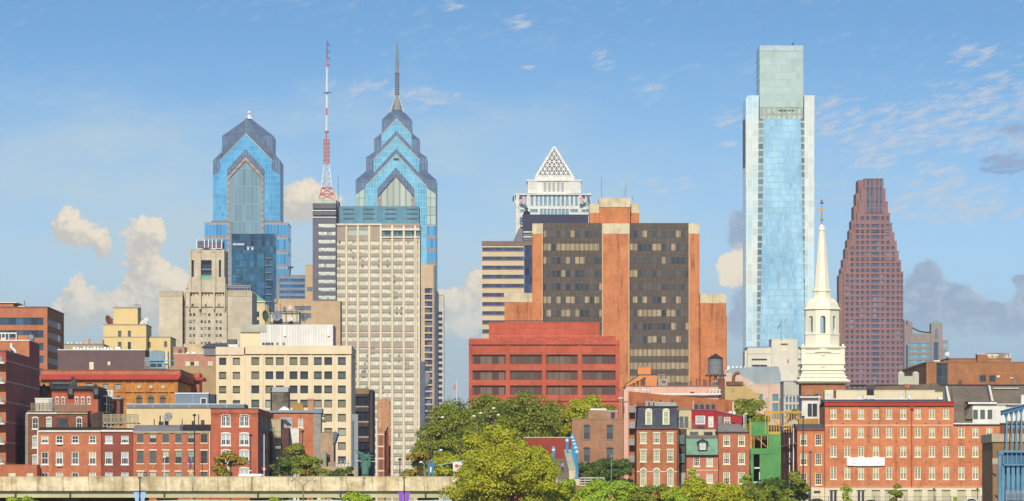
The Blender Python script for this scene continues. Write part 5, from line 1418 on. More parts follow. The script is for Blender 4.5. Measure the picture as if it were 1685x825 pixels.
t = rowhouse('long orange brick row house, six windows wide, with stone lintels and blinds', 219.3, 346.5, 711, 962, br_or, [(c_ - 5.2, c_ + 5.2) for c_ in (231, 251.7, 272.8, 293.9, 314.7, 335.8)], rows_c, 'sash', ['blind', 'mid', 'green', 'gd', 'cream', 'dark'], f_dark, lintel=m_cream_trim, sill=m_cream_trim, fw=.06, cornice=wall('tan_cornice', (.45, .36, .2)), rt=12, roof=wall('grey_membrane', (.26, .25, .26), streak=0))
t.part('black_roof', blk, [(297, 346.5, 698.8, 708)], -.15, 12.5); t.part('downpipe', m_white, [(344, 345.5, 712, 800)], -.3, -.1)
m = M()
for a, b, h in ((261, 269, 694), (262.5, 264, 684), (253, 254, 690), (315.5, 319, 693), (330.5, 336, 691.5), (326, 327, 682), (299, 300, 690), (271, 277, 690)): t.pbox(m, a, b, h, 700, 5, 6)
m.build('roof_vent', m_steel, t.o)
dish('', 'big mesh satellite dish on the orange brick row house roof', 276, 686, .95, 966, plain('grey_mesh_dish', (.30, .29, .27), .6), 25, -20, .5)

t = T('roof_deck', 'lattice sided wooden roof terrace above the maroon row house', 'deck', 198, 968, z=Z(708, 968))
m = M()
m.box(t.x(169), t.x(228), 0, 5, t.z(697.5), t.z(696))
for i in range(10): px = 169 + i * 6.4; m.box(t.x(px), t.x(px) + .16, 0, .16, t.z(704 if i % 3 else 708), t.z(681.5))
for py in (682, 686, 695, 701): m.box(t.x(169), t.x(228), .02, .14, t.z(py + 1.3), t.z(py))
for i in range(30):
    a = 169.5 + i * 1.95
    m.box(t.x(a), t.x(a) + .11, .05, .1, t.z(696), t.z(683))
m.tube(t.P(175, 706), t.P(196, 699), .12, .12, 5)
m.build('lattice_railing', wall('bleached_wood', (.40, .33, .22), (.32, .26, .17)), t.o)

# cream blank building with a solar strip and a blue grey roof box
t = T('warehouse', 'blank cream wall with a blue grey panelled roof edge behind the orange row house', 'building', 279, 1010)
block(t, 208, 348, 671.5, 16, wall('cream_yellow_stucco', (.72, .56, .31), (.68, .53, .29), amt=.04, streak=.06))
pv = wall('blue_grey_panels', (.19, .225, .27), (.17, .2, .25), amt=.05, course=60, panel=3.6, jw=.14, jdark=1.9, streak=0)
t.part('panel_band', pv, [(208, 402, 665.6, 671.5)], -.25, 15)
t.part('roof_edge', m_white_metal, [(208, 402, 664.6, 665.6)], -.3, 15)
t = T('roof_hut', 'blue grey metal box with a small window on the cream blank building', 'hut', 316, 1022, z=Z(668, 1022))
M().box(t.x(288), t.x(343), 0, 6, -.5, t.z(648)).build('wall', wall('blue_slate_metal', (.17, .22, .27), (.15, .2, .25), amt=.05, course=60, panel=3.4, jw=.08, jdark=1.8, streak=.05), t.o)
t.part('roof', m_white_metal, [(287.5, 343.5, 646.6, 648)], -.15, 6.1)
t.part('window', g_dark, [(331, 339, 656, 664)], -.05, -.003); t.part('frame', f_white, [(330, 331, 655, 665), (339, 340, 655, 665), (331, 339, 655, 656)], -.07, -.01)
t.part('dark_bay', wall('dark_bay', (.05, .055, .08)), [(343, 354, 649, 668)], 1, 6)

# corner brick house with corbelled cornice and double windows
t = T('corner_house', 'red brick corner house with corbelled cornice and six white double windows', 'house', 387, 955)
hs = [(a, b, c_, d_) for (c_, d_) in ((684.5, 702), (714.8, 733), (742.6, 762), (772, 790)) for (a, b) in ((363.6, 379.4), (394, 409.8))]
block(t, 347, 424.5, 680, 60, br_st, hs, rec=.22)
for h in hs: window(t, h, 'french', rec=.22, pane=PANES[rng.choice(['pale', 'pd', 'mid'])], frame=f_white, arch=.28, nx=4, fw=.16)
t.part('cornice', br_st, [(346.5, 425, 673.4, 680)], -.3, 60.3); t.part('coping', wall('dark_coping2', (.14, .07, .06)), [(346.2, 425.4, 672, 673.4)], -.4, 60.4)
m = M()
for i in range(22): px = 347.5 + i * 3.5; m.box(t.x(px), t.x(px + 1.7), -.22, -.01, t.z(684.5 if i % 2 else 682.5), t.z(680.1))
m.box(t.x(347.5), t.x(424), -.15, -.01, t.z(681.4), t.z(680.1)); m.build('corbels', br_st, t.o)
x1 = t.x(424.5)
for zz in ((684, 702), (714, 735), (745, 770)):
    for y_ in (8, 24, 42):
        M().box(x1, x1 + .1, y_, y_ + 9, t.z(zz[1]), t.z(zz[0])).build('side_window', wall('boarded_window', (.30, .25, .21)), t.o)
    M().box(x1, x1 + .14, 6, 52, t.z(zz[1]) - .35, t.z(zz[1])).build('side_sill', m_granite, t.o)

# brick house behind it with grey roof and stone pilaster
t = T('brick_house', 'red brick house with slate blue roof edge, grey stone pilaster at its right corner', 'house', 480, 1020)
hs = [(490.5, 498.8, 689, 704)]
block(t, 425, 515.5, 679.5, 20, br_red, hs, rec=.2); wins(t, hs, 'sash', ['pale'], frame=f_cream, nx=3)
M().box(t.x(420), t.x(517), -.4, 20, t.z(679.4), t.z(675.4)).build('roof', wall('slate_blue_metal', (.27, .30, .36), (.24, .27, .33), amt=.05), t.o)
pil = wall('mottled_stone', (.33, .31, .27), (.25, .235, .2), streak=.3, course=1.6, jw=.1)
t.part('pilaster', pil, [(515.5, 528, 680, 800)], -.5, 6); t.part('pilaster_cap', wall('blue_lead_cap', (.25, .29, .36)), [(514.5, 530, 672.5, 680)], -.8, 6.3)
t.part('panel', wall('pale_grey_door', (.42, .43, .44)), [(460, 481, 687, 705)], -.08, -.004)
m = M()
for i, (a, y_) in enumerate(((530, 681), (531.5, 684), (530, 690), (533, 693))): t.pbox(m, 527, a + 2, y_, y_ + 2, -.3, 3)
m.build('bracket', m_steel, t.o)
t = T('roof_tank', 'rust stained black and tan roof tank with a grey lid', 'tank', 461, 1030, z=Z(676, 1030))
rust_t = wall('rust_streaked_steel', (.24, .20, .13), (.03, .027, .025), fine=1.5, streak=.4, blot=.6)
M().box(t.x(447.5), t.x(474), 0, 4, 0, t.z(645.5)).build('casing', rust_t, t.o)
M().prism(t.poly([(446.5, 645.4), (475, 645.4), (474.5, 637), (449, 637)]), -.2, 4.1).build('lid', m_grey_metal, t.o)
m = M()
for a in (445, 474.6): m.box(t.x(a), t.x(a) + .16, -.3, 4.2, 0, t.z(639))
m.build('frame', m_steel, t.o)
t = T('chimney', 'square brown brick chimney on the slate blue roof', 'chimney', 511, 1026, z=Z(676.5, 1026))
M().box(t.x(506.3), t.x(516), 0, 1.2, 0, t.z(659)).build('stack', sbr, t.o); M().box(t.x(505), t.x(517), -.15, 1.35, t.z(659), t.z(656.2)).build('cap', sbr, t.o)
t = T('roof_crate', 'ochre box standing between the tank and the chimney', 'box', 490, 1026, z=Z(676, 1026))
M().box(t.x(481), t.x(499), 0, 1.8, 0, t.z(665)).build('box', wall('ochre_ply', (.42, .24, .06)), t.o)
M().box(t.x(480.5), t.x(499.5), -.05, 1.85, t.z(665), t.z(663.7)).build('lid', wall('ochre_lid', (.36, .22, .07)), t.o)
t = T('skylight', 'white tilted skylight left of the ochre box', 'skylight', 467, 1023, z=Z(676, 1023))
M().prism([(t.x(457), 0), (t.x(477), 0), (t.x(474), .5), (t.x(467), t.z(668.5))], 0, 2).build('pane', m_white_metal, t.o)
t = T('alley_building', 'cream flank house in the alley behind the small trees', 'house', 450, 1000)
block(t, 433, 462, 691, 14, wall('stained_cream', (.50, .42, .26), (.40, .32, .19), streak=.35), roof=wall('tan_cap', (.42, .34, .22)), cop=.2)
t.part('dark_bay', brick('alley_brick', (.20, .075, .055)), [(435, 447, 710, 800)], -2, -.02); t.part('bay_roof', m_white_metal, [(434, 448, 706.5, 709.9)], -2.2, -.01)
m = M()
for a in (449, 451.5): m.box(t.x(a), t.x(a) + .12, -2.6, -2.4, 0, t.z(703))
for y_ in (720, 738, 756): m.box(t.x(444), t.x(462), -2.9, -.3, t.z(y_), t.z(y_) + .1); m.box(t.x(444), t.x(462), -2.9, -2.84, t.z(y_) + 1, t.z(y_) + 1.06)
m.build('fire_stair', m_steel, t.o)
t.part('dark_wing', brick('alley_dark_brick', (.13, .06, .05)), [(462, 475, 704, 800)], 1, 10)
t = T('roof_box', 'white stair box in front of the slate roofed brick house', 'hut', 483, 1008)
block(t, 474.8, 492, 705, 5, m_white, roof=m_cream_trim, cop=.1)
m = M().prism(t.poly([(462, 694), (470, 690), (478, 698), (474, 701)]), -.5, 1).box(t.x(472), t.x(479), -.4, .8, t.z(701), t.z(698)); m.build('hood', m_steel, t.o)
t = T('shed', 'mottled tan brick shed with a slate blue gutter beside the cream office block', 'shed', 538, 1015)
block(t, 527.5, 549, 712, 12, brick('mottled_tan_brick', (.44, .30, .19), (.33, .2, .13), ms=.8), roof=m_granite, cop=.12)
M().prism(t.poly([(548, 730), (551, 730), (556, 714), (551, 710), (548, 716)]), -.6, 8).build('gutter', wall('blue_grey_gutter', (.12, .17, .22)), t.o)
t.part('annexe', wall('grey_annexe', (.36, .32, .25)), [(529, 537, 744, 800)], -3, -.02); t.part('vent', m_steel, [(537, 542, 748, 753)], -1.5, -.02)
t.part('low_wall', wall('tan_low_wall', (.45, .34, .22)), [(530, 585, 768, 800)], -4, -3.2)
m = M()
for a in (551, 556, 561, 567, 573): m.box(t.x(a), t.x(a) + .2, -3.1, -2.9, 0, t.z(758 + (a % 3)))
m.box(t.x(549), t.x(580), -3.1, -2.9, t.z(764), t.z(763)); m.build('pipework', m_grey_metal, t.o)
t = T('brick_wall', 'low orange brick garden wall with boarded windows at the far left', 'wall', 30, 955)
hs = [(14, 25.5, 778, 788), (43.5, 54.5, 778, 788)]
block(t, -30, 61, 766, 6, br_or, hs, rec=.2, roof=brp, cop=.15, over=.05); panes(t, hs, m_cream_trim, .12)

# ================================================================ viaduct
conc = wall('stained_concrete', (.72, .60, .39), (.46, .35, .19), fine=1.0, amt=.3, streak=.7, course=40, panel=4.4, jw=.12, jdark=.5, blot=.7)
t = T('viaduct', 'stained concrete road viaduct crossing the left half, pale green girder below its parapet', 'viaduct', 400, 880)
x0, x1 = -150 - t.rx, X(800, 880) - t.rx
zt, zb, zg = t.z(785), t.z(808), t.z(818)
M().box(x0, x1, 0, .35, zb, zt).build('parapet', conc, t.o)
M().box(x0, x1, -.12, 0, zb, zb + .9).build('parapet_base', conc, t.o)
M().box(x0, x1, -.06, .41, zt, zt + .09).build('coping', wall('pale_concrete_cap', (.56, .44, .27), streak=.1), t.o)
M().box(x0, x1, .35, 18, zb - .2, zb + .6).build('deck', conc, t.o)
M().box(x0, x1, 18, 18.35, zb, zt - .4).build('parapet', conc, t.o)
gird = wall('pale_green_girder', (.50, .46, .26), (.46, .42, .24), amt=.05, streak=.12)
m = M(); m.box(x0, x1, .75, .95, zg, zb - .21); m.box(x0, x1, .5, 1.2, zg - .12, zg - .003); 
m.build('girder', gird, t.o)
m = M(); m.box(x0, x1, 15.75, 15.95, zg, zb - .21); m.build('girder', gird, t.o)
for px in (-60, 25, 115, 270, 424, 560, 700):
    X0 = t.x(px); p_ = M().prism([(X0 - .5, -1), (X0 + .5, -1), (X0 + .5, 0), (X0 + 1.6, zg - .2), (X0 - 1.6, zg - .2), (X0 - .5, 0)], 3, 14).build('pier', wall('dark_pier', (.12, .10, .08)), t.o)
    M().box(X0 - .12, X0 + .12, -.02, .5, zg - .1, zb - .1).build('expansion_joint', m_steel, t.o)
t = T('retaining_wall', 'tan retaining wall in the shadow beneath the viaduct', 'wall', 120, 899)
M().box(X(-300, 899) - t.rx, X(245, 899) - t.rx, 0, .6, -.5, t.z(818.5)).build('wall', wall('tan_retaining', (.38, .25, .12)), t.o)
M().box(X(-300, 899) - t.rx, X(245, 899) - t.rx, -.1, .7, t.z(818.5), t.z(817.5)).build('coping', conc, t.o)
t = T('glass_canopy', 'long pale green glass canopy roof beneath the viaduct', 'canopy', 500, 872, z=-.6)
pts = [(-27, 1.0), (-27, 1.55), (-20, 1.75), (-8, 1.62), (4, 1.75), (16, 1.6), (26, 1.75), (26, 1.0)]
M().prism(pts, 0, 6).build('roof', glass('pale_green_canopy', (.45, .55, .46), .2, .2), t.o)
m = M()
for i in range(10): m.box(-26.5 + i * 5.8, -26.3 + i * 5.8, .5, .7, 0, 1)
m.build('post', m_steel, t.o)

# white van on the viaduct
def wheel_part(parent, x, y, r, w_):
    wl = M().tube((x, y - w_ / 2, r), (x, y + w_ / 2, r), r, r, 16).build('wheel', plain('tyre_rubber', (.02, .02, .02), .8), parent)
    M().tube((x, y - w_ / 2 - .01, r), (x, y + w_ / 2 + .01, r), r * .6, r * .6, 12).build('rim', m_grey_metal, wl)
t = T('van', 'white van with dark cab window driving on the viaduct behind its parapet', 'van', 421, 886, z=Z(808, 880) + .6)
vw = plain('white_van_paint', (.82, .81, .78), .3, var=.03, spec=.5)
body = [(-3.0, .35), (2.9, .35), (3.05, .8), (2.95, 1.15), (2.1, 1.35), (1.35, 2.15), (1.0, 2.32), (-2.85, 2.36), (-3.0, 2.2)]
bm = bmesh.new(); mm = M().prism(body, -.98, .98).build('body', vw, t.o)
bm.from_mesh(mm.data); bmesh.ops.bevel(bm, geom=bm.edges[:], offset=.07, segments=2, affect='EDGES'); bm.to_mesh(mm.data); bm.free()
M().prism([(.95, 1.38), (1.9, 1.38), (1.3, 2.05), (.95, 2.1)], -1.0, -.975).build('window', g_dark, t.o)
M().prism([(2.05, 1.42), (2.12, 1.48), (1.42, 2.18), (1.36, 2.1)], -.8, .8).build('windscreen', g_dark, t.o)
M().box(-3.02, -2.95, -.95, -.7, 1.4, 2.1).build('tail_light', plain('red_lamp', (.5, .03, .02)), t.o)
for x in (-2.0, 1.95):
    for y in (-.9, .9): wheel_part(t.o, x, y, .36, .22)
t.part('roof_vent', m_white_metal, [(409, 413.5, 774.0, 775.4)], -.3, .3)
t = T('road_sign', 'small red and white sign on a pole just behind the white van', 'sign', 434.5, 893, z=Z(808, 880) + .6)
M().tube((0, 0, 0), (0, 0, t.z(715)), .07, .07, 6).build('pole', m_white_metal, t.o)
M().box(-.32, .32, -.06, -.01, t.z(773.5), t.z(769)).build('panel', plain('red_sign', (.70, .03, .02)), t.o)
M().box(-.16, .16, -.1, -.065, t.z(774), t.z(771.5)).build('panel_mark', m_white_metal, t.o)

# green bronze monument with outspread wing
t = T('monument', 'green bronze monument of a robed figure with a great bird spreading its wings above', 'statue', 601, 910, z=Z(783, 910) - 3.2)
M().lathe(0, 0, [(.9, 0), (.9, .3), (.6, .5), (.55, 2.9), (.75, 3.05), (.75, 3.2)], 10).build('pedestal', m_granite, t.o)
pat = wall('green_patina', (.10, .24, .17), (.06, .16, .115), fine=3, streak=.2)
J2 = [((0, 0, .50), .15, .12), ((0, 0, .62), .15, .12), ((0, 0, .78), .17, .11), ((0, 0, .86), .05, .05), ((.0, -.02, .92), .058, .06), ((.0, -.02, .97), .05, .055),
      ((.18, 0, .76), .06), ((.24, -.03, .6), .05), ((.2, -.1, .48), .04), ((-.18, 0, .76), .06), ((-.24, 0, .62), .05), ((-.2, -.12, .55), .04),
      ((.1, 0, .46), .12), ((.12, 0, .25), .1), ((.13, 0, .03), .08), ((.13, -.1, .02), .04), ((-.1, 0, .46), .12), ((-.12, 0, .25), .1), ((-.13, 0, .03), .08), ((-.13, -.1, .02), .04)]
me = person_mesh(2.9, J2, B_); me.materials.append(pat); link('figure', me, t.o, (0, 0, 3.2))
M().lathe(0, .05, [(.62, 3.4), (.66, 4.2), (.6, 5.0), (.42, 5.55), (.2, 5.8)], 10).build('cloak', pat, t.o)
m = M()
m.ball((.25, 0, 6.5), .38, 8, 1.4); m.ball((.55, -.1, 7.05), .17, 8); m.tube((.7, -.1, 7.05), (.9, -.1, 6.98), .06, .02, 5)
def wing(s, tip):
    for i in range(5):
        b0 = (.25 + s * .2, .05 * i, 6.75 - i * .18); e = (s * tip[0] * (1 - .12 * i) + .25, .1 + .06 * i, tip[1] - .55 * i)
        m.tube(b0, e, .22, .08, 5)
wing(-1, (2.1, 7.75)); wing(1, (1.2, 6.7))
m.build('bird', pat, t.o)

# ---------------------------------------------------------------- lamps and poles on the left
def tall_lamp(label, px, top, D, mat, arm=0, z=0.0, r=.1, head=None, group=None):
    t = T('street_lamp', label, 'street lamp', px, D, group, z=z)
    h = t.z(top)
    M().tube((0, 0, 0), (0, 0, h), r, r * .65, 8).build('pole', mat, t.o)
    if arm:
        M().tube((0, 0, h - .25), (arm, 0, h + .15), .06, .05, 6).build('arm', mat, t.o)
        M().lathe(arm * 1.15, 0, [(.1, h), (.34, h + .04), (.3, h + .2), (.08, h + .3)], 8, sy=.5).build('lamp_head', head or m_white_metal, t.o)
    else:
        M().lathe(0, 0, [(.12, h), (.34, h + .06), (.36, h + .2), (.12, h + .42)], 10).build('lamp_head', head or mat, t.o)
    return t
tall_lamp('tall black lamp post before the right end of the orange row house', 320, 685, 935, m_steel, r=.15)
tall_lamp('thin pale grey lamp post before the fourth window of the orange row house', 299.5, 701, 930, m_grey_metal, r=.1)
tall_lamp('black lamp post in front of the red corner house', 412.5, 718, 940, m_steel, r=.12)
tall_lamp('black lamp post beside the dark tree cluster left of the cream office block', 498, 712, 935, m_steel, r=.13)
tall_lamp('short grey pole before the orange row house, no lamp', 270.5, 754, 925, m_white_metal, r=.09)
tall_lamp('short dark lamp post by the last window of the orange row house', 333, 762, 925, m_steel, r=.08)
tall_lamp('tall brown lamp post with one arm in front of the left park trees', 704, 688, 930, plain('brown_pole', (.10, .07, .05)), arm=2.3, r=.16)
tall_lamp('dark thin pole left of the park trees beside the hotel foot', 658, 758, 925, m_steel, r=.13)
tall_lamp('grey lamp post half hidden in the park trees', 757, 723, 935, plain('brown_pole2', (.10, .07, .06)), arm=.8, r=.15)
tall_lamp('pale lamp with a flat head right of the hotel foot', 698, 762, 915, m_grey_metal, arm=-.5, r=.12)
for i, (px, py) in enumerate(((788, 686), (799, 681), (803, 673), (811, 684))):
    tall_lamp('floodlight mast with a white head rising from the park trees, ' + ['leftmost of four', 'second from left, lower one', 'tallest of four', 'rightmost of four'][i], px, py, 960 + i * 4, m_steel, arm=(-.8, -.8, .9, .9)[i], r=.13, group='floodlight masts in the park trees')
tall_lamp('street lamp with white head in front of the left park tree', 716, 742, 925, m_grey_metal, arm=.9, r=.08)

t = T('street_lamp', 'grey double armed street lamp with two drooping lanterns before the viaduct', 'street lamp', 499, 850, z=-1)
h = t.z(801); M().tube((0, 0, 0), (0, 0, h), .11, .09, 8).build('pole', plain('taupe_pole', (.20, .165, .13)), t.o)
for s in (-1, 1):
    m = M(); q = [(0, h), (.35 * s, h + .45), (.9 * s, h + .95), (1.3 * s, h + 1.12), (1.75 * s, h + 1.15)]
    for a, b in zip(q, q[1:]): m.tube((a[0], 0, a[1]), (b[0], 0, b[1]), .055, .05, 6)
    m.build('arm', plain('taupe_pole', (.20, .165, .13)), t.o)
    hd = M().lathe(1.85 * s, 0, [(.16, h + .98), (.3, h + 1.05), (.26, h + 1.2), (.06, h + 1.28)], 10).build('lantern', m_grey_metal, t.o)
    M().ball((1.85 * s, 0, h + .9), .2, 8).build('bulb_glass', glass('frosted_globe', (.45, .46, .42), .2), hd)
def banner_pole(px, col, label, D=850):
    t = T('banner_post', label, 'banner post', px, D, z=-1)
    h = t.z(787); M().tube((0, 0, 0), (0, 0, h), .12, .1, 8).build('pole', m_steel, t.o)
    M().box(-.3, .3, -.25, .25, h, h + .16).build('lamp_head', m_steel, t.o)
    for s in (-1, 1):
        a, b = t.z(810), t.z(826) - 1.2
        M().prism([(.17 * s, a), (1.0 * s, a), (.5 * s, b), (.17 * s, b)], -.03, .03).build('banner', plain(col[0], col[1], .8), t.o)
        M().tube((0, 0, a + .04), (1.05 * s, 0, a + .04), .03, .03, 5).build('bracket', m_steel, t.o)
banner_pole(230, ('pale_blue_cloth', (.30, .48, .75)), 'black post with a pair of pale blue banners in front of the viaduct')
banner_pole(665, ('purple_cloth', (.26, .08, .58)), 'black post with a pair of purple banners in front of the viaduct')
t = T('traffic_signal', 'small amber lit signal box before the orange row house', 'signal', 239.5, 922)
M().tube((0, 0, 0), (0, 0, t.z(762)), .05, .05, 6).build('pole', m_grey_metal, t.o); M().box(-.28, .28, -.2, .2, t.z(784), t.z(777)).build('casing', m_steel, t.o)
M().ball((0, -.2, t.z(781)), .16, 8).build('lens', plain('amber_lens', (.75, .5, .15), .3), t.o)
t = T('flag', 'furled dark blue flag hanging on a pole before the orange row house', 'flag', 314.5, 925)
M().tube((0, 0, 0), (0, 0, t.z(750)), .05, .04, 6).build('pole', m_white_metal, t.o)
M().lathe(-.12, -.05, [(.05, t.z(752)), (.13, t.z(758)), (.16, t.z(770)), (.05, t.z(773))], 6).build('cloth', plain('indigo_cloth', (.10, .07, .2), .9), t.o)
t = T('traffic_sign', 'yellow sign low before the orange row house', 'sign', 314, 920)
M().tube((0, 0, 0), (0, 0, t.z(776)), .05, .05, 6).build('pole', m_grey_metal, t.o); M().box(-.32, .32, -.08, -.04, t.z(781), t.z(776)).build('panel', plain('yellow_sign', (.7, .38, .03)), t.o)
t = T('information_kiosk', 'slim blue information kiosk behind the viaduct parapet by the park trees', 'kiosk', 709, 912)
for a in (706, 712): M().box(t.x(a) - .18, t.x(a) + .18, 0, .35, 0, t.z(757)).build('post', plain('teal_blue_paint', (.04, .17, .32), .5), t.o)
M().box(t.x(707.5), t.x(710), -.05, .0, t.z(777), t.z(768.5)).build('panel', m_white_metal, t.o)
M().box(t.x(706), t.x(712), .05, .3, t.z(766), t.z(764)).build('crossbar', plain('teal_blue_paint2', (.04, .17, .32), .5), t.o)
t = T('banner_line', 'string of pale blue pennants sagging through the park shrubs', 'pennants', 735, 914)
M().tube(t.P(712, 766), t.P(726, 765.5), .07, .07, 5).tube(t.P(726, 765.5), t.P(745, 761), .07, .07, 5).tube(t.P(745, 761), t.P(763, 758.5), .12, .12, 5).build('cord', plain('pale_blue_cord', (.25, .45, .5)), t.o)
for a in (712.5, 763): M().tube((t.x(a), 0, 0), (t.x(a), 0, t.z(756)), .07, .07, 6).build('post', m_grey_metal, t.o)
t = T('sign', 'white sign board with a red disc in the park shrubs', 'sign', 754, 913)
M().box(-.95, .85, 0, .1, t.z(776), t.z(760.5)).build('board', m_white, t.o)
m = M(); m.prism([(-.25 + .36 * math.cos(i * .524), t.z(767) + .3 * math.sin(i * .524)) for i in range(12)], -.03, -.003); m.build('disc', plain('red_disc', (.6, .06, .04)), t.o)
for s in (-.8, .7): M().box(s, s + .1, .02, .09, 0, t.z(776)).build('leg', m_grey_metal, t.o)
t = T('flag', 'small red and white flag on a pole above the park trees', 'flag', 751, 1300)
M().tube((0, 0, 0), (0, 0, t.z(626)), .12, .08, 6).build('pole', m_white_metal, t.o)
M().prism([(-.1, t.z(641)), (-.85, t.z(643)), (-.65, t.z(634)), (-.1, t.z(631.5))], -.03, .03).build('cloth', plain('red_white_cloth', (.55, .16, .15)), t.o)
# ================================================================ right half: behind the old houses
t = T('office_building', 'white concrete office block with long slot windows at the foot of the tallest tower', 'building', 1274, 2000)
wc = wall('white_concrete', (.68, .62, .50), (.62, .57, .46), amt=.05, streak=.1)
hs = [(1237, 1262, 590.5, 593.5), (1237, 1262, 600.5, 604)]
block(t, 1230, 1320, 572, 26, wc, hs, rec=.4, roof=m_granite, cop=.3); panes(t, hs, g_dark, .38)
hs = [(1285, 1296.5, 565.5, 576.5)]
block(t, 1269.5, 1312.5, 558.5, 20, wc, hs, rec=1.2, y=-2.5, name='stair_block', roof=wc, cop=.2); panes(t, hs, m_cream_trim, 1.1, y=-2.5)
for py in (590, 600.5, 611): t.part('window', g_blue, [(1313.3, 1319.6, py, py + 3.2)], -.1, -.01)
t.part('string_course', wall('grey_joint', (.45, .42, .36)), [(1230, 1269, 582, 582.8), (1313, 1320, 582, 582.8)], -.12, -.01)
M().prism([(t.x(1294), t.z(595)), (t.x(1297.5), t.z(600)), (t.x(1297.5), t.z(590.5))], -2.62, -2.51).build('emblem', plain('faded_red_mark', (.42, .15, .11)), t.o)
t.part('stair_flank', wc, [(1225.5, 1229.8, 577, 640)], 4, 22)
for px, py, lab, col, ln in ((1281, 530, 'small striped flag on the taller pole above the white concrete block', (.42, .2, .22), 1), (1277, 541, 'small dark blue flag on the lower pole above the white concrete block', (.07, .08, .16), 1)):
    f = T('flag', lab, 'flag', px + 4, 1996, z=Z(558, 1998))
    M().tube((X(1285.5, 1996) - f.rx, 0, 0), (X(1285.5, 1996) - f.rx, 0, f.z(py - 5)), .1, .06, 5).build('pole', m_steel, f.o)
    a = X(1285.5 + (10 if px == 1281 else -1), 1996) - f.rx
    M().prism([(a, f.z(py - 9)), (a - .2, f.z(py - 5)), (a - 1.5, f.z(py + 3)), (a - 1.1, f.z(py - 2))], -.04, .04).build('cloth', plain('flag_cloth', col, .9), f.o)

t = T('barrel_roofed_hall', 'long grey barrel roofed hall with a pale pink brick front', 'building', 1245, 1500)
pk = wall('pale_pink_stone', (.64, .46, .34), (.58, .41, .30), amt=.05, streak=.1, course=3, jw=.08, jdark=.93)
hs = [(1245, 1255, 649, 660), (1271, 1281, 649, 660), (1271, 1281, 664, 690)]
block(t, 1235, 1289, 634, 20, pk, hs, rec=.3, roof=pk, cop=.3); panes(t, hs, glass('teal_windows', (.12, .24, .28), .12), .28)
t.part('groove', wall('shaded_joint', (.33, .22, .18)), [(1261.5, 1262.5, 655, 690), (1265, 1265.6, 634, 690), (1282.5, 1284, 655, 690)], -.05, -.003)
pts = [(1192, 690)] + [(1192 + 52 * i / 10, 634 - 21 * math.sin(math.pi / 2 * (1 - i / 10)) ** .8 if i < 10 else 634) for i in range(11)] + [(1244, 690)]
M().prism(t.poly(pts), 1, 20).build('curved_gable', pk, t.o)
mg = wall('blue_grey_roof', (.32, .37, .39), (.29, .34, .36), amt=.04, streak=.08, course=60, panel=1.6, jw=.07, jdark=.9)
pts = [(1197, 632), (1197, 612), (1201, 607), (1207, 605), (1282, 602.5), (1286, 615), (1287, 632)]
M().prism(t.poly(pts), 4, 26).build('roof', mg, t.o)
m = M()
for i in range(14): px = 1203 + i * 5.9; t.pbox(m, px, px + 1.2, 602 + (i % 2) * 1.2, 607, 8, 9)
m.build('roof_post', m_grey_metal, t.o)
m = M()
for i in range(5): px = 1202 + i * 7; m.prism(t.poly([(px, 607), (px + 6.5, 607), (px + 5, 598.5), (px + 1.5, 598.5)]), 28, 30)
m.prism(t.poly([(1200, 608), (1240, 608), (1240, 605.5), (1200, 605.5)]), 28.5, 29.5)
m.build('white_plant', m_white_metal, t.o)
t = T('office_building', 'pale grey building with tall fins above a grid of windows left of the white steeple', 'building', 1304, 1420)
pg = wall('pale_grey_precast', (.52, .49, .42), (.48, .45, .39), amt=.05)
hs = [(a, a + 3.6, y, y + 9) for y in (653, 666, 679) for a in (1293, 1299, 1305, 1311)]
block(t, 1289.5, 1330, 628, 18, pg, hs, rec=.4, y=0, roof=m_granite, cop=.2); panes(t, hs, g_blue, .38)
m = M()
for i in range(8): px = 1290 + i * 5.3; t.pbox(m, px, px + 1.4, 628, 650, -.6, -.01)
m.build('fin', pg, t.o)
t = T('warehouse', 'ochre stucco building with a curved shoulder and a rust brown vent pipe', 'building', 1222, 1300)
och = wall('ochre_stucco', (.52, .37, .15), (.46, .32, .13), streak=.2)
pts = [(1190, 700), (1190, 640), (1197, 634), (1208, 629.5), (1220, 629.5), (1226, 632), (1230, 638), (1239, 641), (1239, 646), (1250, 647), (1250, 700)]
M().prism(t.poly(pts), 0, 16).build('wall', och, t.o)
t.part('brick_stack', brick('umber_brick', (.23, .10, .06)), [(1196, 1223, 628, 634)], -.5, 4)
m = M(); q = [(1207, 629), (1207, 621), (1209, 616), (1213, 614), (1217, 614.5)]
for a, b in zip(q, q[1:]): m.tube(t.P(a[0], a[1], 6), t.P(b[0], b[1], 6), .42, .42, 8)
m.build('vent_pipe', plain('rust_pipe', (.20, .08, .05), .7), t.o)
t.part('slit', m_granite, [(1205, 1206.5, 640, 646)], -.05, -.003)

# ---------------------------------------------------------------- church steeple
t = T('church_steeple', 'white wooden church steeple with clock stage, open belfry and spire on a brick tower', 'steeple', 1354.5, 1080)
wp = wall('cream_white_paint', (.86, .79, .61), (.82, .75, .57), amt=.04, streak=.08, big=.03)
k = 1080 / FPX; dep = 36 * k * 2; yc = dep / 2
def sq(m, hw, p0, p1): m.box(t.x(1354.5 - hw), t.x(1354.5 + hw), yc - hw * k, yc + hw * k, t.z(p1), t.z(p0))
brt = brick('tower_brick', (.40, .17, .08), (.34, .13, .065), streak=.1)
m = M(); sq(m, 36, 631.5, 828); m.build('brick_tower', brt, t.o)
m = M(); m.prism(t.poly([(1327, 650), (1382, 650), (1382, 641), (1327, 641)]), yc - 36 * k - .06, yc - 36 * k - .002); m.build('panel', brick('tower_panel_brick', (.44, .20, .10)), t.o)
m = M()
for hw, a, b in ((44, 626.2, 628.2), (40.5, 628.2, 631.4), (41.5, 624.6, 626.2), (38, 621, 624.6), (39.5, 619.6, 621), (36.5, 616, 619.6)): sq(m, hw, a, b)
m.build('cornice', wp, t.o)
m = M()
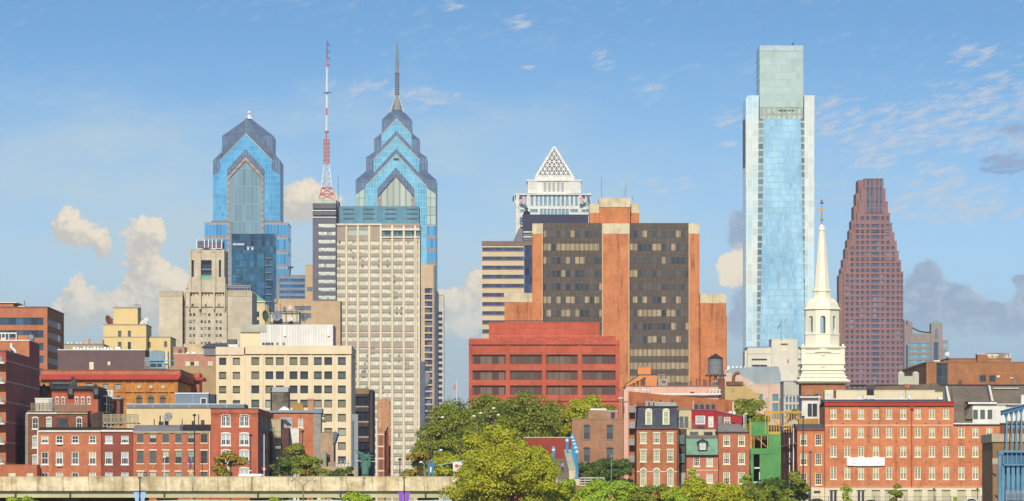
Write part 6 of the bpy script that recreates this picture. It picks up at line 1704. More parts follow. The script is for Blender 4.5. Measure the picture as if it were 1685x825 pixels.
for i in range(17):
    for s in range(4):
        a = -40 + i * 5
        x_, y_ = t.x(1354.5 + a), yc - 42.6 * k
        if s == 0: m.box(x_, x_ + .28, y_, y_ + .4, t.z(630.4), t.z(628.5))
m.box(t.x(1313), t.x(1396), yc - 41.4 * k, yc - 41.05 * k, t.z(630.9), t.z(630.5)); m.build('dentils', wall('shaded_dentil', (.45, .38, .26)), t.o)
m = M(); sq(m, 34, 601, 616); sq(m, 36.5, 606.5, 609.5); sq(m, 33, 573, 601); m.build('lower_stage', wp, t.o)
m = M(); sq(m, 37.5, 570.5, 572.3); sq(m, 35.5, 572.3, 574); sq(m, 34.2, 580.5, 581.5); sq(m, 36.5, 598, 599.6); sq(m, 34.5, 599.6, 602); sq(m, 36, 613.5, 615); m.build('string_course', wp, t.o)
for s in (-1, 1):
    for (hw_, a, b, o_) in ((3.2, 573.6, 598.4, 32.5), (1.8, 566.5, 570.4, 33)):
        x_ = 1354.5 + s * o_; M().box(t.x(x_ - hw_), t.x(x_ + hw_), yc - 34.6 * k, yc - 26 * k, t.z(b), t.z(a)).build('corner_pier' if hw_ > 2 else 'urn', wp, t.o)
M().prism(t.poly([(1341, 579.5), (1368, 579.5), (1354.5, 571.5)]), yc - 36.2 * k, yc - 33.1 * k).build('pediment', wp, t.o)
m = M(); c_ = (t.x(1354.5), t.z(586))
m.prism([(c_[0] + .62 * math.cos(i * .393), c_[1] + .62 * math.sin(i * .393)) for i in range(16)], yc - 33.6 * k, yc - 33.02 * k)
cf = m.build('clock_face', wp, t.o)
m = M()
for a_, L_ in ((.6, .5), (2.6, .36)): m.tube((c_[0], yc - 33.8 * k, c_[1]), (c_[0] + L_ * math.cos(a_), yc - 33.8 * k, c_[1] + L_ * math.sin(a_)), .06, .03, 4)
m.build('clock_hand', m_steel, cf)
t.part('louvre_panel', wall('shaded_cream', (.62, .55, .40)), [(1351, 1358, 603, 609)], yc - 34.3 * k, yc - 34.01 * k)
# octagon belfry: eight piers under arches
R8 = 27.5 * k / math.cos(math.pi / 8); xc = t.x(1354.5)
M().lathe(xc, yc, [(R8 * 1.02, t.z(570.4)), (R8 * 1.02, t.z(551)), (R8 * 1.06, t.z(550.5)), (R8 * 1.06, t.z(548.5)), (R8, t.z(548.4))], 8, math.pi / 8).build('octagon_base', wp, t.o)
zb_, zs_, zt_ = t.z(548.4), t.z(524), t.z(509.5)
m = M()
for i in range(8):
    a0, a1 = math.pi / 8 + i * math.pi / 4, math.pi / 8 + (i + 1) * math.pi / 4
    P0 = Vector((xc + R8 * math.cos(a0), yc + R8 * math.sin(a0), 0)); P1 = Vector((xc + R8 * math.cos(a1), yc + R8 * math.sin(a1), 0))
    d = (P1 - P0); nrm = Vector((math.cos((a0 + a1) / 2), math.sin((a0 + a1) / 2), 0)); th = .45
    w0, w1 = .31, .69
    def q4(u0, u1, z0, z1):
        pts = [P0 + d * u0, P0 + d * u1]
        vs = [tuple(p.to_2d()) + (z,) for z in (z0, z1) for p in pts] + [tuple((p - nrm * th).to_2d()) + (z,) for z in (z0, z1) for p in pts]
        m.add(vs, [(0, 1, 3, 2), (5, 4, 6, 7), (1, 5, 7, 3), (4, 0, 2, 6), (2, 3, 7, 6), (4, 5, 1, 0)])
    q4(0, w0, zb_, zt_); q4(w1, 1, zb_, zt_)
    n = 6; r_ = (w1 - w0) / 2
    for j in range(n):
        b0, b1 = math.pi - math.pi * j / n, math.pi - math.pi * (j + 1) / n
        u0, u1 = .5 + r_ * math.cos(b0), .5 + r_ * math.cos(b1)
        zz = zs_ + max(math.sin(b0), math.sin(b1)) * r_ * d.length
        q4(u0, u1, min(zz, zt_ - .1), zt_)
m.build('belfry', wp, t.o)
M().lathe(xc, yc, [(R8 * .99, zt_), (R8 * 1.1, t.z(508.6)), (R8 * 1.1, t.z(507.6)), (R8 * 1.0, t.z(505)), (R8 * .93, t.z(498)), (R8 * .74, t.z(491.5)), (R8 * .52, t.z(489))], 8, math.pi / 8).build('dome', wp, t.o)
M().lathe(xc, yc, [(R8 * .50, t.z(489.2)), (R8 * .50, t.z(479)), (R8 * .56, t.z(478.6)), (R8 * .56, t.z(476.6)), (R8 * .46, t.z(476)), (R8 * .17, t.z(378)), (R8 * .2, t.z(377.5)), (R8 * .2, t.z(376)), (R8 * .12, t.z(369)), (.04, t.z(367))], 8, math.pi / 8).build('spire', wp, t.o)
M().lathe(xc, yc, [(R8 * .9, zb_ - .02), (.1, zb_ + .1)], 8, math.pi / 8).build('belfry_floor', wp, t.o)
gold = plain('gilding', (.62, .33, .04), .35, .6)
M().tube((xc, yc, t.z(368)), (xc, yc, t.z(333)), .07, .04, 6).build('vane_rod', m_steel, t.o)
M().ball((xc, yc, t.z(359)), .34, 10).build('gilt_ball', gold, t.o)
m = M(); m.prism([(xc - .95, t.z(346.3)), (xc + .3, t.z(346.3)), (xc + .3, t.z(345)), (xc + .85, t.z(344.4)), (xc + .3, t.z(343.2)), (xc + .3, t.z(341.5)), (xc - .95, t.z(341.5)), (xc - .6, t.z(344))], yc - .05, yc + .05); m.build('weather_vane', gold, t.o)
m = M(); m.lathe(xc, yc, [(.34, t.z(332.5)), (.3, t.z(331)), (.14, t.z(329.5)), (.2, t.z(328)), (.04, t.z(326))], 8); m.tube((xc - .5, yc, t.z(333)), (xc + .5, yc, t.z(333)), .05, .05, 4); m.build('crown', plain('dull_gilding', (.30, .15, .09), .5, .4), t.o)
t.part('gable_roof', wall('church_slate', (.10, .09, .085)), [(1330, 1560, 640, 645)], 30, 60)

# ---------------------------------------------------------------- big brown brick building at the right edge
t = T('warehouse', 'wide brown brick building with dark glazing strip, roof chimney and two square windows', 'building', 1600, 1250)
bbk = brick('tan_brown_brick', (.36, .155, .065), (.29, .12, .055), streak=.15, ms=.2)
hs = [(1540.7, 1559.3, 598, 650), (1612, 1622.5, 618, 628.5), (1628, 1638, 618, 628.5)]
x0, x1, z1, dp = t.x(1524.5), t.x(1790), t.z(597), 78
m = M(); m.front(x0, x1, 0, z1, [t.rect(h) for h in hs], 0, .3)
m.quad((x0, dp, 0), (x0, 0, 0), (x0, 0, z1), (x0, dp, z1)); m.quad((x1, 0, 0), (x1, dp, 0), (x1, dp, z1), (x1, 0, z1)); m.quad((x1, dp, 0), (x0, dp, 0), (x0, dp, z1), (x1, dp, z1))
m.build('wall', bbk, t.o); M().box(x0 - .1, x1, -.1, dp, z1, z1 + .25).build('roof', wall('brown_coping', (.28, .17, .10)), t.o)
panes(t, hs[:1], curtain('dark_bronze_glazing', (.03, .035, .045), 1.4, 2.4, (.055, .05, .05), .15, var=.5, metal=0, rough=.15), .28); panes(t, hs[1:], g_dark, .28)
t.part('band', brick('pale_brown_brick', (.42, .20, .09)), [(1574, 1676, 612.5, 615), (1524.5, 1527, 597.5, 660)], -.06, -.003)
t.part('penthouse', bbk, [(1558, 1608, 590.5, 597)], 14, 40); t.part('penthouse', bbk, [(1624, 1664, 590.5, 597)], 14, 40)
t.part('penthouse_coping', brp, [(1557.5, 1608, 589.6, 590.5), (1624, 1664.5, 589.6, 590.5)], 13.8, 40)
t.part('chimney', bbk, [(1608.3, 1624, 583.5, 597)], 10, 15); t.part('chimney_cap', m_white, [(1607.8, 1624.5, 582.3, 583.5)], 9.8, 15.2)
sc = t.part('plant_screen', wall('grey_mottled_screen', (.30, .25, .22), fine=.8, amt=.3), [(1624, 1662, 580.8, 590)], 24, 30)
m = M()
for a, r_ in ((1628, .8), (1638, 1.0)): m.lathe(t.x(a, 20), 20, [(r_ * .6, t.z(589.5, 20)), (r_, t.z(586, 20)), (r_ * .7, t.z(583.5, 20)), (.1, t.z(583, 20))], 8)
t.pbox(m, 1627, 1640, 588.8, 590, 19, 21); m.build('roof_vent', m_cream_trim, t.o)
m = M()
for a, b in ((1654, 586), (1657, 584), (1660, 587), (1662, 582)): t.pbox(m, a, a + 1.2, b, 590, 22, 22.4)
t.pbox(m, 1653, 1663.5, 587.5, 588.3, 22, 22.3); m.build('roof_aerial', m_white_metal, t.o)
t.part('small_box', m_cream_trim, [(1640.5, 1645, 618, 621.5), (1662, 1667, 621.5, 623)], -.3, -.004); t.part('door', plain('blue_grey_door', (.15, .18, .19)), [(1667, 1672.5, 626, 636)], -.06, -.003)
t.part('lower_window', wall('dim_bricked_window', (.16, .075, .05)), [(1577, 1583, 626, 634)], -.05, -.003)
t.part('roof_unit', m_cream_trim, [(1536.5, 1547, 593, 597)], 2, 5); t.part('roof_ledge', brp, [(1553, 1561, 593.5, 597)], 3, 10)
dish('', 'white dish aerial at the left end of the brown building roof', 1558.5, 582.5, .55, 1262, plain('white_dish_paint', (.76, .73, .68)), 15, 10, .8)
t = T('canopy', 'bright red awning at the foot of the wide brown brick building', 'awning', 1601, 1190)
M().prism(t.poly([(1592, 640), (1611.5, 640), (1611.5, 632.5), (1595, 632.5)]), 0, 4).build('fabric', plain('red_fabric', (.55, .03, .03), .8), t.o)
for a in (1593, 1611): M().box(t.x(a), t.x(a) + .12, .1, .2, 0, t.z(640)).build('leg', m_steel, t.o)
t = T('roof_plant', 'pale green grey rooftop vents, two upright stacks joined by a lower one', 'roof unit', 1494, 1200, z=Z(640, 1200))
m = M()
for a, b, c_ in ((1478, 1488, 613.5), (1488, 1502, 619), (1502, 1512, 613.5)): m.box(t.x(a), t.x(b), 0 if b != 1502 else .2, 3, 0, t.z(c_))
m.box(t.x(1476), t.x(1516), -.3, 3.3, -6, t.z(633)); m.build('casing', wall('celadon_metal', (.50, .50, .38), (.46, .46, .35), amt=.05), t.o)
m = M()
for a in (1483, 1507): m.box(t.x(a - 3), t.x(a + 3), .4, 2.6, t.z(613.5), t.z(612))
m.build('vent_cap', m_white_metal, t.o)
t = T('warehouse', 'low brown slate roof range and dark flat roofs behind the long brick range', 'building', 1490, 1085)
M().prism(t.poly([(1440, 660), (1560, 660), (1556, 638), (1538, 630.5), (1500, 634), (1440, 636)]), 0, 16).build('roof', wall('brown_slate', (.20, .14, .10), (.15, .11, .085), fine=3, amt=.3, course=.4, jw=.05), t.o)
t.part('roof_edge', blk, [(1400, 1700, 633, 636)], 17, 20)
M().box(t.x(1395), t.x(1700), 0.5, 16, 0, t.z(656)).build('wall', br_br, t.o)

# ---------------------------------------------------------------- long brick range with many windows
t = T('brick_range', 'long four storey orange brick range with cream windows, red cornice and white ground floor', 'building', 1500, 980)
brl = brick('bright_orange_brick', (.59, .215, .095), (.45, .145, .07), streak=.25, pale=(.58, .27, .16))
cx_ = [1371.5, 1394.3, 1416.8, 1441.3, 1463, 1486.5, 1510.2, 1533.6, 1556.8, 1582, 1605, 1628]
rows_ = [(673.3, 689.3), (703.8, 720), (734, 751.8), (768.3, 788.8)]
hs = [(c_ - 4.9, c_ + 4.9, a, b) for a, b in rows_ for c_ in cx_ if not (a < 700 and c_ > 1570)]
gh = [(c_ - 7, c_ + 7, 806.5, 827) for c_ in cx_]
hsL = [h for h in hs if h[0] < 1569]; hsR = [h for h in hs if h[0] > 1570]
block(t, 1357.5, 1570, 668, 18, brl, hsL, rec=.2, pyb=802, name='wall')
block(t, 1570, 1645, 700, 18, brl, hsR, rec=.2, pyb=802, name='wall')
kinds = ['gd', 'gd', 'mid', 'green', 'mid', 'dark', 'dark']
for h in hs: window(t, h, 'french', rec=.2, pane=PANES[rng.choice(kinds)], frame=f_cream, nx=4, nz=4, fw=.13)
stn = wall('white_ground_floor_stone', (.72, .63, .45), (.66, .57, .4), amt=.06, streak=.12)
m = M(); m.front(t.x(1357.5), t.x(1645), 0, t.z(802.2), [(a, b, .1, d_) for a, b, c_, d_ in (t.rect(h) for h in gh)], -.1, .4)
m.quad((t.x(1357.5), 10, 0), (t.x(1357.5), -.1, 0), (t.x(1357.5), -.1, t.z(802.2)), (t.x(1357.5), 10, t.z(802.2)))
m.build('ground_floor', stn, t.o)
for i, h in enumerate(gh):
    a, b, c_, d_ = t.rect(h)
    if i in (0, 2): 
        M().quad((a, .28, .1), (b, .28, .1), (b, .28, d_), (a, .28, d_)).build('door', m_cream_trim, t.o)
        for s in (.12, .58): M().box(a + (b - a) * s, a + (b - a) * (s + .3), .2, .27, .2, d_ - .2).build('door_glass', g_dark, t.o)
    else:
        M().quad((a, .28, .1), (b, .28, .1), (b, .28, d_), (a, .28, d_)).build('shutter', wall('pale_roller_shutter', (.55, .50, .34), (.5, .46, .31), course=.25, jw=.05), t.o)
t.part('string_course', m_cream_trim, [(1357.5, 1570, 699.4, 700.6)], -.08, -.004); t.part('string_course', wall('stone_course', (.6, .5, .34)), [(1357.3, 1645, 801.2, 802.3)], -.22, -.01)
redc = wall('red_cornice_paint', (.42, .055, .04), (.38, .05, .036), amt=.05)
t.part('cornice', redc, [(1357, 1570.3, 662.5, 668)], -.45, .4); t.part('cornice_cap', redc, [(1356.5, 1570.6, 660.8, 662.5)], -.6, .4)
x0, x1 = t.x(1357), t.x(1570.5)
M().add([(x0, .2, t.z(661.5)), (x1, .2, t.z(661.5)), (x1, 12, t.z(655.5)), (x0, 12, t.z(655.5)), (x0, 18, t.z(668)), (x1, 18, t.z(668))], [(0, 1, 2, 3), (3, 2, 5, 4), (0, 3, 4), (1, 5, 2)]).build('roof', wall('blue_black_roof', (.11, .11, .13), streak=0), t.o)
m = M(); m.tube((t.x(1500), -.2, t.z(802)), (t.x(1500), -.2, t.z(668)), .1, .1, 6); m.box(t.x(1497.5), t.x(1502.5), -.5, -.05, t.z(674), t.z(664)); m.build('downpipe', redc, t.o)
m = M()
for a in (1386, 1429, 1474, 1522, 1545, 1594, 1616):
    for z_ in (697, 727, 761, 797): m.lathe(t.x(a + (z_ % 3)), -.03, [(.001, t.z(z_) - .16), (.16, t.z(z_)), (.001, t.z(z_) + .16)], 5, sy=.3)
ia = m.build('tie_plate', plain('iron_plate', (.10, .05, .04)), t.o); ia['kind'] = 'stuff'
# slate part with white dormer
slt = wall('brown_grey_slate', (.19, .15, .115), (.15, .12, .095), fine=2.5, amt=.3, course=.45, jw=.06, jdark=.75, streak=.1)
xa, xb, xr = t.x(1570.8), t.x(1645), t.x(1760)
z0, z1, zr = t.z(697.5), t.z(658), t.z(634)
m = M(); m.add([(xa, -.1, z0), (xr, -.1, z0), (xr, 7, zr), (xa, 7, zr), (xa, 14, z0), (xr, 14, z0)], [(0, 1, 2, 3), (3, 2, 5, 4), (0, 3, 4), (1, 5, 2), (1, 0, 4, 5)])
m.add([(t.x(1556), 6.6, t.z(660)), (xa, 6.6, t.z(660)), (xa, 7, zr), (t.x(1556), 7, zr)], [(0, 1, 2, 3)])
m.build('slate_roof', slt, t.o)
t.part('eave', m_white, [(1569, 1645, 696.3, 698.4)], -.55, .3); t.part('gutter', blk, [(1569, 1645, 698.4, 699.6)], -.4, .2)
dm = t.part('dormer', m_white, [(1600.5, 1655, 666, 696.2)], -.05, 5)
t.part('dormer_eave', m_white, [(1593, 1640, 661.5, 665)], -.7, 5); t.part('dormer_eave', m_white, [(1640, 1700, 664.6, 666)], -.4, 5)
t.part('dormer_roof', blk, [(1592, 1639, 660.4, 661.5)], -.75, 5); t.part('dormer_gutter', blk, [(1588, 1600.4, 661.5, 664)], -.6, .5)
for a in (1601.3, 1613, 1625):
    window(t, (a, a + 7.6, 674.6, 689.5), 'sash', rec=-.06, pane=PANES['mid'], frame=f_dark, sill=False, nx=2)
t.part('dormer', m_white, [(1655, 1720, 666.3, 696.2)], .4, 5)
M().add([(t.x(1588), -.1, t.z(690)), (t.x(1600.4), -.05, t.z(690)), (t.x(1600.4), -.05, t.z(664)), (t.x(1588), 4, t.z(664))], [(0, 1, 2, 3)]).build('dormer_cheek', slt, t.o)
for pts in (((1564, 660), (1558.5, 635)), ((1635, 660), (1629, 634))):
    (a, za), (b, zb2) = pts
    m = M(); m.prism(t.poly([(a - 2.6, za), (a + 1.6, za), (b + 1.4, zb2), (b - 1.4, zb2)]), 1.5, 7.2); m.build('fire_wall', m_white, t.o)
t.part('white_chimney', m_white, [(1680.5, 1690, 650, 666)], 2, 4); t.part('roof_edge', m_white, [(1634, 1676, 638.3, 639.8)], 6, 6.6)
t = T('parapet_block', 'long cream parapet and rooftop huts behind the red cornice', 'building', 1455, 1010)
crp = wall('cream_parapet', (.70, .60, .40), (.66, .56, .37), amt=.05, streak=.1)
block(t, 1376, 1538, 643, 6, crp, roof=m_cream_trim, cop=.12); block(t, 1538, 1557, 646, 6, crp, y=.3, name='wall', roof=m_cream_trim, cop=.1)
m = M()
for a in (1359.5, 1364, 1412, 1415.5, 1480, 1483, 1493.5, 1496.5): m.lathe(t.x(a), -2, [(.2, 0), (.2, t.z(650)), (.28, t.z(649.6)), (.28, t.z(648.6))], 8)
m.box(t.x(1356), t.x(1500), -2.2, -1.8, 0, t.z(656.5)); m.build('roof_vent', m_white_metal, t.o)
t.part('dark_hatch', blk, [(1427, 1438, 641, 651)], -1.6, -.01); t.part('dark_frame', m_steel, [(1425, 1440, 633, 641)], 6.5, 7)
t.part('hatch_box', m_white, [(1421, 1439, 651, 657)], -2.5, -.5); t.part('brick_vent', brp, [(1488.5, 1497, 632, 638)], -.8, .2); t.part('pipe', m_steel, [(1490, 1490.7, 638, 660)], -.7, -.6)
t.part('white_hatch', m_white_metal, [(1544, 1558, 653.5, 658.5)], -3, -1); t.part('pale_box', m_cream_trim, [(1357, 1371, 642, 656)], 2, 6); t.part('grey_box', m_steel, [(1341, 1350, 648.5, 656)], 4, 6)
for px, top, b in ((1366, 655.5, 1352), ):
    M().prism(t.poly([(1421, 655), (1424.5, 655), (1431, 662), (1427, 662)]), -6, -5).build('fire_wall', m_white, t.o); M().prism(t.poly([(1489, 655), (1492.5, 655), (1499, 662), (1495, 662)]), -6, -5).build('fire_wall', m_white, t.o)

# ---------------------------------------------------------------- smaller house left of the range, white penthouse, green building site
t = T('brick_house', 'three storey brick house left of the long brick range, white drainpipes on its flank', 'house', 1336, 982)
hs = [(a, b, c_, d_) for c_, d_ in ((714.6, 733), (746, 765), (778.8, 797.8)) for a, b in ((1317, 1328), (1341.3, 1352.3))]
block(t, 1312, 1357.4, 708, 60, brl, hs, rec=.2, pyb=802, name='wall')
for h in hs: window(t, h, 'sash', rec=.2, pane=PANES[rng.choice(['gd', 'dark', 'mid', 'gd'])], frame=f_cream, nx=3, nz=4)
t.part('ground_floor', stn, [(1312, 1357.4, 802.2, 828)], -.08, 50); t.part('door', g_dark, [(1330, 1335, 806, 828), (1339, 1350, 808, 812)], -.12, -.085)
t.part('cornice', redc, [(1311.5, 1357.3, 706.5, 708.2)], -.3, .2)
x0, x1 = t.x(1311), t.x(1357.3)
M().add([(x0, -.3, t.z(707)), (x1, -.3, t.z(707)), (x1, 7, t.z(697)), (x0, 7, t.z(697)), (x0, 60, t.z(697)), (x1, 60, t.z(697))], [(0, 1, 2, 3), (3, 2, 5, 4)]).build('roof', wall('grey_felt', (.13, .125, .13), streak=.05), t.o)
xl = t.x(1312)
M().box(xl - .06, xl - .003, 1, 59, 0, t.z(702)).build('flank', brick('shaded_plum_brick', (.24, .07, .05), (.19, .06, .045)), t.o)  # thin sheet of darker brick carries the shade of this side
m = M()
for y_ in (10, 24): m.box(xl - .28, xl - .1, y_, y_ + .22, .5, t.z(702))
m.box(xl - .25, xl - .1, 3, 56, t.z(730), t.z(729.2)); m.build('downpipe', m_white, t.o)
for z_ in (720, 750, 782):
    for y_ in (8, 18, 30, 44): M().box(xl - .1, xl - .062, y_, y_ + 4, t.z(z_ + 8), t.z(z_ - 8)).build('flank_window', wall('flank_shutter', (.22, .13, .11)), t.o)
t = T('penthouse', 'white rooftop penthouse with one tall dark window and an overhanging violet roof', 'penthouse', 1333, 1000, z=Z(700, 1000))
hs = [(1329, 1336, 664.5, 686), (1337, 1344.5, 664.5, 686)]
block(t, 1319.5, 1350, 655, 9, m_white, hs, rec=.25); panes(t, hs, g_dark, .24)
t.part('roof', m_white, [(1316, 1351, 652.3, 654.9)], -.9, 9.5); t.part('roof_cap', wall('violet_roof', (.12, .09, .16), streak=0), [(1317, 1351, 650.8, 652.3)], -.8, 9.4)
t.part('base', wall('ochre_base', (.45, .24, .08)), [(1316, 1352, 689, 700)], -.6, 9)
t.part('pipe', m_white, [(1347, 1348.4, 650, 700)], -1.2, -1.0)
t = T('roof_unit', 'dark curved roof cowl and pipes beside the white penthouse', 'roof unit', 1305, 1001, z=Z(700, 1001))
M().prism(t.poly([(1292, 698), (1306, 690), (1310, 682), (1305, 681), (1298, 688)]), 0, 2).build('cowl', wall('umber_metal', (.08, .05, .045)), t.o)
M().tube(t.P(1306, 687, 1), t.P(1312, 687, 1), .45, .45, 10).build('drum', m_grey_metal, t.o)
t.part('flue', m_white_metal, [(1310, 1312.5, 693, 700)], -2, -1.7)

t = T('building_site', 'house under construction, bright green sheathing over yellow timber framing', 'building site', 1262, 985)
gsh = wall('green_sheathing', (.11, .31, .10), (.085, .25, .08), amt=.1, streak=.05, course=1.22, panel=2.44, jw=.05, jdark=.8)
tim = wall('yellow_timber', (.62, .36, .07), (.52, .28, .05), fine=3)
t.part('sheathing', gsh, [(1264.6, 1285, 714.6, 828)], 0, .2)
t.part('sheathing', gsh, [(1236.5, 1263, 694.7, 717.5), (1263, 1264.6, 688, 717.5)], .25, .45); t.part('sheathing', gsh, [(1235, 1264.6, 738, 747.5)], -.1, .2); t.part('sheathing', gsh, [(1250, 1264.6, 747.5, 828)], .02, .22)
t.part('sheathing', gsh, [(1235, 1240, 747.5, 800), (1240, 1250, 795, 828), (1235, 1240, 800, 828)], .02, .22); t.part('sheathing', gsh, [(1232.5, 1236, 688, 738)], .6, .8)
t.part('interior', wall('dark_interior', (.10, .07, .05)), [(1236, 1284, 700, 828)], 6, 6.2)
m = M()
for a in (1236.5, 1240, 1252, 1262.5): t.pbox(m, a, a + 1.4, 717.5, 738, .05, .2)
m.tube(t.P(1245, 719, .1), t.P(1261, 736, .1), .09, .09, 4)
for a in (1259, 1264, 1268.5, 1273, 1277, 1281.5): t.pbox(m, a, a + 1.2, 681, 714.6, .05, .2)
t.pbox(m, 1258, 1284, 677, 681, .0, .25); t.pbox(m, 1264, 1284, 710.5, 714.6, -.02, .24)
m.tube(t.P(1266, 683, .1), t.P(1283, 702, .1), .1, .1, 4)
t.pbox(m, 1234.5, 1236.2, 694, 740, -.05, .1)
m.build('timber_frame', tim, t.o)
m = M()
for i in range(9): px = 1285 + i * 4.2; t.pbox(m, px, px + 1.2, 681, 712, 9, 9.2)
t.pbox(m, 1258, 1319, 676.6, 680.4, 8.9, 9.3); t.pbox(m, 1284, 1319, 700, 702, 8.9, 9.3)
for px in (1259, 1283): m.box(t.x(px, 5), t.x(px + 1.4, 5), .2, 9, t.z(679), t.z(677))
m.tube(t.P(1290, 684, 9.1), t.P(1304, 708, 9.1), .1, .1, 4)
m.build('rear_frame', tim, t.o)
for z_ in (747.5, 771.5): t.part('floor_deck', wall('dark_floor_edge', (.16, .10, .06)), [(1236, 1264, z_, z_ + 1.6)], .3, 6)
t.part('white_sill', m_white, [(1241, 1250, 769, 771.4), (1240, 1250, 792.6, 795)], -.1, .2); t.part('window_frame', m_white, [(1249, 1250.4, 777, 794)], -.02, .2)
t.part('cladding_edge', plain('dark_green_edge', (.02, .08, .06)), [(1232.5, 1236.5, 738.5, 800)], .3, .5)

# ---------------------------------------------------------------- townhouses right of the trees
t = T('row_house', 'red brick house with cream frames and grey hipped roof beside the green building site', 'house', 1207, 965, 'townhouses on the slope')
hs = [(a, b, c_, d_) for c_, d_ in ((716.5, 734), (745.3, 764), (777, 796.5)) for a, b in ((1190.2, 1201.2), (1214.6, 1225.8))]
brt2 = brick('warm_red_brick', (.44, .15, .08), (.37, .115, .065), streak=.15)
block(t, 1182, 1233, 711, 14, brt2, hs, rec=.2, pyb=802, name='wall')
for h in hs: window(t, h, 'sash', rec=.2, pane=PANES[rng.choice(['gd', 'pale', 'green'])], frame=f_cream, nx=3, nz=4, fw=.17)
x0, x1 = t.x(1181), t.x(1234)
M().add([(x0, -.4, t.z(711)), (x1, -.4, t.z(711)), (t.x(1218), 4, t.z(697.5)), (t.x(1183), 4, t.z(697.5)), (x0, 14, t.z(711)), (x1, 14, t.z(711))], [(0, 1, 2, 3), (3, 2, 5, 4), (0, 3, 4), (1, 5, 2)]).build('roof', wall('weathered_grey_shingle', (.27, .235, .21), (.22, .19, .17), course=.35, jw=.04), t.o)
t.part('cornice', f_dark, [(1181, 1234, 710.3, 711.6)], -.4, -.01)
m = M()
for i in range(5):
    for z_ in (741, 772): m.box(t.x(1187 + i * 9.6), t.x(1189 + i * 9.6), -.04, -.003, t.z(z_ + .7), t.z(z_ - .7))
m.build('tie_plate', f_dark, t.o)
t.part('ground_floor', stn, [(1182, 1233, 802.2, 828)], -.1, 13); t.part('door', g_dark, [(1203, 1210, 808, 828)], -.16, -.11)

t = T('row_house', 'salmon brick house under a steep green copper roof with one small dormer', 'house', 1156, 962, 'townhouses on the slope')
brs = brick('salmon_red_brick', (.50, .19, .11), (.44, .15, .09), streak=.1)
hs = [(1141, 1151.4, 752.5, 767.5), (1162.5, 1172.8, 752.5, 767.5), (1141, 1151.4, 779.5, 795), (1162.5, 1172.8, 779.5, 795)]
block(t, 1129.5, 1181.8, 750.5, 12, brs, hs, rec=.2)
for i, h in enumerate(hs): window(t, h, 'sash', rec=.2, pane=PANES['dark' if i == 0 else 'pale'], frame=f_cream, nx=3, nz=4, fw=.14)
t.part('string_course', m_cream_trim, [(1129.5, 1181.8, 773.4, 774.6)], -.06, -.004); t.part('gutter', blk, [(1128.5, 1182, 748.6, 750.6)], -.5, .1)
x0, x1 = t.x(1129.5), t.x(1181.6)
M().add([(x0, -.3, t.z(748.6)), (x1, -.3, t.z(748.6)), (x1, 2.2, t.z(721)), (x0, 2.2, t.z(721)), (x0, 12, t.z(721)), (x1, 12, t.z(721)), (x0, 12, t.z(748.6)), (x1, 12, t.z(748.6))], [(0, 1, 2, 3), (3, 2, 5, 4), (6, 0, 3, 4), (1, 7, 5, 2), (7, 6, 4, 5)]).build('roof', cop_green, t.o)
d_ = t.part('dormer', wall('dormer_brown', (.14, .10, .08)), [(1148.5, 1164, 727, 741.5)], -.1, 2)
M().prism(t.poly([(1146.8, 727.5), (1165.6, 727.5), (1156, 722)]), -.5, 2).build('dormer_roof', slate, d_)
window(t, (1151.3, 1161, 728.5, 740.5), 'sash', rec=-.11, pane=PANES['pale'], frame=f_white, sill=False, nx=3, nz=4)
t.part('roof_curb', wall('grey_brown_curb', (.20, .16, .12)), [(1129.5, 1181, 716.5, 721)], 2.0, 12)
t = T('stair_tower', 'narrow dark recess with teal bay windows between the mansard house and the copper roof', 'building', 1123, 968)
block(t, 1116.5, 1130, 706, 8, wall('umber_render', (.10, .08, .065)))
for a, b in ((716, 731), (747, 762)): t.part('window', glass('teal_bay_glass', (.10, .17, .165), .1), [(1117, 1126.5, a, b)], -.5, -.004)
t.part('door_bay', wall('pale_grey_render', (.44, .41, .36)), [(1117, 1128, 778, 828)], -1.2, -.004)

t = T('mansard_house', 'tall brick house with a blue slate mansard, cream arched ground windows and two white dormers', 'house', 1082, 958)
brm = brick('umber_red_brick', (.44, .165, .075), (.30, .115, .06), streak=.25, ms=.25)
c3 = (1058.6, 1080.6, 1103)
hs = [(c_ - 5.1, c_ + 5.1, a, b) for a, b in ((713.5, 729.6), (741, 759.8)) for c_ in c3]
ha = [(c_ - 5.1, c_ + 5.1, 776, 800) for c_ in c3]
block(t, 1047.5, 1117, 706, 16, brm, hs + ha, rec=.2)
for h in hs: window(t, h, 'sash', rec=.2, pane=PANES[rng.choice(['gg', 'green'])], frame=f_cream, lintel=m_cream_trim, nx=3, nz=4, fw=.13)
for h in ha: window(t, h, 'sash', rec=.2, pane=PANES['gg'], frame=f_cream, arch=.62, nx=3, nz=5, fw=.14)
t.part('string_course', m_cream_trim, [(1047.5, 1052.4, 775.6, 777), (1065, 1074.4, 775.6, 777), (1086.8, 1096.8, 775.6, 777), (1109, 1117, 775.6, 777)], -.06, -.004)
t.part('cornice', wall('brown_cornice', (.16, .10, .07)), [(1047, 1117.5, 703.8, 706)], -.4, 16)
bsl = wall('blue_slate_tiles', (.055, .06, .085), (.085, .09, .12), fine=3, amt=.35, course=.3, jw=.04, streak=.05)
x0, x1 = t.x(1048), t.x(1116.8)
M().add([(x0, -.2, t.z(703.8)), (x1, -.2, t.z(703.8)), (x1 - .3, 1.2, t.z(670)), (x0 + .3, 1.2, t.z(670)), (x0, 16, t.z(703.8)), (x1, 16, t.z(703.8)), (x0 + .3, 15, t.z(670)), (x1 - .3, 15, t.z(670))], [(0, 1, 2, 3), (4, 0, 3, 6), (1, 5, 7, 2), (5, 4, 6, 7), (3, 2, 7, 6)]).build('mansard_roof', bsl, t.o)
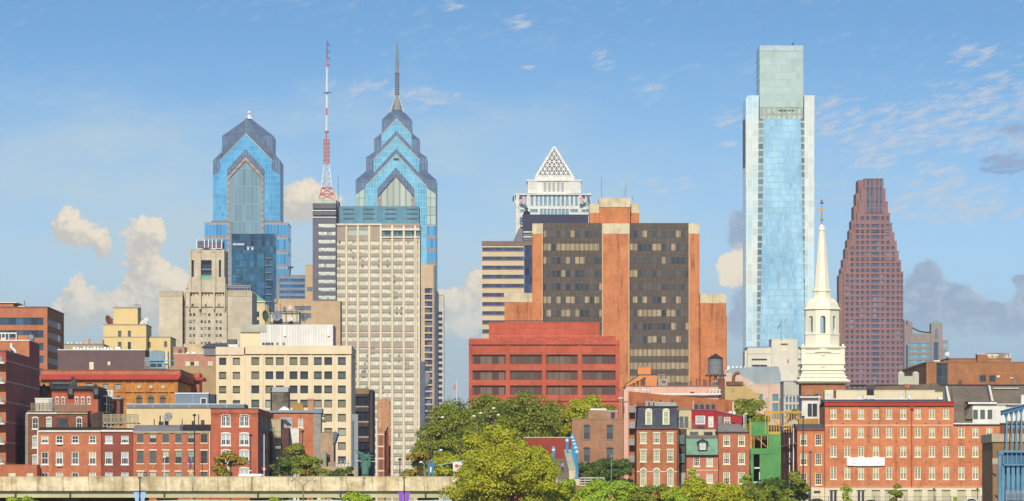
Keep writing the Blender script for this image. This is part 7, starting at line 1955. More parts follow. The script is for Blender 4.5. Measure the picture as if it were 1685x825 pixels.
for a in (1067.5, 1096):
    d_ = t.part('dormer', f_cream, [(a - 5.6, a + 5.6, 675.5, 699.5)], -.35, 1.4)
    M().prism(t.poly([(a - 6.4, 675.6), (a + 6.4, 675.6), (a + 4, 673.2), (a, 672.2), (a - 4, 673.2)]), -.5, 1.4).build('dormer_hood', f_cream, d_)
    window(t, (a - 4, a + 4, 677.5, 698), 'sash', rec=-.36, pane=PANES['gg'], frame=f_cream, sill=False, nx=3, nz=5, fw=.08)
t.part('roof_curb', blk, [(1048.5, 1116.5, 668.5, 670.2)], 1.0, 15)
m = M()
for a, b, h in ((1062, 1076, 660), (1076, 1102, 661.5), (1102, 1115, 662.5)): t.pbox(m, a, b, h, 668.6, 3, 6)
m.build('roof_plant', wall('pale_grey_plant', (.42, .40, .36)), t.o)
m = M()
for a in (1050, 1054, 1058, 1067, 1074.5): t.pbox(m, a, a + 2, 663.5 - (a % 2) * 2, 668.6, 2.2, 2.9)
for a in (1049, 1113.5): t.pbox(m, a, a + .6, 659, 669, 2, 2.2)
for a, b in ((1073.5, 657.5), (1088, 657.5), (1107, 657)): m.lathe(t.x(a), 4, [(.12, t.z(663)), (.12, t.z(b + 1)), (.26, t.z(b + .8)), (.2, t.z(b))], 8)
m.build('roof_vent', m_steel, t.o)
m = M(); m.tube((t.x(1115.2), -.3, 0), (t.x(1115.2), -.3, t.z(682)), .11, .11, 6); m.lathe(t.x(1115.5), -.3, [(.12, t.z(691)), (.3, t.z(690)), (.28, t.z(688.5)), (.1, t.z(688))], 8); m.build('downpipe', m_steel, t.o)

# upper terraces behind
t = T('terrace_house', 'crimson rendered roof house with a white door, big window and railed balcony', 'house', 1170, 985)
crim = wall('crimson_render', (.36, .03, .035), (.32, .028, .03), amt=.06, streak=.08)
hs = [(1144.5, 1160.5, 684, 698.5), (1165.4, 1174, 685, 704)]
block(t, 1138, 1177.5, 674.5, 10, crim, hs, rec=.2, pyb=712, name='wall')
window(t, hs[0], 'plain', rec=.2, pane=PANES['pale'], frame=f_white, sill=False, nx=1, nz=1, fw=.2); window(t, hs[1], 'plain', rec=.2, pane=(m_white, m_white), frame=f_white, sill=False, nx=1, nz=1, fw=.14)
t.part('coping', m_granite, [(1137.5, 1178, 673.4, 674.6)], -.12, 10)
x0, x1 = t.x(1177.7), t.x(1221.5)
M().prism([(x0, 0), (x1, 0), (x1, t.z(686)), (x0, t.z(676.5))], 1, 9).build('side_wall', crim, t.o)
M().prism([(x0, t.z(676.3)), (x1 + .2, t.z(685.8)), (x1 + .2, t.z(684.6)), (x0, t.z(675))], .8, 9.2).build('side_roof', m_granite, t.o)
window(t, (1191.5, 1202, 686.5, 699), 'sash', rec=.9, pane=PANES['green'], frame=f_cream, nx=2, nz=3); t.part('grey_hatch', m_granite, [(1181.5, 1188.5, 685, 698)], .9, .98); t.part('dark_gap', blk, [(1206, 1209, 695, 702)], .9, .98)
block(t, 1117.5, 1137.8, 675, 10, wall('pale_yellow_render', (.60, .50, .26), (.55, .46, .24)), y=.6, name='yellow_wall', roof=m_granite, cop=.1)
t.part('sliding_door', g_mid, [(1118.5, 1132.5, 685.5, 704)], .5, .58); t.part('door_post', f_cream, [(1125, 1126, 685.5, 704)], .44, .5)
block(t, 1117.5, 1179, 706.5, 9, wall('cream_render', (.66, .56, .34)), y=-1.6, name='cream_wall', roof=m_granite, cop=.08)
t.part('opening', g_mid, [(1135, 1149, 710.5, 716)], -1.66, -1.61); t.part('opening', g_dark, [(1158.5, 1172.5, 711, 716.5)], -1.66, -1.61)
m = M()
for i in range(18): px = 1118 + i * 3.5; t.pbox(m, px, px + .35, 694.5, 706, -1.7, -1.66)
for z_ in (694.5, 699, 703): t.pbox(m, 1118, 1178, z_, z_ + .5, -1.72, -1.68)
m.build('balcony_rail', wall('rose_grey_rail', (.34, .24, .22)), t.o)
m = M()
for i in range(4):
    a = 1142.5 + i * 9.3; t.pbox(m, a, a + 7, 665, 672.5, 6, 7.5)
m.box(t.x(1118, 6), t.x(1178, 6), 6.2, 8, t.z(674, 6), t.z(672.5, 6)); cb = m.build('clerestory', m_granite, t.o)
for i in range(4): t.part('clerestory_pane', g_dark, [(1143.2 + i * 9.3, 1148.8 + i * 9.3, 665.8, 672)], 5.93, 5.99, parent=cb)
t.part('pole', m_white_metal, [(1140.4, 1141, 659, 675)], 4, 4.1); t.part('flue', m_white_metal, [(1223.5, 1225, 682, 712)], 3, 3.3)
m = M()
for a in (1196, 1200, 1206): t.pbox(m, a, a + 4, 677 + (a % 3), 684, 3, 4)
m.build('roof_clutter', m_white_metal, t.o)
t = T('garden_table', 'dark table and chairs on the balcony of the crimson house', 'table', 1152, 984, z=Z(706, 984))
M().box(t.x(1146), t.x(1158), -.2, .6, .68, .74).build('tabletop', m_steel, t.o)
for a in (1147, 1156.5):
    for y_ in (-.1, .5): M().box(t.x(a), t.x(a) + .06, y_, y_ + .06, 0, .68).build('leg', m_steel, t.o)

t = T('party_wall', 'long sloping orange brown party wall with a pink painted left edge', 'building', 1118, 1015)
bpw = brick('orange_party_brick', (.42, .15, .06), (.35, .115, .05), streak=.25, ms=.2, pale=(.5, .26, .16))
M().prism(t.poly([(1034, 828), (1208, 828), (1208, 659), (1170, 656.5), (1080, 648.5), (1034, 644)]), 0, 14).build('wall', bpw, t.o)
pnk = wall('pink_paint', (.72, .43, .33), (.66, .38, .29), amt=.06, streak=.2)
t.part('pink_edge', pnk, [(1026.5, 1034, 641, 828)], -.3, 14)
t.part('tall_flue', m_white_metal, [(1205.5, 1207, 661, 692)], -.5, -.2)
m = M()
for zz in (668, 694, 722, 750):
    t.pbox(m, 1035, 1045, zz, zz + 10, -2.0, -1.9); t.pbox(m, 1034.6, 1046, zz + 10, zz + 11, -2.1, -.02)
m.build('fire_escape', wall('grey_mesh', (.33, .33, .30), amt=.2), t.o)
m = M()
for a in (1034.8, 1045.4): t.pbox(m, a, a + .5, 664, 828, -2.1, -2.0)
m.build('fire_escape_post', m_grey_metal, t.o)
t = T('warehouse', 'low pink painted building with small roof vents below the water tower', 'building', 1105, 1065)
block(t, 1029, 1182.5, 636.5, 16, pnk, [(1136, 1142, 645, 650)], rec=.2, roof=wall('mauve_coping', (.3, .17, .14)), cop=.2); panes(t, [(1136, 1142, 645, 650)], g_dark, .19)
m = M()
for a in (1045, 1048.5, 1058, 1062, 1066.5, 1168, 1173.5, 1178.5, 1184): m.lathe(t.x(a), -.9, [(.16, t.z(648)), (.16, t.z(643.5)), (.28, t.z(643)), (.24, t.z(641)), (.05, t.z(640.5))], 8)
m.box(t.x(1044), t.x(1186), -1.1, -.7, t.z(650), t.z(647.6)); m.build('roof_vent', m_white_metal, t.o)
t.part('brick_pier', brick('umber_pier_brick', (.20, .085, .05)), [(1182.5, 1193, 624, 660)], -.4, 3)
m = M()
for a, h in ((1040, 632), (1044.5, 629.5), (1050.5, 626), (1057, 623.5), (1061, 620.5)): m.lathe(t.x(a), 5, [(.26, t.z(637)), (.26, t.z(h + 2)), (.4, t.z(h + 1.6)), (.4, t.z(h))], 8)
for a, h in ((1135, 627), (1145, 623), (1150, 622), (1157, 624), (1160, 626)): t.pbox(m, a, a + 3, h, 637, 5, 6)
m.box(t.x(1038), t.x(1164), 4.8, 6.2, t.z(637.5), t.z(636)); m.build('chimney_pot', wall('rust_brown_pots', (.22, .10, .07)), t.o)
t = T('roof_house', 'orange stucco roof house with a sloping left shoulder and a cube on top', 'house', 1058, 1085)
org = wall('orange_stucco', (.70, .27, .10), (.64, .235, .09), amt=.05, streak=.1)
M().prism(t.poly([(1029, 645), (1081, 645), (1081, 617.5), (1052, 617.5), (1030, 633)]), 0, 10).build('wall', org, t.o)
M().prism(t.poly([(1081.6, 616.3), (1052, 616.3), (1029.5, 632), (1029.5, 633), (1052, 617.4), (1081.6, 617.4)]), -.15, 10.1).build('coping', m_steel, t.o)
t.part('cube', org, [(1049.5, 1071, 604, 616.3)], 2, 7); t.part('cube_coping', wall('tan_cap2', (.40, .28, .16)), [(1049, 1071.6, 602.8, 604)], 1.9, 7.1)
t.part('grey_hut', wall('warm_grey_render', (.36, .34, .30)), [(1083, 1098.5, 624, 640)], 1, 6); t.part('grey_hut_window', plain('rust_hatch', (.20, .06, .04)), [(1089, 1095.5, 626.5, 630.5)], .93, .99); t.part('hut_rail', m_grey_metal, [(1083, 1094, 616.5, 617.2), (1084, 1084.7, 617, 624), (1092, 1092.7, 617, 624)], 2, 2.1)

t = T('water_tower', 'dark wooden rooftop water tank with conical roof on steel legs', 'water tower', 1178, 1100, z=Z(640, 1100))
wd = wall('silver_dark_wood', (.22, .22, .225), (.15, .15, .155), fine=4, amt=.25, course=1.0, jw=.08, jdark=.7)
r_ = 12.6 * 1100 / FPX
M().lathe(0, 2, [(r_, t.z(616)), (r_ * .97, t.z(590))], 20).build('tank', wd, t.o)
M().lathe(0, 2, [(r_ * 1.08, t.z(590)), (.06, t.z(581.5)), (.03, t.z(580.5))], 16).build('roof', wall('black_shingle', (.05, .04, .042)), t.o)
m = M(); m.box(-r_ * 1.35, r_ * 1.35, .4, 3.6, t.z(619), t.z(617.4))
for i in range(6): m.box(-r_ * 1.2 + i * r_ * .48, -r_ * 1.1 + i * r_ * .48, 0, 4, t.z(617.4), t.z(616.1))
m.build('platform', m_steel, t.o)
for a in (-1.15, 1.0):
    for y_ in (.7, 3.3): M().tube((a, y_, t.z(619)), (a * 1.15, y_, -1), .11, .11, 6).build('leg', plain('rust_red_leg', (.24, .07, .05)), t.o)
m = M().tube((-1.1, .7, t.z(621)), (1.1, .7, t.z(634)), .07, .07, 5).tube((1.1, .7, t.z(621)), (-1.1, .7, t.z(634)), .07, .07, 5); m.build('brace', plain('rust_red_leg2', (.24, .07, .05)), t.o)
M().tube((0, 2, -1), (0, 2, t.z(617)), .3, .3, 8).build('riser_pipe', m_white_metal, t.o); M().box(-.6, .7, 1.4, 2.4, -1, t.z(629)).build('pump_box', plain('sea_green_box', (.10, .25, .19)), t.o)

# brown brick building and red wall by the park
t = T('brick_house', 'plain brown brick building with four tall grey arched windows beside the footbridge', 'house', 983, 955)
hs = [(a, b, c_, d_) for c_, d_ in ((701, 723), (738, 760)) for a, b in ((960.4, 970.8), (998.2, 1008.8))]
bnb = brick('drab_brown_brick', (.36, .185, .105), (.29, .145, .085), streak=.25, ms=.25)
block(t, 941, 1025.5, 690, 14, bnb, hs, rec=.22, roof=wall('tan_coping3', (.34, .22, .14)), cop=.12)
for h in hs: window(t, h, 'sash', rec=.22, pane=(g_mid, g_dark), frame=f_dark, arch=.22, nx=4, nz=6, fw=.08, sill=m_granite)
t = T('wall', 'oxblood red garden wall with a pale coping left of the brown brick building', 'wall', 905, 985)
block(t, 862, 941, 720.5, 4, wall('oxblood_paint', (.30, .055, .035), (.27, .05, .032), amt=.06), roof=m_cream_trim, cop=.12)
t = T('hut', 'small pink roofed hut with a dark door above the brown brick building', 'hut', 1007, 985)
block(t, 998, 1016, 677, 6, wall('dusky_pink', (.42, .25, .19)), [(1005, 1012, 679, 690)], rec=.2, roof=m_white, cop=.12); panes(t, [(1005, 1012, 679, 690)], m_steel, .18)
t.part('low_wall', brick('tan_low_brick', (.42, .24, .14)), [(968, 998, 675, 692)], .5, 6); t.part('low_wall_top', m_white_metal, [(971, 998, 672.5, 675)], 2, 5)
t = T('roof_sign', 'small red and white hoarding edge at the top of the pink wall', 'sign', 1021, 1010)
M().box(t.x(1018), t.x(1025), 0, .3, t.z(654), t.z(645)).build('panel', plain('red_hoarding', (.5, .10, .08)), t.o); M().box(t.x(1018), t.x(1025), -.05, .35, t.z(656), t.z(654.2)).build('edge', m_white, t.o)
M().box(t.x(1021), t.x(1021.6), .1, .2, 0, t.z(640)).build('post', m_steel, t.o); m = M()
for a, b in ((1017, 642), (1022, 638), (1026, 637)): m.box(t.x(a), t.x(a + 5), .1, .2, t.z(b + 1), t.z(b))
m.build('bracket', m_steel, t.o)

# ---------------------------------------------------------------- footbridge with blue lamps, walker
t = T('footbridge', 'cream walled footbridge ramp climbing away between rows of blue lamps', 'footbridge', 932, 850)
bx0, bx1 = X(946.5, 850) - t.rx - 2.9, X(946.5, 850) - t.rx
z0, z1 = 4.5, 8.6
pw = wall('cream_bridge_paint', (.68, .58, .38), (.58, .48, .3), streak=.3)
def ramp(xa, xb, lo, hi, ya=2, yb=84):
    return M().add([(xa, ya, lo[0]), (xb, ya, lo[0]), (xb, yb, lo[1]), (xa, yb, lo[1]), (xa, ya, hi[0]), (xb, ya, hi[0]), (xb, yb, hi[1]), (xa, yb, hi[1])], [(0, 3, 2, 1), (4, 5, 6, 7), (0, 1, 5, 4), (1, 2, 6, 5), (2, 3, 7, 6), (3, 0, 4, 7)])
ramp(bx0, bx1, (z0 - .9, z1 - .9), (z0, z1)).build('deck', wall('brown_paving', (.30, .22, .16)), t.o)
ramp(bx1 - 1.0, bx1 + .35, (z0 - .9, z1 - .9), (z0 + 1.5, z1 + 1.7)).build('parapet', pw, t.o)
ramp(bx0 - .35, bx0, (z0 - .9, z1 - .9), (z0 + .25, z1 + 1.0)).build('parapet', pw, t.o)
for y_ in (2, 17, 32, 47, 62):
    zz = z0 + (z1 - z0) * (y_ - 2) / 82
    M().box(bx1 - .12, bx1 + .75, y_ - .45, y_ + .45, zz - 1.0, zz + (.15 if y_ == 2 else .8)).build('pedestal', pw, t.o); M().box(bx1 - .2, bx1 + .83, y_ - .53, y_ + .53, zz + (.15 if y_ == 2 else .8), zz + (.32 if y_ == 2 else .95)).build('pedestal_cap', m_granite, t.o)
for y_ in (20, 45, 70): M().box(bx0, bx1, y_, y_ + 1.2, 0, z0 + (z1 - z0) * (y_ - 2) / 82 - .92).build('pier', m_granite, t.o)
t.part('side_railing', m_white, [(952, 995, 786 + i * 4, 787.3 + i * 4) for i in range(4)] + [(952 + i * 10, 953 + i * 10, 785, 802) for i in range(5)], 6, 6.15)
blp = plain('blue_lamp_paint', (.05, .29, .52), .5)
def blue_lamp(label, x_, y_, zbase, h):
    l = T('street_lamp', label, 'street lamp', CXP + x_ * FPX / y_, y_, 'blue lamps along the footbridge', z=zbase)
    M().tube((0, 0, 0), (0, 0, .3), .3, .26, 8).tube((-.13, 0, .3), (-.1, 0, h - .55), .12, .1, 8).tube((.13, 0, .3), (.1, 0, h - .55), .12, .1, 8).box(-.24, .24, -.2, .2, h - .62, h - .45).build('post', blp, l.o)
    M().ball((0, -.08, h - .15), .34, 10).build('globe', plain('milky_globe', (.72, .70, .62), .4), l.o)
    M().lathe(0, 0, [(.36, h + .02), (.36, h + .16), (.26, h + .42), (.06, h + .5)], 10).build('cap', blp, l.o)
wx = t.rx + bx1 + .3
for i, (y_, lab) in enumerate(((2, 'blue lamp post nearest of the right hand row, on its own pedestal'), (17, 'second blue lamp post in the right hand row of the footbridge'), (32, 'third blue lamp post in the right hand row of the footbridge'), (47, 'fourth blue lamp post in the right hand row of the footbridge'), (62, 'farthest blue lamp post in the right hand row of the footbridge'))):
    blue_lamp(lab, wx, 850 + y_, z0 + (z1 - z0) * (y_ - 2) / 82 + (.3 if i == 0 else .9), 4.4 if i == 0 else 3.9)
blue_lamp('blue lamp post on the left parapet of the footbridge behind the walker', t.rx + bx0 - .2, 908, z0 + (z1 - z0) * 56 / 82 + .6, 2.2)
blue_lamp('blue lamp post with pale shield, left of the right hand row of the footbridge', t.rx + bx1 - .6, 918, z0 + (z1 - z0) * 66 / 82 + .9, 3.2)

t = T('person', 'person in a lilac shirt and dark trousers walking up the footbridge', 'person', 925.6, 879, z=z0 + (z1 - z0) * 27 / 82)
Hh = 1.78
J3 = [((0, 0, .53), .085, .065), ((0, 0, .64), .078, .06), ((0, 0, .78), .1, .062), ((0, 0, .855), .032, .032), ((0, -.005, .9), .046, .052), ((0, -.005, .955), .042, .048),
      ((.105, 0, .79), .035), ((.135, .03, .63), .028), ((.13, -.05, .5), .02), ((-.105, 0, .79), .035), ((-.14, -.02, .63), .028), ((-.12, -.1, .54), .02),
      ((.05, 0, .5), .055), ((.052, .05, .28), .038), ((.052, .11, .05), .024), ((.052, .05, .02), .022), ((-.05, 0, .5), .055), ((-.052, -.06, .28), .038), ((-.052, -.05, .05), .024), ((-.052, -.12, .02), .022)]
me = person_mesh(Hh, J3, B_); skin = plain('skin', (.42, .24, .17), .6); shirt = plain('lilac_cloth', (.30, .30, .55), .8); trs = plain('navy_cloth', (.02, .02, .035), .8)
me.materials.append(skin); me.materials.append(trs); me.materials.append(shirt)
for p_ in me.polygons:
    c_ = p_.center
    p_.material_index = 1 if c_.z < .53 * Hh and abs(c_.x) < .11 * Hh else (2 if c_.z < .845 * Hh and not (c_.z < .56 * Hh) else 0)
link('body', me, t.o)
M().lathe(0, .005, [(.093, 1.61), (.098, 1.68), (.08, 1.75), (.02, 1.79)], 10).build('hair', plain('dark_hair', (.02, .015, .01), .8), t.o)
hn = M()
for s in (-1, 1):
    bx_, by_, bz = s * .125 * Hh, (-.05 if s > 0 else -.1) * Hh, (.5 if s > 0 else .54) * Hh
    hn.tube((bx_, by_, bz), (bx_, by_ - .02, bz - .09), .035, .03, 6)
    for f_ in range(4): hn.tube((bx_ + (f_ - 1.5) * .018, by_ - .02, bz - .085), (bx_ + (f_ - 1.5) * .019, by_ - .045, bz - .16 - .01 * (f_ in (1, 2))), .01, .008, 5)
    hn.tube((bx_ - s * .025, by_, bz - .03), (bx_ - s * .06, by_ - .035, bz - .09), .012, .009, 5)
hn.build('hands', skin, t.o)

# ---------------------------------------------------------------- blue steel structure and brown pillar at the right edge
t = T('steel_structure', 'sky blue steel truss structure rising towards the right edge', 'structure', 1664, 860)
bs = wall('blue_steel_paint', (.14, .29, .40), (.10, .22, .32), amt=.08, streak=.25)
bsd = wall('deep_blue_steel_paint', (.07, .17, .30), (.06, .14, .25), amt=.08, streak=.2)
def slope(px): return 677 - (px - 1648) * .28
m = M(); m.prism(t.poly([(1648, 684), (1648, 677), (1720, slope(1720)), (1720, slope(1720) + 7)]), -.2, 1.4); m.build('top_beam', bsd, t.o)
M().prism(t.poly([(1647.5, 677.2), (1647.5, 675.8), (1720, slope(1720) - 1.4), (1720, slope(1720) + .1)]), -.5, 1.8).build('top_flange', bs, t.o)
for a in (1655.5, 1664, 1672, 1680, 1690, 1701, 1712):
    M().box(t.x(a), t.x(a + 2.2), .1, .8, t.z(746), t.z(slope(a) + 5)).build('upper_post', bs, t.o)
    M().tube(t.P(a - 1, slope(a) + 22, .5), t.P(a - 3.5, 742, .5), .09, .09, 5).build('tie_rod', m_steel, t.o)
    M().prism(t.poly([(a - 3, slope(a) + 6.5), (a + 3.6, slope(a) + 5), (a + 2, slope(a) + 16), (a + .2, slope(a) + 16)]), .2, .7).build('gusset', bs, t.o)
t.part('mid_rail', bs, [(1654, 1720, 700, 705)], .9, 1.3)
t.part('girder', bsd, [(1650, 1720, 745, 766)], .4, 1.6); t.part('girder_flange', bs, [(1643, 1720, 741.5, 745)], -.4, 1.9); t.part('girder_flange', bs, [(1652, 1720, 764, 766.5)], -.3, 1.7)
for a in (1650, 1657, 1664.5, 1672, 1679.5, 1688, 1697, 1706): M().box(t.x(a), t.x(a + 1.4), -.2, .39, t.z(764), t.z(745)).build('stiffener', bs, t.o)
M().box(t.x(1642.5), t.x(1646.8), -.3, .5, -1, t.z(746)).build('end_post', bs, t.o); M().box(t.x(1641.5), t.x(1650), -.5, .7, t.z(748), t.z(743)).build('end_cap', bs, t.o)
for a in (1647.8, 1656.5, 1664.5, 1672.5, 1680.5, 1689, 1698):
    M().prism(t.poly([(a, 835), (a + 4.6, 835), (a + 5.8, 766.5), (a + .3, 766.5)]), .2, 1.2).build('column', bs, t.o)
t.part('back_panel', bsd, [(1652, 1720, 766.5, 835)], 2.2, 2.5)
m = M()
for i in range(8): t.pbox(m, 1655, 1720, 808 + i * 2.0, 808.7 + i * 2.0, -.6, -.5)
for a in (1656, 1670, 1684, 1700): t.pbox(m, a, a + .7, 807, 828, -.58, -.52)
m.build('railing', m_grey_metal, t.o)
t = T('stone_pillar', 'brown brick building corner with pale stone bands left of the blue steel structure', 'building', 1644, 885)
tbk = brick('tobacco_brick', (.28, .165, .075), (.23, .13, .06), streak=.2)
block(t, 1633.5, 1700, 727.5, 20, tbk); stb = wall('pale_stone_band', (.46, .38, .26), (.40, .33, .22))
t.part('stone_cap', stb, [(1632, 1700, 714, 727.5)], -.35, 20.3); t.part('stone_band', stb, [(1633, 1646, 754.5, 764.5)], -.12, -.003)
for a, b in ((1634, 779), (1637.5, 815)): M().tube(t.P(a, b, -.1), t.P(a + 5, b + 3, -.4), .12, .08, 6).build('bracket', m_steel, t.o)

# ---------------------------------------------------------------- banner, lamps, fence, cars on the right
t = T('banner', 'white cloth banner with faint pale violet lettering hung on the long brick range', 'banner', 1424, 979.7, z=Z(766.5, 979.7))
bw_ = t.x(1455.8) - t.x(1393.6)
m = M(); n = 24
for i in range(n):
    a, b = i / n, (i + 1) / n; f = lambda q: -.12 - .05 * math.sin(q * 19) - .03 * math.sin(q * 51); sg = lambda q: -.06 * math.sin(q * math.pi)
    xa, xb = t.x(1393.6) + bw_ * a, t.x(1393.6) + bw_ * b
    m.quad((xa, f(a), sg(a)), (xb, f(b), sg(b)), (xb, f(b), t.z(752.6) + sg(b)), (xa, f(a), t.z(752.6) + sg(a)))
m.build('cloth', plain('white_banner_cloth', (.84, .82, .80), .8, var=.04), t.o)
vio = plain('faint_violet_print', (.70, .66, .74), .8, var=.03)
m = M()
for a, b, c_, d_ in ((.04, .3, .62, .7), (.08, .2, .42, .5), (.1, .26, .26, .36), (.34, .5, .26, .36), (.64, .78, .5, .64), (.82, .93, .5, .64), (.7, .9, .26, .36)):
    xa, xb = t.x(1393.6) + bw_ * a, t.x(1393.6) + bw_ * b; n = int((xb - xa) / .28)
    for i in range(n):
        x_ = xa + i * .28; m.box(x_, x_ + .16, -.24, -.235, t.z(752.6) * c_, t.z(752.6) * d_)
m.build('print', vio, t.o)['kind'] = 'stuff'
def lantern(label, px, D, top):
    t = T('street_lamp', label, 'street lamp', px, D, 'black lantern posts by the long brick range')
    h = t.z(top); M().lathe(0, 0, [(.16, 0), (.14, .5), (.07, .7), (.06, h - .75), (.12, h - .7)], 8).build('post', m_steel, t.o)
    M().lathe(0, 0, [(.1, h - .7), (.22, h - .3)], 6).build('lantern', glass('lantern_glass', (.25, .25, .22), .2), t.o); M().lathe(0, 0, [(.3, h - .3), (.06, h), (.02, h + .12)], 6).build('cap', m_steel, t.o)
lantern('black lantern post before the ninth bay of the long brick range', 1537, 966, 803); lantern('black lantern post before the eleventh bay of the long brick range, behind the white car', 1608.5, 966, 803)
tall_lamp('very tall black lamp post in front of the white penthouse', 1321.5, 688, 955, m_steel, r=.16)
tall_lamp('dark grey lamp post right of the very tall black one', 1333.5, 746, 957, plain('dark_grey_pole', (.12, .11, .11)), r=.13)
tall_lamp('tall dark lamp post at the right end of the long brick range', 1623.3, 745, 950, m_steel, r=.14)
tall_lamp('plain grey post in the shrubs before the brown brick building', 1006, 753, 910, m_grey_metal, r=.1)
tall_lamp('thin pale post rising from the shrubs by the crimson house', 1227.5, 683, 972, m_cream_trim, r=.09)
t = T('fence', 'thin black iron fence along the street before the long brick range', 'fence', 1490, 967)
m = M(); xa, xb = t.x(1338), t.x(1640)
for z_ in (1.0, 1.75): m.box(xa, xb, -.02, .02, z_, z_ + .05)
for i in range(int((xb - xa) / .35)): m.box(xa + i * .35, xa + i * .35 + .025, -.01, .01, 0, 1.78)
m.build('bars', m_steel, t.o)
for i in range(13): x_ = xa + (xb - xa) * i / 12; M().box(x_ - .04, x_ + .04, -.05, .05, 0, 2.0).build('post', m_steel, t.o)
def car(label, px, D, col, L_=4.4, z=0.0):
    t = T('car', label, 'car', px, D, z=z)
    h = L_ / 2; W_ = .86
    prof = [(-h, .35), (-h, .72), (-h + .15, .88), (-h + .75, .95), (-h + 1.3, 1.36), (-h + 1.75, 1.45), (h - 1.9, 1.42), (h - 1.15, .98), (h - .15, .8), (h, .6), (h, .3)]
    o = M().prism(prof, -W_, W_).build('body', col, t.o); b = bmesh.new(); b.from_mesh(o.data); bmesh.ops.bevel(b, geom=b.edges[:], offset=.06, segments=2, affect='EDGES'); b.to_mesh(o.data); b.free()
    gl = [(-h + .95, .97), (-h + 1.42, 1.32), (-h + 1.8, 1.38), (h - 1.95, 1.35), (h - 1.35, 1.0)]
    M().prism(gl, -W_ - .012, -W_ - .002).build('side_window', g_dark, t.o); M().prism(gl, W_ + .002, W_ + .012).build('side_window', g_dark, t.o)
    for x_ in (-h + .8, h - .85):
        for y_ in (-.78, .78): wheel_part(t.o, x_, y_, .32, .2)
    M().box(h - .02, h + .02, -.75, -.45, .58, .72).build('headlight', m_white_metal, t.o); M().box(h - .02, h + .02, .45, .75, .58, .72).build('headlight', m_white_metal, t.o); M().box(-h - .02, -h + .02, -.75, .75, .66, .8).build('tail_light', plain('red_tail', (.4, .02, .02)), t.o)
def paint(n, c): return plain(n, c, .25, .1, var=.03, spec=.6)
car('white car passing in front of the right end of the long brick range', 1600, 940, paint('white_car_paint', (.8, .8, .8)))
car('black car in front of the left end of the long brick range', 1346, 940, paint('black_car_paint', (.02, .02, .025)))
car('dark grey car between the two street trees before the long brick range', 1435, 938, paint('grey_car_paint', (.05, .05, .06)), z=-.25)
t = T('person', 'person in dark red standing beside the black lantern post and white car', 'person', 1618.5, 945)
me = person_mesh(1.72, J3, B_); me.materials.append(plain('maroon_cloth', (.12, .025, .03), .8)); link('body', me, t.o)
# ================================================================ trees
def leafmat(name, c1, c2, dark):
    m, t, b = newmat(name)
    ri = t.n('ShaderNodeNewGeometry').outputs['Random Per Island']
    n = t.noise(objc(t), .55, 3.0, .6)
    col = t.mix(t.ss(n, .35, .65), c1, c2)
    col = t.mix(t.m('MULTIPLY', t.m('GREATER_THAN', ri, .82), .7), col, dark)
    t.put(b.inputs['Base Color'], t.vm('SCALE', col, scale=t.m('ADD', .82, t.m('MULTIPLY', ri, .36))))
    b.inputs['Roughness'].default_value = .55; b.inputs['Specular IOR Level'].default_value = .25
    tr = t.n('ShaderNodeBsdfTranslucent'); t.put(tr.inputs['Color'], t.vm('SCALE', col, scale=1.6))
    mx = t.n('ShaderNodeMixShader'); mx.inputs[0].default_value = .2
    out = t.nt.nodes['Material Output']
    t.nt.links.new(b.outputs[0], mx.inputs[1]); t.nt.links.new(tr.outputs[0], mx.inputs[2]); t.nt.links.new(mx.outputs[0], out.inputs[0])
    return m
lf = {
 'olive': leafmat('olive_leaves', (.40, .41, .022), (.50, .46, .026), (.28, .31, .022)),
 'mid': leafmat('green_leaves', (.21, .26, .03), (.31, .31, .03), (.14, .18, .026)),
 'dark': leafmat('deep_green_leaves', (.09, .15, .03), (.14, .19, .03), (.055, .095, .022)),
 'bright': leafmat('bright_leaves', (.32, .45, .034), (.42, .50, .036), (.19, .30, .03)),
 'autumn': leafmat('turning_leaves', (.40, .28, .036), (.32, .30, .036), (.42, .18, .04)),
}
bark = wall('bark', (.10, .075, .05), (.07, .052, .038), fine=5)
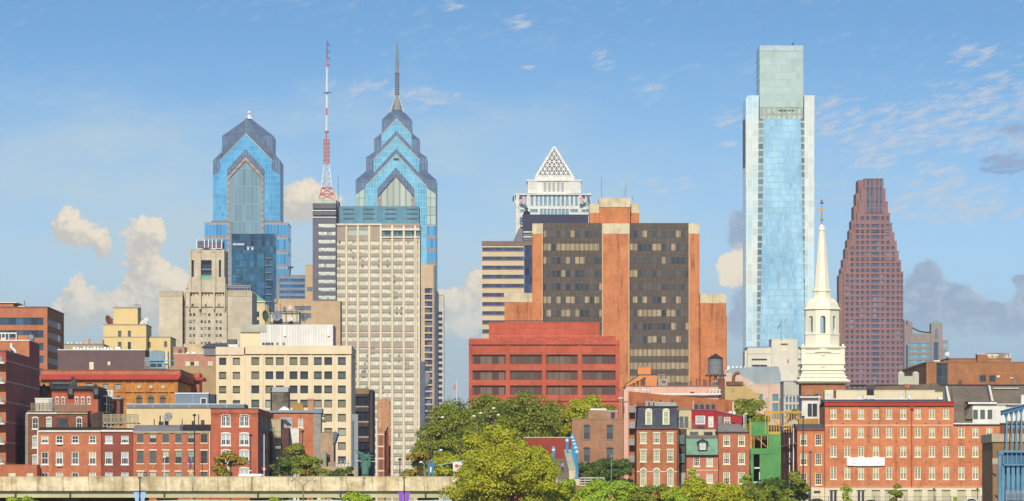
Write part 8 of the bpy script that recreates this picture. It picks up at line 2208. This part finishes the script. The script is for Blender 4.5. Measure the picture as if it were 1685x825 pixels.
def crown_mesh(seed, w_, h_, leaf, n, kind, lobes=None, d_=None, fill=.35):
    """leaves scattered through overlapping clumps; clumps pile up into an uneven crown with gaps between"""
    g = np.random.default_rng(seed); d_ = d_ or w_
    K = lobes or max(10, int(w_ * h_ / 2.2))
    cs, rs = [], []
    for i in range(K):
        while True:
            p = g.uniform(-1, 1, 3)
            q = p.copy(); q[2] = q[2] if q[2] > 0 else q[2] * .6; r2 = (q ** 2).sum()
            if .12 < r2 < .82 and g.random() < .35 + .65 * r2: break
        zz = p[2]
        wide = 1.0 if zz < .0 else (1 - zz * .25)
        if kind == 'cone': wide = .95 - .55 * (zz + 1) / 2
        cs.append((p[0] * w_ / 2 * .98 * wide, p[1] * d_ / 2 * .98 * wide, h_ / 2 + zz * h_ / 2 * .82)); rs.append(g.uniform(.55, 1.0) * min(w_, h_) * .19 + leaf * .6)
    cs = np.array(cs); rs = np.array(rs)
    wts = rs ** 2; idx = g.choice(K, n, p=wts / wts.sum())
    v = g.normal(size=(n, 3)); v /= np.linalg.norm(v, axis=1)[:, None]
    v[:, 2] = np.where(v[:, 2] < -.35, -v[:, 2] * .7, v[:, 2])
    rad = g.uniform(.5, 1.0, n) ** .5 * g.choice([1.0, 1.12, .85], n)
    P = cs[idx] + v * (rs[idx] * rad)[:, None] * np.array([1.15, 1.15, .85])
    P[:, 2] = np.maximum(P[:, 2], g.uniform(0, h_ * .08, n))
    nr = v * 1.2 + g.normal(size=(n, 3)) * .5 + np.array([0, 0, .3]); nr /= np.linalg.norm(nr, axis=1)[:, None]
    a = np.cross(nr, g.normal(size=(n, 3))); a /= np.linalg.norm(a, axis=1)[:, None]; b = np.cross(nr, a)
    s = leaf * g.uniform(.6, 1.25, n)[:, None]
    V = np.stack([P - a * s * .75, P - b * s * .42 + nr * s * .1, P + a * s * .75, P + b * s * .42 + nr * s * .1], 1).reshape(-1, 3)
    return V, cs, rs
def tree(label, px, top, base, wpx, D, kind, seed, leaf=.42, dens=1.0, name='tree', cat='tree', group=None, shape='round', trunk=.22, zg=0.0, dpx=None, tz=None):
    k = D / FPX
    ztop, zbase = Z(top, D), Z(base, D); w_ = wpx * k; h_ = ztop - zbase
    t = T(name, label, cat, px, D, group, z=zg)
    n = int(min(26000, max(500, dens * 12 * (w_ * h_) / leaf ** 2)))
    V, cs, rs = crown_mesh(seed, w_, h_, leaf, n, shape)
    V[:, 2] += zbase - zg
    me = bpy.data.meshes.new('crown')
    me.vertices.add(len(V)); me.vertices.foreach_set('co', V.ravel())
    nf = len(V) // 4; me.loops.add(nf * 4); me.loops.foreach_set('vertex_index', np.arange(nf * 4)); me.polygons.add(nf)
    me.polygons.foreach_set('loop_start', np.arange(nf) * 4); me.polygons.foreach_set('loop_total', np.full(nf, 4)); me.update()
    me.materials.append(lf[kind]); link('crown', me, t.o)
    m = M(); zb = zbase - zg; zc = zb + h_ * .45; r0 = max(.07, w_ * .022)
    m.tube((0, 0, -.3), (.1 * w_ * .1, 0, zb + h_ * .2), r0, r0 * .75, 8); m.tube((.1 * w_ * .1, 0, zb + h_ * .2), (0, 0, zb + h_ * .8), r0 * .75, r0 * .2, 7)
    g = random.Random(seed)
    for c_ in [cs[g.randrange(len(cs))] for _ in range(9)]:
        z_ = zb + h_ * g.uniform(.1, .45)
        m.tube((0, 0, z_), (c_[0] * .9, c_[1] * .9, max(z_ + .2, c_[2] + zb)), r0 * .4, r0 * .1, 5)
    m.build('trunk', bark, t.o)
    return t
# the big plane tree in front and its neighbour
tree('biggest round yellow green tree in the centre foreground, covering the viaduct end', 842, 724, 850, 176, 825, 'olive', 11, leaf=.32, dens=1.25, zg=-1)
tree('yellow green tree crown rising behind the biggest one', 815, 695, 790, 116, 862, 'olive', 12, leaf=.34)
tree('yellow green tree filling the right flank of the biggest tree', 887, 714, 850, 66, 845, 'olive', 13, leaf=.4)
tree('yellow green low tree at the left skirt of the biggest tree', 775, 758, 850, 84, 835, 'olive', 14, leaf=.4)
# park trees behind
G1 = 'park trees below the terracotta office block'
for i, (px, top, base, w_, D, kd, lab) in enumerate((
    (745, 648, 778, 92, 1010, 'mid', 'tall park tree left of the terracotta office block, leftmost of the tall ones'),
    (800, 640, 750, 84, 1030, 'mid', 'tall park tree under the left bay of the terracotta office block'),
    (812, 648, 700, 60, 1075, 'dark', 'deep green tree crown showing behind the park trees'),
    (868, 638, 738, 92, 1020, 'mid', 'tall park tree under the third bay of the terracotta office block'),
    (918, 645, 740, 74, 1040, 'mid', 'park tree under the fourth bay of the terracotta office block'),
    (962, 642, 716, 62, 1030, 'olive', 'yellowish park tree at the right end of the terracotta office block'),
    (712, 690, 782, 66, 960, 'mid', 'park tree covering the foot of the brown hotel slab'),
    (690, 735, 784, 44, 935, 'autumn', 'small russet tinged tree at the hotel foot behind the viaduct'),
    (742, 742, 788, 64, 925, 'olive', 'low yellowish shrub tree behind the viaduct by the kiosk'),
    (775, 690, 770, 70, 975, 'mid', 'park tree behind the floodlight masts'),
    (1010, 653, 678, 26, 1060, 'mid', 'small tree peeking out above the little pink hut'),
    (985, 668, 692, 40, 1000, 'mid', 'shrubby tree on the terrace behind the brown brick building'))):
    tree(lab, px, top, base + 12, w_ * 1.1, D, kd, 30 + i, group=G1, leaf=.4)
# trees along the left
tree('tree with russet leaves before the red corner house', 379, 740, 788, 56, 925, 'autumn', 50, leaf=.4)
tree('taller green tree before the alley behind the viaduct', 488, 726, 788, 52, 930, 'mid', 51, leaf=.36, shape='cone')
tree('green tree left of the taller one, before the alley', 466, 745, 788, 38, 928, 'dark', 52, leaf=.4)
tree('leafy tree right of the taller one, before the slate roofed house', 510, 745, 788, 36, 930, 'mid', 53, leaf=.4)
tree('dark round shrub behind the parapet below the cream office block', 563, 765, 788, 48, 925, 'dark', 54, leaf=.36, name='shrub', cat='shrub')
tree('small shrub behind the parapet, left of the dark round one', 536, 770, 788, 24, 926, 'mid', 55, leaf=.36, name='shrub', cat='shrub')
for i, (px, top, w_, lab) in enumerate(((35, 807, 66, 'bright green tree top in the lower left corner'), (184, 818, 26, 'small bright green tree top below the viaduct at the left'), (455, 818, 62, 'flat bright green tree top before the viaduct, left of the double lamp'), (583, 809, 66, 'bright green tree top before the viaduct, left of the purple banners'))):
    tree(lab, px, top, 870, w_ * 1.2, 840, 'bright', 60 + i, leaf=.34, group='bright tree tops before the viaduct', zg=-1.5)
# right half foreground
for i, (px, top, base, w_, D, kd, lab) in enumerate((
    (945, 787, 840, 70, 838, 'bright', 'bright tree under the footbridge ramp'),
    (1000, 781, 840, 84, 840, 'bright', 'bright broad tree right of the footbridge ramp'),
    (1070, 797, 840, 96, 842, 'mid', 'green tree before the mansard house, next to the yellow one'),
    (1150, 783, 840, 96, 838, 'olive', 'broad yellow green tree before the copper roofed house'),
    (1112, 806, 845, 60, 834, 'bright', 'low bright tree between the green and the broad yellow ones'),
    (1200, 792, 842, 56, 842, 'olive', 'yellow green tree below the red house by the building site'),
    (975, 752, 792, 62, 930, 'dark', 'dark shrub before the brown brick building, left one'),
    (1018, 748, 806, 50, 925, 'dark', 'dark tall shrub before the brown brick building, right one'),
    (1246, 790, 845, 66, 850, 'mid', 'green tree before the green building site'),
    (1282, 778, 845, 62, 855, 'dark', 'dark green tree with spiky top before the flank of the brick house'),
    (1306, 768, 845, 36, 852, 'mid', 'upright tree left of the very tall black lamp post'),
    (1225, 806, 845, 60, 846, 'dark', 'low dark tree at the foot of the green building site'),
    (918, 792, 840, 50, 832, 'olive', 'olive tree at the left of the footbridge ramp'))):
    tree(lab, px, top, base + 14, w_ * 1.35, D, kd, 80 + i, leaf=.36, zg=-1)
tree('dark green tree behind the crimson house', 1232, 651, 715, 66, 1055, 'mid', 110, leaf=.42)
tree('thin young tree in front of the copper roofed house', 1139, 764, 800, 16, 905, 'bright', 111, leaf=.3, dens=.5, shape='cone')
tree('thin young tree in front of the red house by the building site', 1227, 772, 815, 20, 900, 'bright', 112, leaf=.3, dens=.45, shape='cone')
tree('thin young street tree below the white banner', 1394, 787, 836, 22, 905, 'bright', 113, leaf=.32, dens=.7, shape='cone')
tree('thin young street tree before the sixth bay of the long brick range', 1474, 786, 836, 26, 905, 'mid', 114, leaf=.32, dens=.7, shape='cone')
tree('tiny upright shrub by the fence before the white car', 1572, 817, 836, 8, 930, 'bright', 115, leaf=.22, dens=.6, shape='cone', name='shrub', cat='shrub')
tree('small leafy sprig left of the white penthouse behind the timber frame', 1306, 668, 690, 18, 1020, 'mid', 116, leaf=.3, dens=.6)

# ================================================================ summer haze over the whole city
mh = bpy.data.materials.new('haze_air'); mh.use_nodes = True
nt = mh.node_tree; nt.nodes.remove(nt.nodes['Principled BSDF'])
pv_ = nt.nodes.new('ShaderNodeVolumePrincipled'); pv_.inputs['Color'].default_value = (.86, .90, .95, 1); pv_.inputs['Density'].default_value = 4e-5; pv_.inputs['Anisotropy'].default_value = 0.0
nt.links.new(pv_.outputs[0], nt.nodes['Material Output'].inputs['Volume'])
hz_ = M().box(-31000, 31000, -3100, 61000, -9, 330).build('haze', mh); hz_['kind'] = 'stuff'
